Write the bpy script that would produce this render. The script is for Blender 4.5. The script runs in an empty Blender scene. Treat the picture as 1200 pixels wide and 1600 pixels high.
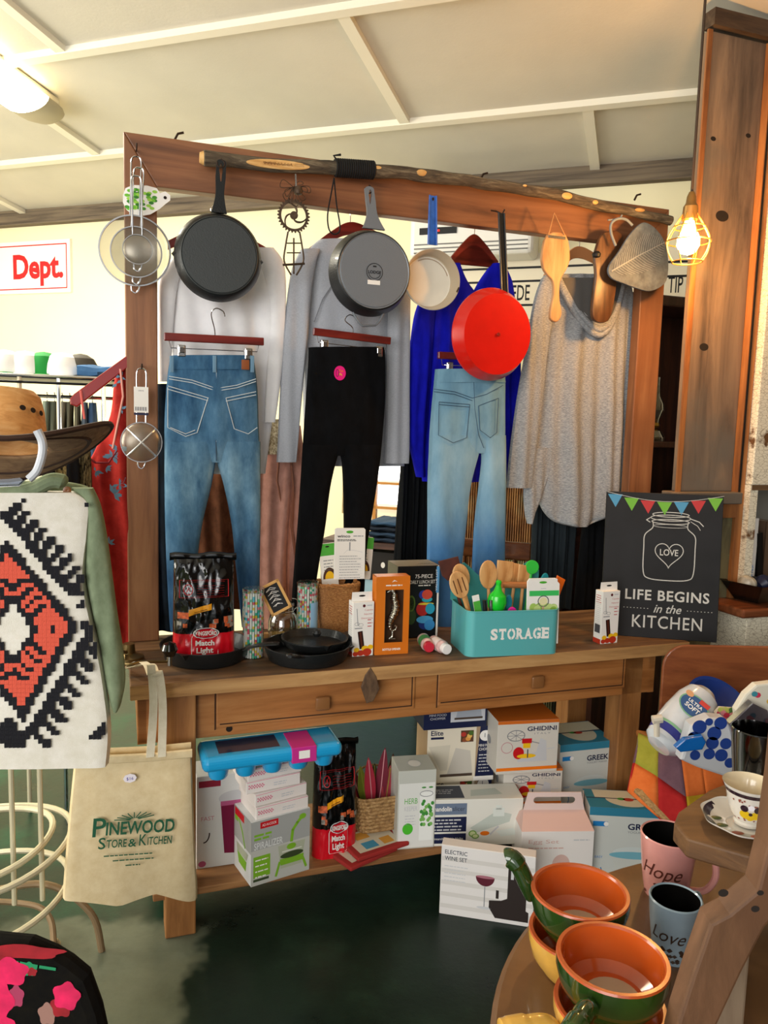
import bpy, bmesh, math, random
from mathutils import Vector, Matrix, noise
# ---------------------------------------------------------------- camera, world, exposure
F_PX = 1200.0
CAM = Vector((0, 0, 1.55))
_up = Vector((300, 10700, 1200)).normalized()          # world up seen from the camera
_fw = (Vector((0, 0, -1)) + _up * _up.z).normalized()
_rt = _fw.cross(_up)
RM = Matrix((_rt, _fw, _up))                           # camera axes -> world
scene = bpy.context.scene
cd = bpy.data.cameras.new('camera'); cam = bpy.data.objects.new('camera', cd)
scene.collection.objects.link(cam); scene.camera = cam
cam.matrix_world = Matrix.Translation(CAM) @ RM.to_4x4()
cd.sensor_fit = 'VERTICAL'; cd.sensor_height = 24; cd.sensor_width = 18
cd.lens = 24 * F_PX / 1600.0
cd.clip_start = 0.02
vs = scene.view_settings
vs.view_transform = 'Standard'; vs.look = 'None'; vs.gamma = 1; vs.use_curve_mapping = False
vs.exposure = 0.6
w = bpy.data.worlds.new('world'); scene.world = w; w.use_nodes = True
bg = w.node_tree.nodes['Background']; bg.inputs[0].default_value = (0.95, 0.98, 1.0, 1); bg.inputs[1].default_value = 0.75

def area(name, loc, target, sx, sy, power, col):
    l = bpy.data.lights.new(name, 'AREA'); l.shape = 'RECTANGLE'; l.size = sx; l.size_y = sy
    l.energy = power; l.color = col
    o = bpy.data.objects.new(name, l); scene.collection.objects.link(o); o.location = loc
    o.rotation_euler = (Vector(target) - Vector(loc)).to_track_quat('-Z', 'Y').to_euler()
    return o
# daylight entering by the shop windows: one behind the photographer, one far left
area('shop_front_daylight', (-1.6, -2.6, 1.9), (0.3, 2.6, 1.3), 3.2, 2.2, 105, (1.0, 0.97, 0.92))
area('side_window_daylight', (-3.9, 2.2, 1.9), (-1.0, 3.2, 1.0), 2.2, 1.8, 95, (1.0, 0.96, 0.86))

# ---------------------------------------------------------------- maths helpers
H = 1.55
def ray(px, py):
    return (RM @ Vector(((px - 600) / F_PX, (800 - py) / F_PX, -1))).normalized()
def atz(px, py, z):
    d = ray(px, py); return CAM + d * ((z - H) / d.z)
ANG = math.radians(19.035)
UX = Vector((math.cos(ANG), math.sin(ANG), 0)); VY = Vector((-math.sin(ANG), math.cos(ANG), 0))
ORG = Vector((-0.7035, 2.0985, 0))
TM = Matrix.Translation(ORG) @ Matrix.Rotation(ANG, 4, 'Z')
TMI = TM.inverted()
def Lv(px, py, v):
    """point of the table frame (u, v, z) seen at a pixel, on the plane v"""
    d = ray(px, py); t = ((ORG + VY * v - CAM).dot(VY)) / d.dot(VY)
    return TMI @ (CAM + d * t)
def Lz(px, py, z): return TMI @ atz(px, py, z)
BN = Vector((.3176, .948, 0)).normalized(); BD = 4.44; BX = Vector((BN.y, -BN.x, 0))
ZT = 2.95; KC = .12
BM = Matrix(((BX.x, BN.x, 0, BN.x * BD), (BX.y, BN.y, 0, BN.y * BD), (0, 0, 1, 0), (0, 0, 0, 1)))  # back wall frame: x along, y into wall
BMI = BM.inverted()
def Lb(px, py, off=0.0):
    d = ray(px, py); t = (BD - off - CAM.dot(BN)) / d.dot(BN); return BMI @ (CAM + d * t)
def Lc(px, py):
    """point on the sloping ceiling (back wall frame)"""
    d = ray(px, py); n = Vector((BN.x * KC, BN.y * KC, 1)); t = (ZT + KC * BD - CAM.dot(n)) / d.dot(n)
    return BMI @ (CAM + d * t)
def T(x=0, y=0, z=0, rz=0, rx=0, ry=0):
    return Matrix.Translation((x, y, z)) @ Matrix.Rotation(rz, 4, 'Z') @ Matrix.Rotation(ry, 4, 'Y') @ Matrix.Rotation(rx, 4, 'X')
R = math.radians
rnd = random.Random(5)
# ---------------------------------------------------------------- materials
def lin(h):
    if not isinstance(h, str): return tuple(h)[:3] + (1,)
    h = h.lstrip('#'); c = [int(h[i:i + 2], 16) / 255 for i in (0, 2, 4)]
    return tuple(x / 12.92 if x <= .04045 else ((x + .055) / 1.055) ** 2.4 for x in c) + (1,)
MATS = {}
def newmat(name):
    m = bpy.data.materials.new(name); m.use_nodes = True
    return m, m.node_tree, m.node_tree.nodes['Principled BSDF']
def mat(name, col, rough=.5, metal=0, emit=0, alpha=1, trans=0, coat=0, bump=0, bscale=60, var=0, vscale=8, sheen=0, stretch=(1, 1, 1), ior=1.45):
    if name in MATS: return MATS[name]
    m, nt, b = newmat(name); c = lin(col)
    b.inputs['Base Color'].default_value = c; b.inputs['Roughness'].default_value = rough
    b.inputs['Metallic'].default_value = metal; b.inputs['IOR'].default_value = ior
    if emit: b.inputs['Emission Color'].default_value = c; b.inputs['Emission Strength'].default_value = emit
    if trans: b.inputs['Transmission Weight'].default_value = trans
    if alpha < 1: b.inputs['Alpha'].default_value = alpha
    if coat: b.inputs['Coat Weight'].default_value = coat; b.inputs['Coat Roughness'].default_value = .08
    if sheen: b.inputs['Sheen Weight'].default_value = sheen
    if bump or var:
        tc = nt.nodes.new('ShaderNodeTexCoord'); mp = nt.nodes.new('ShaderNodeMapping'); mp.inputs['Scale'].default_value = stretch
        nt.links.new(tc.outputs['Object'], mp.inputs[0])
    if bump:
        n = nt.nodes.new('ShaderNodeTexNoise'); n.inputs['Scale'].default_value = bscale; n.inputs['Detail'].default_value = 4
        nt.links.new(mp.outputs[0], n.inputs[0])
        bp = nt.nodes.new('ShaderNodeBump'); bp.inputs['Strength'].default_value = bump; bp.inputs['Distance'].default_value = .004
        nt.links.new(n.outputs[0], bp.inputs['Height']); nt.links.new(bp.outputs[0], b.inputs['Normal'])
    if var:
        n = nt.nodes.new('ShaderNodeTexNoise'); n.inputs['Scale'].default_value = vscale; n.inputs['Detail'].default_value = 6
        nt.links.new(mp.outputs[0], n.inputs[0])
        r = nt.nodes.new('ShaderNodeValToRGB'); r.color_ramp.elements[0].position = .3; r.color_ramp.elements[1].position = .7
        r.color_ramp.elements[0].color = tuple(max(0, x * (1 - var)) for x in c[:3]) + (1,)
        r.color_ramp.elements[1].color = tuple(min(1, x * (1 + var)) for x in c[:3]) + (1,)
        nt.links.new(n.outputs[0], r.inputs[0]); nt.links.new(r.outputs[0], b.inputs['Base Color'])
    MATS[name] = m; return m
def ramp(nt, fac, stops, interp='LINEAR'):
    r = nt.nodes.new('ShaderNodeValToRGB'); r.color_ramp.interpolation = interp
    e = r.color_ramp.elements
    while len(e) < len(stops): e.new(.5)
    for q, (p, c) in zip(e, stops): q.position = p; q.color = lin(c)
    nt.links.new(fac, r.inputs[0]); return r
def wood(name, cols, sc=(1, 12, 12), rough=.6, bump=.35, grain=3.0, coat=0, coords='Object', knots=False, blotch=None):
    """cols: dark, mid, light; sc: stretch, small along the grain"""
    if name in MATS: return MATS[name]
    m, nt, b = newmat(name); N = nt.nodes.new; K = nt.links.new
    tc = N('ShaderNodeTexCoord'); mp = N('ShaderNodeMapping'); mp.inputs['Scale'].default_value = sc; K(tc.outputs[coords], mp.inputs[0])
    n1 = N('ShaderNodeTexNoise'); n1.inputs['Scale'].default_value = grain; n1.inputs['Detail'].default_value = 7; n1.inputs['Roughness'].default_value = .62; n1.inputs['Distortion'].default_value = .6
    K(mp.outputs[0], n1.inputs[0])
    r = ramp(nt, n1.outputs[0], [(.28, cols[0]), (.5, cols[1]), (.74, cols[2])])
    out = r.outputs[0]
    if blotch:
        n2 = N('ShaderNodeTexNoise'); n2.inputs['Scale'].default_value = blotch[1]; n2.inputs['Detail'].default_value = 5; K(tc.outputs[coords], n2.inputs[0])
        r2 = ramp(nt, n2.outputs[0], [(blotch[2], '#000000'), (blotch[2] + .14, '#ffffff')])
        mx = N('ShaderNodeMix'); mx.data_type = 'RGBA'; mx.inputs[7].default_value = lin(blotch[0]); K(r2.outputs[0], mx.inputs[0]); K(out, mx.inputs[6]); out = mx.outputs[2]
    K(out, b.inputs['Base Color'])
    bp = N('ShaderNodeBump'); bp.inputs['Strength'].default_value = bump; bp.inputs['Distance'].default_value = .003
    K(n1.outputs[0], bp.inputs['Height']); K(bp.outputs[0], b.inputs['Normal'])
    b.inputs['Roughness'].default_value = rough
    if coat: b.inputs['Coat Weight'].default_value = coat
    MATS[name] = m; return m
def cloth(name, stops, sc=(4, 4, 4), nscale=6, weave=700, rough=.9, zgrad=None, bump=.25):
    """woven cloth: mottled dye (stops), fine weave bump; zgrad = list of (z, colour) for faded dye"""
    if name in MATS: return MATS[name]
    m, nt, b = newmat(name); N = nt.nodes.new; K = nt.links.new
    tc = N('ShaderNodeTexCoord'); mp = N('ShaderNodeMapping'); mp.inputs['Scale'].default_value = sc; K(tc.outputs['Object'], mp.inputs[0])
    n1 = N('ShaderNodeTexNoise'); n1.inputs['Scale'].default_value = nscale; n1.inputs['Detail'].default_value = 8; n1.inputs['Roughness'].default_value = .65
    K(mp.outputs[0], n1.inputs[0]); r = ramp(nt, n1.outputs[0], stops); out = r.outputs[0]
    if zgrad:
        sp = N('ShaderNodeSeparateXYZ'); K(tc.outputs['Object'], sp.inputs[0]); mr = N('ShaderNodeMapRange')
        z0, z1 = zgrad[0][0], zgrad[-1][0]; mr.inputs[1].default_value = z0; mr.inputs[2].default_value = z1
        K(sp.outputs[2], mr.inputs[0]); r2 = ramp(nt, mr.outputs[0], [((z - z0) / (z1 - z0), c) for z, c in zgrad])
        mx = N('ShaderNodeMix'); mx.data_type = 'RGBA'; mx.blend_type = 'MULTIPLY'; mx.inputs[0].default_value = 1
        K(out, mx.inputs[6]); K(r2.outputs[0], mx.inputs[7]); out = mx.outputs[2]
    K(out, b.inputs['Base Color']); b.inputs['Roughness'].default_value = rough; b.inputs['Specular IOR Level'].default_value = .12
    n3 = N('ShaderNodeTexNoise'); n3.inputs['Scale'].default_value = weave; K(tc.outputs['Object'], n3.inputs[0])
    bp = N('ShaderNodeBump'); bp.inputs['Strength'].default_value = bump; bp.inputs['Distance'].default_value = .002
    K(n3.outputs[0], bp.inputs['Height']); K(bp.outputs[0], b.inputs['Normal'])
    MATS[name] = m; return m
def glass(name, col='#ffffff', rough=.02, thin=.12):
    """clear glass or plastic as a thin glossy film over mostly transparent"""
    if name in MATS: return MATS[name]
    m = bpy.data.materials.new(name); m.use_nodes = True; nt = m.node_tree; nt.nodes.clear(); N = nt.nodes.new; K = nt.links.new
    o = N('ShaderNodeOutputMaterial'); t = N('ShaderNodeBsdfTransparent'); t.inputs[0].default_value = lin(col)
    g = N('ShaderNodeBsdfGlossy'); g.inputs['Roughness'].default_value = rough
    f = N('ShaderNodeLayerWeight'); f.inputs[0].default_value = .35
    mr = N('ShaderNodeMapRange'); mr.inputs[3].default_value = thin; mr.inputs[4].default_value = .8; K(f.outputs[1], mr.inputs[0])
    mx = N('ShaderNodeMixShader'); K(mr.outputs[0], mx.inputs[0]); K(t.outputs[0], mx.inputs[1]); K(g.outputs[0], mx.inputs[2]); K(mx.outputs[0], o.inputs[0])
    MATS[name] = m; return m
# ---------------------------------------------------------------- objects
COL = scene.collection
def tag(o, label=None, cat=None, group=None, kind=None):
    if label: o['label'] = label
    if cat: o['category'] = cat
    if group: o['group'] = group
    if kind: o['kind'] = kind
    return o
def thing(name, label, cat, M=None, group=None):
    o = bpy.data.objects.new(name, None); o.empty_display_size = .05; COL.objects.link(o)
    if M is not None: o.matrix_world = M
    return tag(o, label, cat, group)
def clean(pts):
    out = []
    for p in pts:
        if not out or (Vector(p) - Vector(out[-1])).length > 1e-6: out.append(p)
    return out
class B:
    def __init__(s): s.v = []; s.f = []; s.m = []; s.sm = []; s.mats = []; s.X = Matrix.Identity(4)
    def mi(s, m):
        if m not in s.mats: s.mats.append(m)
        return s.mats.index(m)
    def add(s, vs, fs, m, smooth=False, M=None):
        X = s.X if M is None else s.X @ M; b = len(s.v); k = s.mi(m)
        s.v += [X @ Vector(p) for p in vs]
        for f in fs: s.f.append([b + i for i in f]); s.m.append(k); s.sm.append(smooth)
    def bm(s, bm, m, smooth=False, M=None):
        bm.verts.index_update(); s.add([tuple(v.co) for v in bm.verts], [[v.index for v in f.verts] for f in bm.faces], m, smooth, M); bm.free()
    def box(s, x0, y0, z0, x1, y1, z1, m, bev=0, seg=2, M=None):
        bm = bmesh.new(); bmesh.ops.create_cube(bm, size=1)
        for v in bm.verts: v.co = ((x0 + x1) / 2 + v.co.x * (x1 - x0), (y0 + y1) / 2 + v.co.y * (y1 - y0), (z0 + z1) / 2 + v.co.z * (z1 - z0))
        if bev: bmesh.ops.bevel(bm, geom=bm.edges[:], offset=bev, segments=seg, profile=.5, affect='EDGES')
        s.bm(bm, m, False, M)
    def lathe(s, prof, m, seg=40, M=None, smooth=True, sy=1.0):
        """prof: (radius, z)"""
        n = len(prof); vs = []; fs = []
        for r, z in prof:
            for k in range(seg):
                a = 2 * math.pi * k / seg; vs.append((r * math.cos(a), r * sy * math.sin(a), z))
        for i in range(n - 1):
            for k in range(seg): fs.append([i * seg + k, i * seg + (k + 1) % seg, (i + 1) * seg + (k + 1) % seg, (i + 1) * seg + k])
        s.add(vs, fs, m, smooth, M)
    def tube(s, pts, r, m, seg=10, closed=False, M=None, flat=1.0, smooth=True):
        pts = [Vector(p) for p in clean(pts)]; n = len(pts); rs = r if isinstance(r, (list, tuple)) else [r] * n
        if n < 2: return
        vs = []; fs = []; up = None
        for i, p in enumerate(pts):
            a = pts[(i - 1) % n] if (closed or i > 0) else p; c = pts[(i + 1) % n] if (closed or i < n - 1) else p
            t = (c - a)
            if t.length < 1e-9: t = Vector((0, 0, 1))
            t.normalize()
            if up is None:
                up = Vector((0, 0, 1)) if abs(t.z) < .9 else Vector((0, 1, 0))
            x = t.cross(up)
            if x.length < 1e-4: x = t.cross(Vector((1, 0, 0)))
            x.normalize(); y = x.cross(t); up = y
            for k in range(seg):
                an = 2 * math.pi * k / seg; vs.append(p + x * (math.cos(an) * rs[i]) + y * (math.sin(an) * rs[i] * flat))
        for i in range(n if closed else n - 1):
            j = (i + 1) % n
            for k in range(seg): fs.append([i * seg + k, i * seg + (k + 1) % seg, j * seg + (k + 1) % seg, j * seg + k])
        if not closed: fs += [list(range(seg)), [(n - 1) * seg + k for k in range(seg)]]
        s.add(vs, fs, m, smooth, M)
    def prism(s, pts, d, m, M=None, bev=0, smooth=False):
        """outline in local x,z (y=0 front) extruded back to y=d"""
        bm = bmesh.new(); vs = [bm.verts.new((p[0], 0, p[1])) for p in clean([(q[0], q[1], 0) for q in pts])]
        f = bm.faces.new(vs); e = bmesh.ops.extrude_face_region(bm, geom=[f])
        for g in e['geom']:
            if isinstance(g, bmesh.types.BMVert): g.co.y += d
        bmesh.ops.recalc_face_normals(bm, faces=bm.faces[:])
        if bev: bmesh.ops.bevel(bm, geom=[e for e in bm.edges if abs(e.verts[0].co.y - e.verts[1].co.y) < 1e-6], offset=bev, segments=2, profile=.5, affect='EDGES')
        s.bm(bm, m, smooth, M)
    def grid(s, rows, m, smooth=True, M=None, closed=False):
        n = len(rows[0]); vs = [p for r in rows for p in r]; fs = []
        for i in range(len(rows) - 1):
            for k in range(n if closed else n - 1): fs.append([i * n + k, i * n + (k + 1) % n, (i + 1) * n + (k + 1) % n, (i + 1) * n + k])
        s.add(vs, fs, m, smooth, M)
    # --- printing on a plane P: (a, b) -> P @ (a, 0, b), lifted by lay
    def poly(s, P, pts, m, lay=1):
        if len(pts) < 3: return
        s.add([(p[0], -lay * .0004, p[1]) for p in pts], [list(range(len(pts)))], m, False, P)
    def rect(s, P, a0, b0, a1, b1, m, lay=1): s.poly(P, [(a0, b0), (a1, b0), (a1, b1), (a0, b1)], m, lay)
    def disc(s, P, a, b, ra, rb, m, lay=1, seg=24, t0=0, t1=360):
        s.poly(P, [(a + ra * math.cos(R(t0 + (t1 - t0) * k / seg)), b + rb * math.sin(R(t0 + (t1 - t0) * k / seg))) for k in range(seg + (t1 - t0 < 360))], m, lay)
    def line(s, P, pts, wd, m, lay=1, closed=False):
        n = len(pts); q = [Vector(p) for p in pts]
        for i in range(n if closed else n - 1):
            a, b = q[i], q[(i + 1) % n]; d = b - a
            if d.length < 1e-7: continue
            d.normalize(); nn = Vector((-d.y, d.x)) * wd / 2; e = d * wd * .25
            s.poly(P, [a - nn - e, b - nn + e, b + nn + e, a + nn - e], m, lay)
    def ring(s, P, a, b, ra, rb, wd, m, lay=1, seg=28, t0=0, t1=360):
        s.line(P, [(a + ra * math.cos(R(t0 + (t1 - t0) * k / seg)), b + rb * math.sin(R(t0 + (t1 - t0) * k / seg))) for k in range(seg + (t1 - t0 < 360))], wd, m, lay, closed=(t1 - t0 == 360))
    def text(s, P, body, a, b, h, m, lay=1, xs=1.0, off=0.0, al='L', shear=0.0, width=None, rot=0, space=1.0):
        c = bpy.data.curves.new('t', 'FONT'); c.body = body; c.size = 1; c.offset = off; c.shear = shear; c.fill_mode = 'FRONT'; c.space_character = space
        c.resolution_u = 3
        o = bpy.data.objects.new('t', c); me = bpy.data.meshes.new_from_object(o)
        if len(me.vertices):
            x0 = min(v.co.x for v in me.vertices); x1 = max(v.co.x for v in me.vertices)
            sc = h / .73
            kx = (width / ((x1 - x0))) if width else sc * xs
            sh = {'L': -x0, 'C': -(x0 + x1) / 2, 'R': -x1}[al]
            vs = []
            for v in me.vertices:
                x, y = (v.co.x + sh) * kx, v.co.y * sc
                if rot: x, y = x * math.cos(rot) - y * math.sin(rot), x * math.sin(rot) + y * math.cos(rot)
                vs.append((a + x, -lay * .0004, b + y))
            s.add(vs, [list(p.vertices) for p in me.polygons], m, False, P)
        bpy.data.objects.remove(o); bpy.data.curves.remove(c); bpy.data.meshes.remove(me)
    def scribble(s, P, a0, b0, a1, rows, dy, h, m, lay=1, seed=1):
        """rows of small unreadable print"""
        q = random.Random(seed)
        for i in range(rows):
            x = a0; y = b0 - i * dy
            end = a1 - (a1 - a0) * q.random() * .25
            while x < end:
                l = min(end - x, h * q.uniform(1.5, 5)); s.rect(P, x, y, x + l, y + h, m, lay); x += l + h * .7
    def obj(s, name, parent=None, M=None, auto=True, solid=0, sub=0):
        me = bpy.data.meshes.new(name); me.from_pydata([tuple(p) for p in s.v], [], s.f)
        for m in s.mats: me.materials.append(m)
        for p, k, sm in zip(me.polygons, s.m, s.sm): p.material_index = k; p.use_smooth = sm
        me.validate(); me.update()
        if any(s.sm): me.set_sharp_from_angle(angle=math.radians(26))
        o = bpy.data.objects.new(name, me); COL.objects.link(o)
        if parent is not None: o.parent = parent
        if M is not None: o.matrix_local = M
        if solid:
            md = o.modifiers.new('solid', 'SOLIDIFY'); md.thickness = solid; md.offset = 0
        if sub:
            md = o.modifiers.new('sub', 'SUBSURF'); md.levels = sub; md.render_levels = sub
        return o
def TLB(w, d, h):
    """print planes of a carton standing at x 0..w, y 0..d, z 0..h"""
    fr = Matrix.Identity(4)
    lf = Matrix(((0, 1, 0, 0), (-1, 0, 0, d), (0, 0, 1, 0), (0, 0, 0, 1)))
    tp = Matrix(((1, 0, 0, 0), (0, 0, 1, 0), (0, -1, 0, h), (0, 0, 0, 1)))
    return fr, lf, tp
def sm(pts, n=4, closed=False):
    """Catmull-Rom"""
    P = [Vector(p) for p in pts]; L = len(P); out = []
    for i in range(L if closed else L - 1):
        p1, p2 = P[i], P[(i + 1) % L]
        p0 = P[i - 1] if (i > 0 or closed) else p1; p3 = P[(i + 2) % L] if (closed or i < L - 2) else p2
        for k in range(n):
            t = k / n; out.append(.5 * ((2 * p1) + (p2 - p0) * t + (2 * p0 - 5 * p1 + 4 * p2 - p3) * t * t + (3 * p1 - p0 - 3 * p2 + p3) * t ** 3))
    if not closed: out.append(P[-1])
    return out
def vec3(p, v=0): return Vector((p[0], v, p[1]))
def stand(pl, pr, z, ptop=None, h=None, d=.1):
    """carton standing at height z with the bottom front corners at two pixels (table frame): returns matrix, width, height"""
    a = Lz(*pl, z); b = Lz(*pr, z); dx = b - a; yaw = math.atan2(dx.y, dx.x); wd = math.hypot(dx.x, dx.y)
    if ptop is not None:
        n = Vector((-math.sin(yaw), math.cos(yaw), 0)); c = TMI @ CAM; dr = (TMI.to_3x3() @ ray(*ptop)); t = (a - c).dot(n) / dr.dot(n)
        h = (c + dr * t).z - z
    return TM @ T(a.x, a.y, z, yaw), wd, h
# plain materials
WHITE = mat('white_card', '#f2efe9', .45); PAPER = mat('white_paper', '#eceae4', .6); BLACKM = mat('black_ink', '#0b0b0c', .5)
NAVY = mat('navy_ink', '#141d42', .45); GREYI = mat('grey_ink', '#8a8c90', .6); LGREY = mat('light_grey_ink', '#c9cacd', .5)
REDI = mat('red_ink', '#c8161f', .4); ORI = mat('orange_ink', '#f07a12', .4); GRI = mat('green_ink', '#4fae2f', .45)
YEI = mat('yellow_ink', '#f3c01b', .45); PINKI = mat('pink_ink', '#e0709a', .5); BLUI = mat('blue_ink', '#1f7fc4', .45)
IRON = mat('cast_iron', '#222425', .4, .4, bump=.25, bscale=220, coat=.12)
STEEL = mat('steel', '#c9c9c9', .22, 1); CHROME = mat('chrome_wire', '#e4e4e6', .12, 1); DARKWIRE = mat('black_wire', '#101012', .4, .4)
BRASS = mat('brass', '#b08d45', .3, 1)
# ================================================================ THE SETTING
def struct(b, name, M=None): return tag(b.obj(name, None, M), kind='structure')
# floor: dark green gloss paint worn to a paler grey green patch
m, nt, bs = newmat('painted_floor'); N = nt.nodes.new; K = nt.links.new
tc = N('ShaderNodeTexCoord'); n1 = N('ShaderNodeTexNoise'); n1.inputs['Scale'].default_value = 3.2; n1.inputs['Detail'].default_value = 9; n1.inputs['Roughness'].default_value = .7; K(tc.outputs['Object'], n1.inputs[0])
r1 = ramp(nt, n1.outputs[0], [(.3, '#0b1712'), (.55, '#12241b'), (.75, '#1b3528')])
sp = N('ShaderNodeSeparateXYZ'); K(tc.outputs['Object'], sp.inputs[0])
def band(out, lo, hi, soft):
    a = N('ShaderNodeMapRange'); a.interpolation_type = 'SMOOTHSTEP'; a.inputs[1].default_value = lo; a.inputs[2].default_value = lo + soft; K(out, a.inputs[0])
    c = N('ShaderNodeMapRange'); c.interpolation_type = 'SMOOTHSTEP'; c.inputs[1].default_value = hi - soft; c.inputs[2].default_value = hi; c.inputs[3].default_value = 1; c.inputs[4].default_value = 0; K(out, c.inputs[0])
    q = N('ShaderNodeMath'); q.operation = 'MULTIPLY'; K(a.outputs[0], q.inputs[0]); K(c.outputs[0], q.inputs[1]); return q
wob = N('ShaderNodeTexNoise'); wob.inputs['Scale'].default_value = 9; K(tc.outputs['Object'], wob.inputs[0])
wx = N('ShaderNodeMath'); wx.operation = 'MULTIPLY_ADD'; wx.inputs[1].default_value = .16; K(wob.outputs[0], wx.inputs[0]); K(sp.outputs[0], wx.inputs[2])
wy = N('ShaderNodeMath'); wy.operation = 'MULTIPLY_ADD'; wy.inputs[1].default_value = .16; K(wob.outputs[0], wy.inputs[0]); K(sp.outputs[1], wy.inputs[2])
bx = band(wx.outputs[0], -1.05, -.40, .05); by = band(wy.outputs[0], 1.0, 2.33, .05)
mu = N('ShaderNodeMath'); mu.operation = 'MULTIPLY'; K(bx.outputs[0], mu.inputs[0]); K(by.outputs[0], mu.inputs[1])
r3 = ramp(nt, n1.outputs[0], [(.3, '#4b5242'), (.7, '#6b7160')])
gx = band(sp.outputs[0], -3.5, -.45, .25); gy = band(sp.outputs[1], 2.1, 6, .2); gm = N('ShaderNodeMath'); gm.operation = 'MULTIPLY'; K(gx.outputs[0], gm.inputs[0]); K(gy.outputs[0], gm.inputs[1])
r4 = ramp(nt, n1.outputs[0], [(.3, '#04160f'), (.5, '#06291c'), (.7, '#0d4a33')])
mxg = N('ShaderNodeMix'); mxg.data_type = 'RGBA'; K(gm.outputs[0], mxg.inputs[0]); K(r1.outputs[0], mxg.inputs[6]); K(r4.outputs[0], mxg.inputs[7])
mx = N('ShaderNodeMix'); mx.data_type = 'RGBA'; K(mu.outputs[0], mx.inputs[0]); K(mxg.outputs[2], mx.inputs[6]); K(r3.outputs[0], mx.inputs[7]); K(mx.outputs[2], bs.inputs['Base Color'])
mr = N('ShaderNodeMapRange'); bs.inputs['Specular IOR Level'].default_value = .3; mr.inputs[3].default_value = .14; mr.inputs[4].default_value = .5; K(n1.outputs[0], mr.inputs[0]); K(mr.outputs[0], bs.inputs['Roughness'])
bp = N('ShaderNodeBump'); bp.inputs['Strength'].default_value = .25; bp.inputs['Distance'].default_value = .01; K(n1.outputs[0], bp.inputs['Height']); K(bp.outputs[0], bs.inputs['Normal'])
b = B(); b.box(-5.5, -4, -.1, 5.5, 8, 0, m); struct(b, 'floor')
CREAM = mat('cream_plaster', '#f6ecc4', .85, bump=.08, bscale=30, var=.03, vscale=2)
CEILM = mat('ceiling_panel_paint', '#d3cdbe', .8, bump=.12, bscale=90, var=.05, vscale=3)
BATM = mat('ceiling_batten_paint', '#ece6d4', .6)
# back wall with a bright window and a doorway to a stock room (local: x right, y into the wall)
wL = Lb(560, 700); wR = Lb(660, 700)
wx0, wx1 = wL.x - .1, wR.x + .1; wz0, wz1 = 1.0, 1.58
b = B(); b.box(-6, 0, 0, wx0, .12, ZT, CREAM); b.box(wx1, 0, 0, 5.5, .12, ZT, CREAM)
b.box(wx0, 0, 0, wx1, .12, wz0, CREAM); b.box(wx0, 0, wz1, wx1, .12, ZT, CREAM); struct(b, 'wall_back', BM)
b = B(); sky = mat('daylight_pane', '#ffffff', .5, emit=2.6); fm = mat('window_frame_paint', '#e9e2d0', .5)
b.box(wx0, .09, wz0, wx1, .1, wz1, sky)
for a0, c0, a1, c1 in ((wx0, wz0, wx0 + .05, wz1), (wx1 - .05, wz0, wx1, wz1), (wx0, wz0, wx1, wz0 + .05), (wx0, wz1 - .05, wx1, wz1)): b.box(a0, .02, c0, a1, .08, c1, fm)
struct(b, 'window_1', BM)
BEAM = wood('grey_brown_beam', ['#3a322a', '#6a5c4c', '#85765f'], (.6, 14, 14), .8)
b = B(); b.box(-6, -.06, ZT - .09, 5.5, .02, ZT + .02, BEAM); struct(b, 'trim_1', BM)
# sloping ceiling
def cz(y): return ZT - KC * y
b = B(); vs = []
for zz in (0, .06):
    for x, y in ((-6, .2), (5.6, .2), (5.6, -8), (-6, -8)): vs.append((x, y, cz(y) + zz))
b.add(vs, [[3, 2, 1, 0], [4, 5, 6, 7], [0, 1, 5, 4], [1, 2, 6, 5], [2, 3, 7, 6], [3, 0, 4, 7]], CEILM); struct(b, 'ceiling', BM)
nb = [1]
def batten(p, q, wd=.045, th=.03):
    nb[0] += 1; d = (q - p).normalized(); nrm = Vector((0, KC, 1)).normalized(); s_ = d.cross(nrm) * wd / 2
    c = []
    for base in (p, q):
        c += [base - s_ + nrm * .005, base + s_ + nrm * .005, base + s_ - nrm * th, base - s_ - nrm * th]
    b = B(); b.add(c, [[0, 1, 2, 3], [7, 6, 5, 4], [0, 4, 5, 1], [1, 5, 6, 2], [2, 6, 7, 3], [3, 7, 4, 0]], BATM); struct(b, 'trim_%d' % nb[0], BM)
def ext(a, c, k0, k1): d = c - a; return a - d * k0, c + d * k1
for a, c in (((0, 93), (600, 0)), ((0, 248), (1100, 149))):
    p, q = Lc(*a), Lc(*c); y = (p.y + q.y) / 2; batten(Vector((-6, y, cz(y))), Vector((5.4, y, cz(y))))
y1 = (Lc(0, 93).y + Lc(600, 0).y) / 2; y2 = (Lc(0, 248).y + Lc(1100, 149).y) / 2
for x, ya, yb in ((Lc(100, 77).x, y1 - 1.6, y1), (Lc(150, 235).x, y1, y2), (Lc(590, 110).x, y1, y2), (Lc(925, 215).x, y2, 0), (Lc(30, 325).x, y2, 0), (Lc(1300, 60).x, y1, y2)):
    batten(Vector((x, ya, cz(ya))), Vector((x, yb, cz(yb))), .05, .025)
y = 2 * y1 - y2; batten(Vector((-6, y, cz(y))), Vector((5.4, y, cz(y))))
# dim side of the shop on the right, pale wall on the left
DARKW = mat('brown_wall_paint', '#4a3a2c', .8)
b = B(); b.box(3.0, -8, 0, 3.1, .0, 4, DARKW); struct(b, 'wall_right', BM)
b = B(); b.box(-5.2, -8, 0, -5.1, .0, 4, CREAM); struct(b, 'wall_left', BM)

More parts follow.
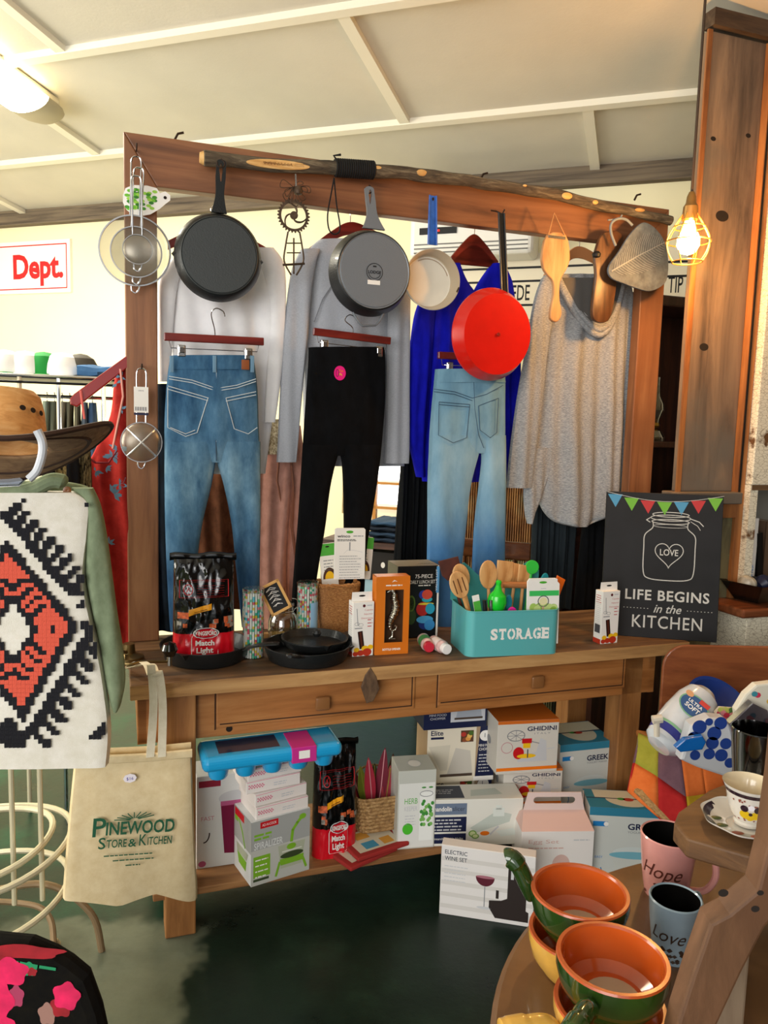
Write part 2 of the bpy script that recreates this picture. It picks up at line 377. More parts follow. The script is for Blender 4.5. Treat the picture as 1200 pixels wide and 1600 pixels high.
# ---------------------------------------------------------------- back of the shop
# fluorescent ceiling lamp
p = Lc(30, 175); q = Lc(72, 160); 
lampM = BM @ T(q.x, q.y - .02, cz(q.y))
root = thing('ceiling_light', 'glowing white fluorescent ceiling light with a rounded beige end', 'ceiling light', lampM)
b = B(); b.X = Matrix.Rotation(math.atan(-KC) , 4, 'X')
b.box(-.11, -1.15, -.05, .11, 0, -.005, mat('lamp_housing', '#d8cfb6', .5), .015); b.obj('housing', root)
b = B(); b.X = Matrix.Rotation(math.atan(-KC), 4, 'X')
prof = [(math.cos(R(a)) * .13, -.05 + math.sin(R(a)) * .06) for a in range(180, 361, 15)]
b.grid([[(x, -1.1 + .0 * k, z) for x, z in prof] if k == 0 else [(x, -.10, z) for x, z in prof] for k in (0, 1)], mat('lamp_diffuser', '#fff2cf', .4, emit=9)); b.obj('diffuser', root)
b = B(); b.X = Matrix.Rotation(math.atan(-KC), 4, 'X')
b.grid([[(x * s_, y, -.05 + (z + .05) * s_) for x, z in prof] for s_, y in ((1, -.12), (1, -.05), (.93, .0), (.7, .05), (.3, .075), (0, .08))], mat('lamp_end_cap', '#b3a78a', .5)); b.obj('end_cap', root)
fl = area('ceiling_tube_light', (0, 0, 0), (0, 0, -1), .2, 1.0, 42, (1.0, .95, .82)); fl.matrix_world = lampM @ T(0, -.6, -.13)
# 'Dept.' sign on the wall
sa, sb = Lb(0, 385), Lb(112, 455)
SX0, SX1 = Lb(-120, 390).x, Lb(112, 373).x; z1_ = Lb(112, 374).z; z0_ = Lb(112, 457).z
root = thing('wall_sign', 'white sign with red border and red lettering on the cream wall', 'sign', BM @ T(SX0, -.02, z0_))
b = B(); w_, h_ = SX1 - SX0, z1_ - z0_; b.box(0, 0, 0, w_, .02, h_, WHITE); I = Matrix.Identity(4)
for g in (.03,): b.line(I, [(g, g), (w_ - g, g), (w_ - g, h_ - g), (g, h_ - g)], .008, REDI, 1, True)
x0 = Lb(24, 420).x - SX0; x1 = Lb(102, 420).x - SX0
b.text(I, 'Dept.', (x0 + x1) / 2, h_ * .3, h_ * .46, REDI, 1, off=.035, al='C', width=x1 - x0)
b.obj('sign_board', root)
# long banner on the wall behind the frame: stacked white bands with thin black rules and lettering
ba, bb = Lb(700, 385), Lb(1078, 400)
root = thing('wall_banner', 'long cream banner with black rules and tall black lettering behind the frame', 'banner', BM @ T(ba.x, -.02, 0))
b = B(); zt = Lb(800, 398).z; W_ = bb.x - ba.x + .3; zb = Lb(800, 500).z
b.box(0, 0, zb, W_, .015, zt, mat('banner_cream', '#f3ead2', .6))
P = Matrix.Identity(4)
for py in (420, 441, 478): zz = Lb(800, py).z; b.rect(P, 0, zz - .006, W_, zz + .006, BLACKM)
for py in (385, 392): zz = Lb(800, py).z
zz = Lb(815, 470).z; hh = Lb(815, 445).z - zz
b.text(P, 'EDE', Lb(800, 470).x - ba.x, zz, hh, BLACKM, 1, width=Lb(828, 470).x - Lb(800, 470).x, off=.01)
b.text(P, 'TIP', Lb(1043, 458).x - ba.x, zz + .02, hh, BLACKM, 1, width=Lb(1066, 458).x - Lb(1043, 458).x, off=.01)
b.obj('banner_panel', root)
# wall air conditioner
aL, aR = Lb(640, 350, .22), Lb(835, 350, .22); zt = Lb(750, 338, .22).z + .06; zb = Lb(750, 398, .22).z
root = thing('air_conditioner', 'white wall air conditioner with a black display seen above the grey top', 'air conditioner', BM @ T(aL.x, -.22, zb))
ACW = mat('ac_plastic', '#f1efe8', .35); w_ = aR.x - aL.x; h_ = zt - zb
b = B(); b.box(0, 0, 0, w_, .22, h_, ACW, .03, 3); b.obj('casing', root)
b = B(); 
for k in range(3): b.box(.03, -.004, .02 + k * .022, w_ - .03, .012, .026 + k * .022, mat('vent_grey', '#6f6f6c', .5))
b.obj('louvres', root)
b = B(); b.box(.06, -.006, .12, .27, .01, .155, BLACKM); b.box(.16, -.008, .133, .175, -.005, .142, mat('red_led', '#ff2010', .4, emit=1.5)); b.obj('display', root)
# rusty corrugated metal dado with wooden rail, seen below the blouses
rust = wood('rusty_corrugated', ['#43260f', '#8a5a2a', '#b98a50'], (3, 3, 1.2), .6, grain=4, blotch=('#b9b98a', 3.0, .56))
cL, cR = Lb(700, 780, .5), Lb(880, 780, .5)
zt = Lb(800, 712, .5).z
root = thing('corrugated_panel', 'rusty corrugated metal half wall with a varnished wooden rail', 'panel', BM @ T(cL.x, -.5, 0))
b = B(); w_ = cR.x - cL.x; n = 260
b.grid([[(w_ * k / n, .012 * math.sin(k * 2 * math.pi * .035 * 5.5 ), z) for k in range(n + 1)] for z in (0, zt)], rust); b.obj('corrugated_sheet', root, solid=.004)
b = B(); b.box(0, -.03, zt - .01, w_, .05, zt + .03, wood('rail_wood', ['#3a1f10', '#6a3d20', '#8a5730'], (1, 10, 10), .3, coat=.5)); b.obj('top_rail', root)
# bentwood chair back in front of the metal
ca, cb_ = Lb(720, 855, 1.0), Lb(832, 855, 1.0)
root = thing('wooden_chair', 'dark varnished chair behind the tin of utensils', 'chair', BM @ T(ca.x, -1.0, 0))
VW = wood('varnished_wood', ['#2e170a', '#5a3216', '#7d4b25'], (2, 2, 8), .25, coat=.6)
w_ = cb_.x - ca.x; zs = Lb(800, 858, 1.0).z
b = B(); b.box(0, -.012, zs - .05, w_, .012, zs + .035, VW, .01); b.obj('top_rail', root)
for k in range(6): b = B(); b.tube([(w_ * (.06 + .176 * k), 0, .47), (w_ * (.06 + .176 * k), 0, zs - .03)], .011, VW); b.obj('spindle', root)
b = B(); b.box(-.02, -.02, .43, w_ + .02, .42, .47, VW, .012); b.obj('seat', root)
for x, y in ((.02, .02), (w_ - .02, .02), (.02, .38), (w_ - .02, .38)): b = B(); b.tube([(x, y, 0), (x, y, .44)], .018, VW); b.obj('leg', root)
# shelf with folded denim, seen between black trousers and skirt (in front of window)
sa = Lb(500, 843, .55); sb = Lb(665, 843, .55)
SHW = wood('shelf_dark', ['#2a1c18', '#4b332c', '#6b4a3e'], (1, 8, 8), .6)
root = thing('clothes_shelf', 'low dark shelf under the bright window with a black stencilled box front', 'shelf', BM @ T(sa.x, -.55, 0))
w_ = sb.x - sa.x; z0_ = Lb(600, 850, .55).z
b = B(); b.box(0, 0, z0_ - .03, w_, .4, z0_, SHW); b.obj('shelf_board', root)
b = B(); b.box(0, .02, z0_ - .2, w_, .4, z0_ - .05, mat('black_drawer', '#1a1512', .5)); b.disc(T(0, .02, 0), (Lb(597, 865, .55).x - sa.x), z0_ - .12, .012, .016, WHITE); b.obj('drawer', root)
b = B(); b.box(0, 0.02, 0, .03, .4, z0_ - .03, SHW); b.box(w_ - .03, .02, 0, w_, .4, z0_ - .03, SHW); b.box(.03, .03, 0, w_ - .03, .38, z0_ - .21, mat('pale_blue_boxes', '#9fc0cf', .6)); b.obj('base', root)
DEN = [mat('denim_fold_%d' % i, c, .9, bump=.3, bscale=300, var=.2, vscale=20) for i, c in enumerate(('#16283c', '#22384f', '#101c2c', '#2d4a68'))]
def folded(name, label, cat, M, w_, d_, h_, m, group=None):
    b = B(); rows = []
    for x in [w_ * k / 10 for k in range(11)]:
        pr = []
        for k in range(16):
            a = 2 * math.pi * k / 16; ex = .6
            y = d_ / 2 + d_ / 2 * math.copysign(abs(math.cos(a)) ** ex, math.cos(a)); z = h_ / 2 + h_ / 2 * math.copysign(abs(math.sin(a)) ** ex, math.sin(a))
            pr.append((x, y, z + .003 * math.sin(x * 60 + k)))
        rows.append(pr)
    b.grid(rows, m, closed=True); b.add(rows[0], [list(range(16))], m); b.add(rows[-1], [list(range(16))], m)
    return tag(b.obj(name, None, M), label, cat, group)
fx = Lb(570, 835, .55).x
for k in range(4): folded('folded_jeans', ['dark folded jeans at the bottom of the pile below the window', 'folded jeans second from bottom of the pile below the window', 'folded jeans third from bottom of the pile below the window', 'folded jeans topmost of the pile below the window'][k], 'jeans', BM @ T(fx + .01 * (k % 2), -.53, z0_ + .03 * k), .22, .3, .03, DEN[k], 'folded jeans under the window')
# wire chair-like rack with sunny straw things beside the window
STR = mat('honey_wood', '#c98a3c', .5)
sx = Lb(582, 790, .3).x
root = thing('bamboo_rack', 'honey coloured rack with thin shelves glowing against the window', 'rack', BM @ T(sx, -.3, z0_ - .1))
for dx in (0, .16): b = B(); b.box(dx, 0, 0, dx + .02, .03, .52, STR); b.obj('post', root)
for k in range(3): b = B(); b.box(0, 0, .12 + .14 * k, .2, .15, .135 + .14 * k, STR); b.obj('shelf_board', root)
# dark hutch with an oil lamp, right of the frame
hv = .85
hL, hR = Lv(1020, 460, hv), Lv(1090, 460, hv); HW = wood('dark_hutch', ['#1e0f0b', '#3c1f17', '#57301f'], (8, 8, .8), .35, coat=.3)
root = thing('dark_hutch', 'dark red brown hutch holding an oil lamp beside the frame', 'cabinet', TM @ T(hL.x, hv, 0))
w_ = .62; zt = hL.z; zs = Lv(1040, 690, hv).z; zl = Lv(1040, 755, hv).z
b = B(); b.box(-.2, .3, 0, w_, .32, zt, HW); b.box(w_ - .03, 0, 0, w_, .3, zt, HW); b.box(-.2, 0, 0, -.17, .3, zt, HW); b.box(-.2, -.02, zt - .05, w_, .3, zt, HW, .008); b.obj('cabinet_body', root)
b = B(); b.box(-.17, -.01, zs - .03, w_ - .03, .3, zs, HW, .005); b.obj('shelf_board', root)
b = B(); b.box(-.17, 0, 0, w_ - .03, .3, zs - .28, HW); b.obj('lower_case', root)
lp = Lv(1041, 660, hv)
root = thing('oil_lamp', 'clear glass oil lamp chimney standing on the dark hutch shelf', 'oil lamp', TM @ T(lp.x, hv + .1, zs))
b = B(); b.lathe([(0, 0), (.06, 0), (.062, .02), (.045, .05), (.02, .065), (.0, .066)], glass('lamp_glass', '#e8efe6', .05, .25)); b.obj('font', root)
b = B(); b.lathe([(.03, .066), (.035, .075), (.03, .09)], BRASS); b.obj('burner', root)
b = B(); b.lathe([(.03, .09), (.034, .11), (.052, .15), (.05, .18), (.03, .22), (.024, .27), (.024, .31)], glass('lamp_glass')); b.obj('chimney', root)

# ---------------------------------------------------------------- rough timber column and crackled door on the right
cv = .2
RC = wood('rough_column', ['#3f342b', '#7a6450', '#a08467'], (5, 5, .55), .85, .8, 2.6, blotch=('#6b6256', 2.2, .5))
RO = wood('warm_batten', ['#6b3d1c', '#9c6231', '#b67b44'], (6, 6, .6), .7, .5)
x0 = Lv(1083, 400, cv).x; x1 = Lv(1172, 400, cv).x; zb = Lv(1090, 768, cv).z; ztp = Lv(1110, 47, cv).z
b = B(); b.box(x0, cv, zb, x1, cv + .03, ztp, RC, .004)
b.box(x0 - .008, cv - .008, zb, x0 + .012, cv, ztp, RO); b.box(x1, cv - .03, .3, x1 + .035, cv + .04, ztp, RO); b.box(x1 + .004, cv - .035, zb, x1 + .01, cv - .03, ztp, BLACKM)
for kx, kz, r_ in ((.45, .62, .02), (.3, .33, .014), (.2, .78, .008), (.8, .80, .008)):
    xx, zz = x0 + (x1 - x0) * kx, zb + (ztp - zb) * kz
    b.disc(T(0, cv, 0), xx, zz, r_ * 1.5, r_, mat('knot_dark', '#1e1610', .9), 1)
struct(b, 'trim_20', TM)
BMS = wood('old_beam', ['#241a12', '#4a3726', '#63503b'], (1, 9, 9), .9, .6)
b = B(); b.box(x0 + .005, cv - .02, ztp + .012, x1 + .6, cv + .035, ztp + .07, BMS); struct(b, 'trim_21', TM)
# ledge and mossy lower panel
MOSS = wood('mossy_board', ['#3d3727', '#6d6547', '#8b8660'], (5, 5, .8), .85, .6, blotch=('#8f9464', 6, .6))
b = B(); b.box(x0 - .03, cv - .05, zb - .045, x1 + .01, cv + .05, zb, RC, .004); b.box(x0 - .0, cv - .035, zb - .10, x1, cv + .03, zb - .045, RO)
b.box(x0 + .01, cv - .015, .0, x1, cv + .03, zb - .10, MOSS); struct(b, 'trim_22', TM)
# crackled white door panel
m, nt, bs = newmat('crackled_white_paint'); N = nt.nodes.new; K = nt.links.new
tc = N('ShaderNodeTexCoord'); mp = N('ShaderNodeMapping'); mp.inputs['Scale'].default_value = (40, 40, 95); K(tc.outputs['Object'], mp.inputs[0])
vo = N('ShaderNodeTexVoronoi'); vo.feature = 'DISTANCE_TO_EDGE'; vo.inputs['Scale'].default_value = 1; K(mp.outputs[0], vo.inputs[0])
r_ = ramp(nt, vo.outputs[0], [(.0, '#a3967a'), (.06, '#e9e2cb')]); n2 = N('ShaderNodeTexNoise'); n2.inputs['Scale'].default_value = 9; n2.inputs['Detail'].default_value = 6; K(tc.outputs['Object'], n2.inputs[0])
r2 = ramp(nt, n2.outputs[0], [(.33, '#7a5636'), (.38, '#ffffff')]); mx = N('ShaderNodeMix'); mx.data_type = 'RGBA'; mx.blend_type = 'MULTIPLY'; mx.inputs[0].default_value = 1
K(r_.outputs[0], mx.inputs[6]); K(r2.outputs[0], mx.inputs[7]); K(mx.outputs[2], bs.inputs['Base Color']); bs.inputs['Roughness'].default_value = .6
CRK = m; MATS['crk'] = m
x2 = x1 + .04; zd = Lv(1190, 758, cv - .06).z
b = B(); b.box(x2, cv - .06, zd, x2 + .8, cv - .02, ztp, CRK, .004); b.box(x2 + .09, cv - .066, zd, x2 + .1, cv - .06, ztp, mat('gap_brown', '#7a5a3a', .8))
b.box(x2 - .005, cv - .06, .95, x2 + .032, cv - .01, zd, CRK); b.box(x2, cv - .062, zd - .02, x2 + .8, cv + .3, zd, wood('brown_ledge', ['#4a3726', '#6a5036', '#83684a'], (1, 9, 9)))
struct(b, 'door_1', TM)
# white cabinet below with reddish carved board; a shelf at bowl height
zsh = Lv(1160, 952, cv - .2).z
root = thing('painted_cabinet', 'white flaking cabinet with a red brown top under the black bowl', 'cabinet', TM @ T(x1 - .06, cv - .2, 0))
b = B(); b.box(-.04, -.01, zsh - .035, .9, .3, zsh, wood('red_brown_top', ['#4a2413', '#7a4325', '#95593a'], (1, 8, 8), .4, coat=.3), .008); b.obj('top', root)
b = B(); b.box(.0, .01, 0, .9, .3, zsh - .035, CRK, .004); b.line(T(0, .01, 0), [(.13, .35), (.13, zsh - .1)], .004, mat('gap_brown', '#7a5a3a'))
q = random.Random(3)
for k in range(120):
    a0, c0 = .15 + q.random() * .3, zsh - .1 - q.random() * .18
    b.line(T(0, .01, 0), [(a0, c0), (a0 + q.uniform(-.012, .012), c0 + q.uniform(-.015, .015)), (a0 + q.uniform(-.015, .015), c0 + q.uniform(-.02, .02))], .002, mat('faded_red', '#a5564c', .7))
b.obj('body', root)
bwp = Lv(1170, 950, cv - .1)
root = thing('black_bowl', 'black square flared bowl on the painted cabinet', 'bowl', TM @ T(bwp.x + .03, cv - .09, zsh, R(12)))
BG = mat('black_glaze', '#0c0b0a', .12, coat=.6)
b = B(); pr = [(.055, 0), (.07, .004), (.125, .075), (.132, .078), (.118, .07), (.06, .01), (0, .008)]; b.lathe(pr, BG, 4, M=T(rz=R(45)), smooth=False); b.obj('bowl_body', root)
for k, (dx, cc, lb) in enumerate(((-.04, '#b9b7ab', 'pale stone egg with blue specks lying in the black bowl'), (.045, '#1b2342', 'dark blue speckled egg at the right in the black bowl'))):
    b = B(); b.lathe([(0, -.032), (.02, -.028), (.036, -.008), (.036, .01), (.022, .03), (0, .036)], mat('egg%d' % k, cc, .4, var=.5, vscale=30), M=T(0, 0, 0, 0, 0, R(70))); tag(b.obj('stone_egg', None, TM @ T(bwp.x + .03 + dx, cv - .09, zsh + .065)), lb, 'egg', 'eggs in the black bowl')
# books on the shelf under the door
jb = Lv(1178, 900, cv + .02)
def book(label, x, y, z, w_, d_, h_, cover, title=None, tcol=None, lean=0, group='books beside the painted door'):
    root = thing('book', label, 'book', TM @ T(x, y, z, 0, 0, R(lean)), group)
    b = B(); b.box(0, 0, 0, w_, .004, h_, cover); b.box(0, .0, 0, .003, d_, h_, cover); b.box(w_ - .003, 0, 0, w_, d_, h_, cover)
    if title: b.text(Matrix.Identity(4) @ T(0, 0, 0), title, w_ * .28, h_ * .38, w_ * .5, tcol, rot=-math.pi / 2, width=h_ * .36 )
    b.obj('cover', root)
    b = B(); b.box(.003, .004, .003, w_ - .003, d_ - .004, h_ - .003, PAPER); b.obj('pages', root)
zk = Lv(1178, 925, cv).z; hB = Lv(1178, 810, cv).z - zk
x0b = max(Lv(1170, 860, cv).x, x2 + .04)
book('white book with blue lettering JERUSALEM on its spine', x0b, cv, zk, .04, .2, hB, WHITE, 'JERUSALEM', BLUI)
book('black book with a bright green band leaning beside the white book', x0b + .06, cv, zk, .03, .2, hB * .8, mat('black_cover', '#151515', .4), lean=-6)
book('brown backed book behind the black and green book', x0b + .10, cv + .02, zk, .04, .2, hB * .95, mat('brown_cover', '#5d4a3a', .5))
b = B(); b.box(x1 + .036, cv - .0, zk - .03, x1 + .9, cv + .28, zk, CRK); b.box(x1 + .03, cv + .29, zk, x1 + .9, cv + .3, zd, mat('grey_back_board', '#8f8f88', .7)); struct(b, 'trim_23', TM)
# ================================================================ FRAME, TABLE
PINE = wood('stained_pine', ['#66402a', '#8e5c3a', '#a5734c'], (9, 9, .7), .5, .18, 2.2, blotch=('#7c4f31', 1.5, .5))
PINEH = wood('stained_pine_beam', ['#5a3722', '#825233', '#9c6843'], (.7, 9, 9), .5, .18, 2.2)
FV = .45; FT_ = .05
root = thing('display_stand', 'large open frame of reddish pine boards standing on the workbench', 'frame', TM @ T(1.04, FV, .8))
def child(b, name, root, label=None, **k):
    """mesh given in table coordinates, parented to a thing placed in the table frame"""
    o = b.obj(name, root, root.matrix_world.inverted() @ TM, **k)
    if label: o['label'] = label
    return o
bpy.context.view_layer.update()
def thingT(name, label, cat, u, v, z, group=None):
    return thing(name, label, cat, TM @ T(u, v, z), group)
fx1 = 2.075; zt = 2.445; bw = .1; hb = .155
b = B(); b.X = T(0, FV, 0); b.prism([(0, .8), (bw, .8), (bw, zt - hb), (0, zt)], FT_, PINE, bev=.004); child(b, 'post', root)
b = B(); b.X = T(0, FV, 0); b.prism([(fx1 - .112, .8), (fx1, .8), (fx1, zt), (fx1 - .112, zt - hb)], FT_, PINE, bev=.004); child(b, 'post', root)
b = B(); b.X = T(0, FV, 0); b.prism([(.0005, zt), (bw, zt - hb + .0005), (fx1 - .112, zt - hb + .0005), (fx1, zt)], FT_, PINEH, bev=.004); child(b, 'beam', root)
TOPW = wood('weathered_top', ['#37281b', '#6b4c30', '#93704a'], (.9, 7, 7), .6, .5, 3.0, blotch=('#4a3829', 3, .52))
EDGE = wood('pale_edge', ['#8a6037', '#b98c57', '#cfa670'], (1, 8, 8), .6, .3, 2.5)
APR = wood('bench_pine', ['#7d4c24', '#a86c38', '#c08850'], (.8, 8, 8), .45, .15, 2.4)
LEG = wood('bench_leg', ['#6e4422', '#9c6838', '#b98550'], (8, 8, .9), .5, .2, 2.4)
root = thingT('workbench', 'long weathered wooden workbench with two drawers and a low shelf', 'workbench', .96, .25, 0)
# top made of three long boards
b = B(); xs = 1.935
for k, (y0, y1, hh) in enumerate(((0, .17, .8), (.172, .34, .798), (.342, .52, .8))):
    b.box(0, y0, .756, xs, y1, hh, TOPW, .003)
b.box(.001, -.0015, .757, xs - .001, .001, .7985, EDGE); child(b, 'tabletop', root)
b = B(); b.box(.02, .05, .604, 1.83, .075, .756, APR, .003); b.box(.02, .44, .604, 1.83, .465, .756, APR); b.box(.02, .05, .604, .045, .465, .756, APR); b.box(1.805, .05, .604, 1.83, .465, .756, APR)
b.disc(T(0, .05, 0), .285, .625, .010, .010, mat('knot_dark', '#1e1610', .9), 1); b.disc(T(0, .05, 0), 1.18, .73, .008, .012, mat('knot_dark', '#1e1610'), 1)
child(b, 'apron', root)
def drawer(x0, x1, z0, z1, kx, kz):
    b = B(); b.box(x0, .044, z0, x1, .06, z1, APR, .004)
    for a, c in (((x0 + .012, z0 + .012), (x1 - .012, z0 + .012)), ((x1 - .012, z0 + .012), (x1 - .012, z1)), ((x0 - .003, z0 - .003), (x0 - .003, z1))): b.line(T(0, .044, 0), [a, c], .004, mat('groove_dark', '#3c2412', .8), 1)
    o = child(b, 'drawer', root)
    b = B(); b.X = T(kx, .044, kz); b.box(-.024, -.022, -.022, .024, -.008, .022, mat('knob_wood', '#8a5c34', .35, coat=.3), .007, 3); b.tube([(0, -.012, 0), (0, .002, 0)], .012, mat('knob_wood', '#8a5c34'))
    k = b.obj('knob', o); k.matrix_local = Matrix.Identity(4)
kl = Lv(503, 1097, .04); kr = Lv(838, 1060, .04)
drawer(.245, .885, .632, .75, kl.x, .685); drawer(.965, 1.70, .632, .75, kr.x, .69)
# patched splash on the edge: dark knot of the front board
b = B(); kn = Lv(578, 1072, 0); b.X = T(kn.x, -.004, kn.z); b.prism([(-.03, 0), (-.018, .038), (0, .062), (.02, .03), (.032, -.01), (.012, -.05), (-.01, -.055)], .008, wood('knot_patch', ['#3a281a', '#5f4630', '#7a6044'], (5, 5, 2), .7, .6, 8), bev=.003); child(b, 'knot', root)
b = B(); b.box(.06, .03, .118, 1.86, .45, .14, wood('shelf_pine', ['#6b4526', '#94653a', '#ad7f4f'], (.8, 8, 8), .6), .003); child(b, 'lower_shelf', root)
for x, y in ((.094, .018), (1.69, .05), (.094, .40), (1.70, .40)): b = B(); b.box(x, y, 0, x + .09, y + .09, .756, LEG, .004); child(b, 'leg', root)

# ---------------------------------------------------------------- branch rail
BARK = wood('branch_bark', ['#2a231b', '#5a4d3c', '#8f8268'], (2, 12, 12), .9, 1.0, 6)
CUT = wood('cut_wood', ['#b0783c', '#dba862', '#f0cd90'], (2, 9, 9), .6, .1, 4)
root = thingT('branch_rail', 'long knobbly tree branch fixed along the front of the beam', 'branch', 1.1, .40, 2.38)
pp = [Lv(x, y, .40) for x, y in ((318, 247), (345, 249), (440, 259), (540, 264), (650, 273), (760, 287), (860, 303), (930, 320), (985, 330), (1048, 345))]
pts = sm(pp, 8); rs = []
for i, p in enumerate(pts): rs.append((.024 - .006 * i / len(pts)) * (1 + .16 * noise.noise(p * 9)) * (.9 if i == 0 else 1))
b = B(); b.tube([p + Vector((0, 0, .005 * noise.noise(p * 14))) for p in pts], rs, BARK, 14); child(b, 'branch', root)
b = B(); e0 = pts[0]; b.X = T(e0.x, e0.y, e0.z); b.tube([(-.012, 0, 0), (.001, 0, 0)], [.016, .0215], CUT, 14); child(b, 'cut_end', root, 'pale sawn end')
def blaze(px, py, a, c):
    q = Lv(px, py, .38); b = B(); b.X = T(q.x, .379, q.z, 0, 0, R(-3))
    b.lathe([(a, -.003), (a, 0), (a * .8, .002), (0, .003)], CUT, 24, M=Matrix.Rotation(R(90), 4, 'X') @ Matrix.Diagonal((1, c / a, 1, 1))); return b
b = blaze(435, 257, .105, .0145); P = Matrix.Identity(4) 
q = random.Random(8); x = -.05
BB = mat('burnt_brown', '#5a3418', .8)
b.line(T(0, -.0055, 0), [(-.05 + .0016 * k, .0045 * math.sin(k * 1.9) * (1 if k % 7 < 5 else .2)) for k in range(60)], .0011, BB, 1); b.scribble(T(0, -.0055, 0), .052, .003, .085, 2, .005, .001, BB)
child(b, 'carved_flat', root, 'shaved pale flat with burnt writing')
for px, py, a, c in ((590, 262, .014, .006), (659, 270, .020, .011), (886, 306, .022, .012), (930, 316, .012, .008), (1000, 328, .022, .007), (820, 290, .008, .004)):
    b = blaze(px, py, a, c); child(b, 'cut_knot', root)
# black cord wound round the branch, and a hanging loop
root = thingT('cord_binding', 'black cord wound tightly around the middle of the branch', 'cord', Lv(553, 264, .40).x, .40, 2.36)
CORD = mat('black_cord', '#0d0d0f', .8, bump=.4, bscale=400)
b = B(); a = Lv(523, 262, .40); c = Lv(584, 266, .40); hp = []
for k in range(18 * 14 + 1):
    t = k / (18 * 14); an = 2 * math.pi * t * 18; hp.append(a.lerp(c, t) + Vector((0, .027 * math.cos(an), .027 * math.sin(an))))
b.tube(hp, .0042, CORD, 6); b.tube([a + Vector((.004, -.027, .01)), a + Vector((-.012, -.03, .028)), a + Vector((.012, -.03, .034))], .004, CORD, 6); child(b, 'winding', root)
root = thingT('cord_loop', 'thin black cord loop hanging from the branch beside the gear hook', 'cord', Lv(520, 300, .37).x, .37, Lv(520, 280, .37).z)
b = B(); b.tube(sm([Lv(x, y, .37) for x, y in ((522, 278), (518, 300), (512, 335), (514, 358), (522, 366), (530, 362), (531, 350), (526, 320), (522, 278))], 6), .0025, CORD, 6); child(b, 'loop', root)
# bolts sticking out of the top of the beam
for px, py in ((278, 209), (755, 272), (995, 305)):
    q = Lv(px, py, .47); b = B(); b.X = T(0, .47, q.z - .02); b.tube([(-.01, 0, 0), (0, 0, .02), (.018, 0, .026)], .004, mat('rusty_nail', '#3a2a20', .6, .6), 6)
    tag(b.obj('bent_nail', None, TM @ T(q.x, 0, 0)), {278: 'bent nail sticking up near the left end of the beam', 755: 'bent nail sticking up at the middle of the beam', 995: 'bent nail sticking up near the right end of the beam'}[px], 'nail', 'nails on the beam')

# ---------------------------------------------------------------- pans hanging from the branch
def faceM(px, py, v, tiltx=0, tiltz=0):
    """frame facing the camera side (local z towards -v), at a pixel"""
    q = Lv(px, py, v); return T(q.x, v, q.z, R(tiltz)) @ Matrix.Rotation(R(90 + tiltx), 4, 'X')
def s_hook(b, p, r=.012, m=None):
    m = m or mat('rusty_nail', '#3a2a20')
    pts = [p + Vector((0, 0, 2.2 * r))] + [p + Vector((r * math.sin(R(a)), 0, -r * math.cos(R(a)) + r)) for a in range(160, -120, -30)]
    b.tube([Vector((q.x, q.y, q.z)) for q in pts], .0022, m, 6)
# black skillet, back face to the viewer
pv = .36
c = Lv(341, 403, pv); rr = (Lv(410, 400, pv).x - Lv(273, 400, pv).x) / 2
root = thingT('cast_iron_skillet', 'big black cast iron skillet hanging back outwards at the left of the branch', 'skillet', c.x, pv, c.z, None)
F = T(c.x, pv, c.z) @ Matrix.Rotation(R(90), 4, 'X')       # lathe z -> towards viewer (-v)
b = B(); b.X = F; IRB = mat('iron_base', '#3f4344', .5, .25, bump=.2, bscale=250); b.lathe([(rr * .93, -.002), (rr, -.004), (rr * 1.0, .002), (rr * .9, .036), (rr * .87, .04)], IRON, 64); b.lathe([(rr * .87, .04), (rr * .855, .042), (rr * .84, .0395), (rr * .825, .0425), (0, .0425)], IRB, 64); b.lathe([(rr * .8, -.002), (rr * .86, .0), (rr * .8, .035), (0, .036)], IRON, 48)
for sx in (-1, 1): b.add([(sx * rr * .93, -.02, 0), (sx * rr * 1.05, 0, -.002), (sx * rr * .93, .02, 0), (sx * rr * .95, 0, .02)], [[0, 1, 3], [1, 2, 3], [0, 2, 1]], IRON, True)
child(b, 'pan_body', root)
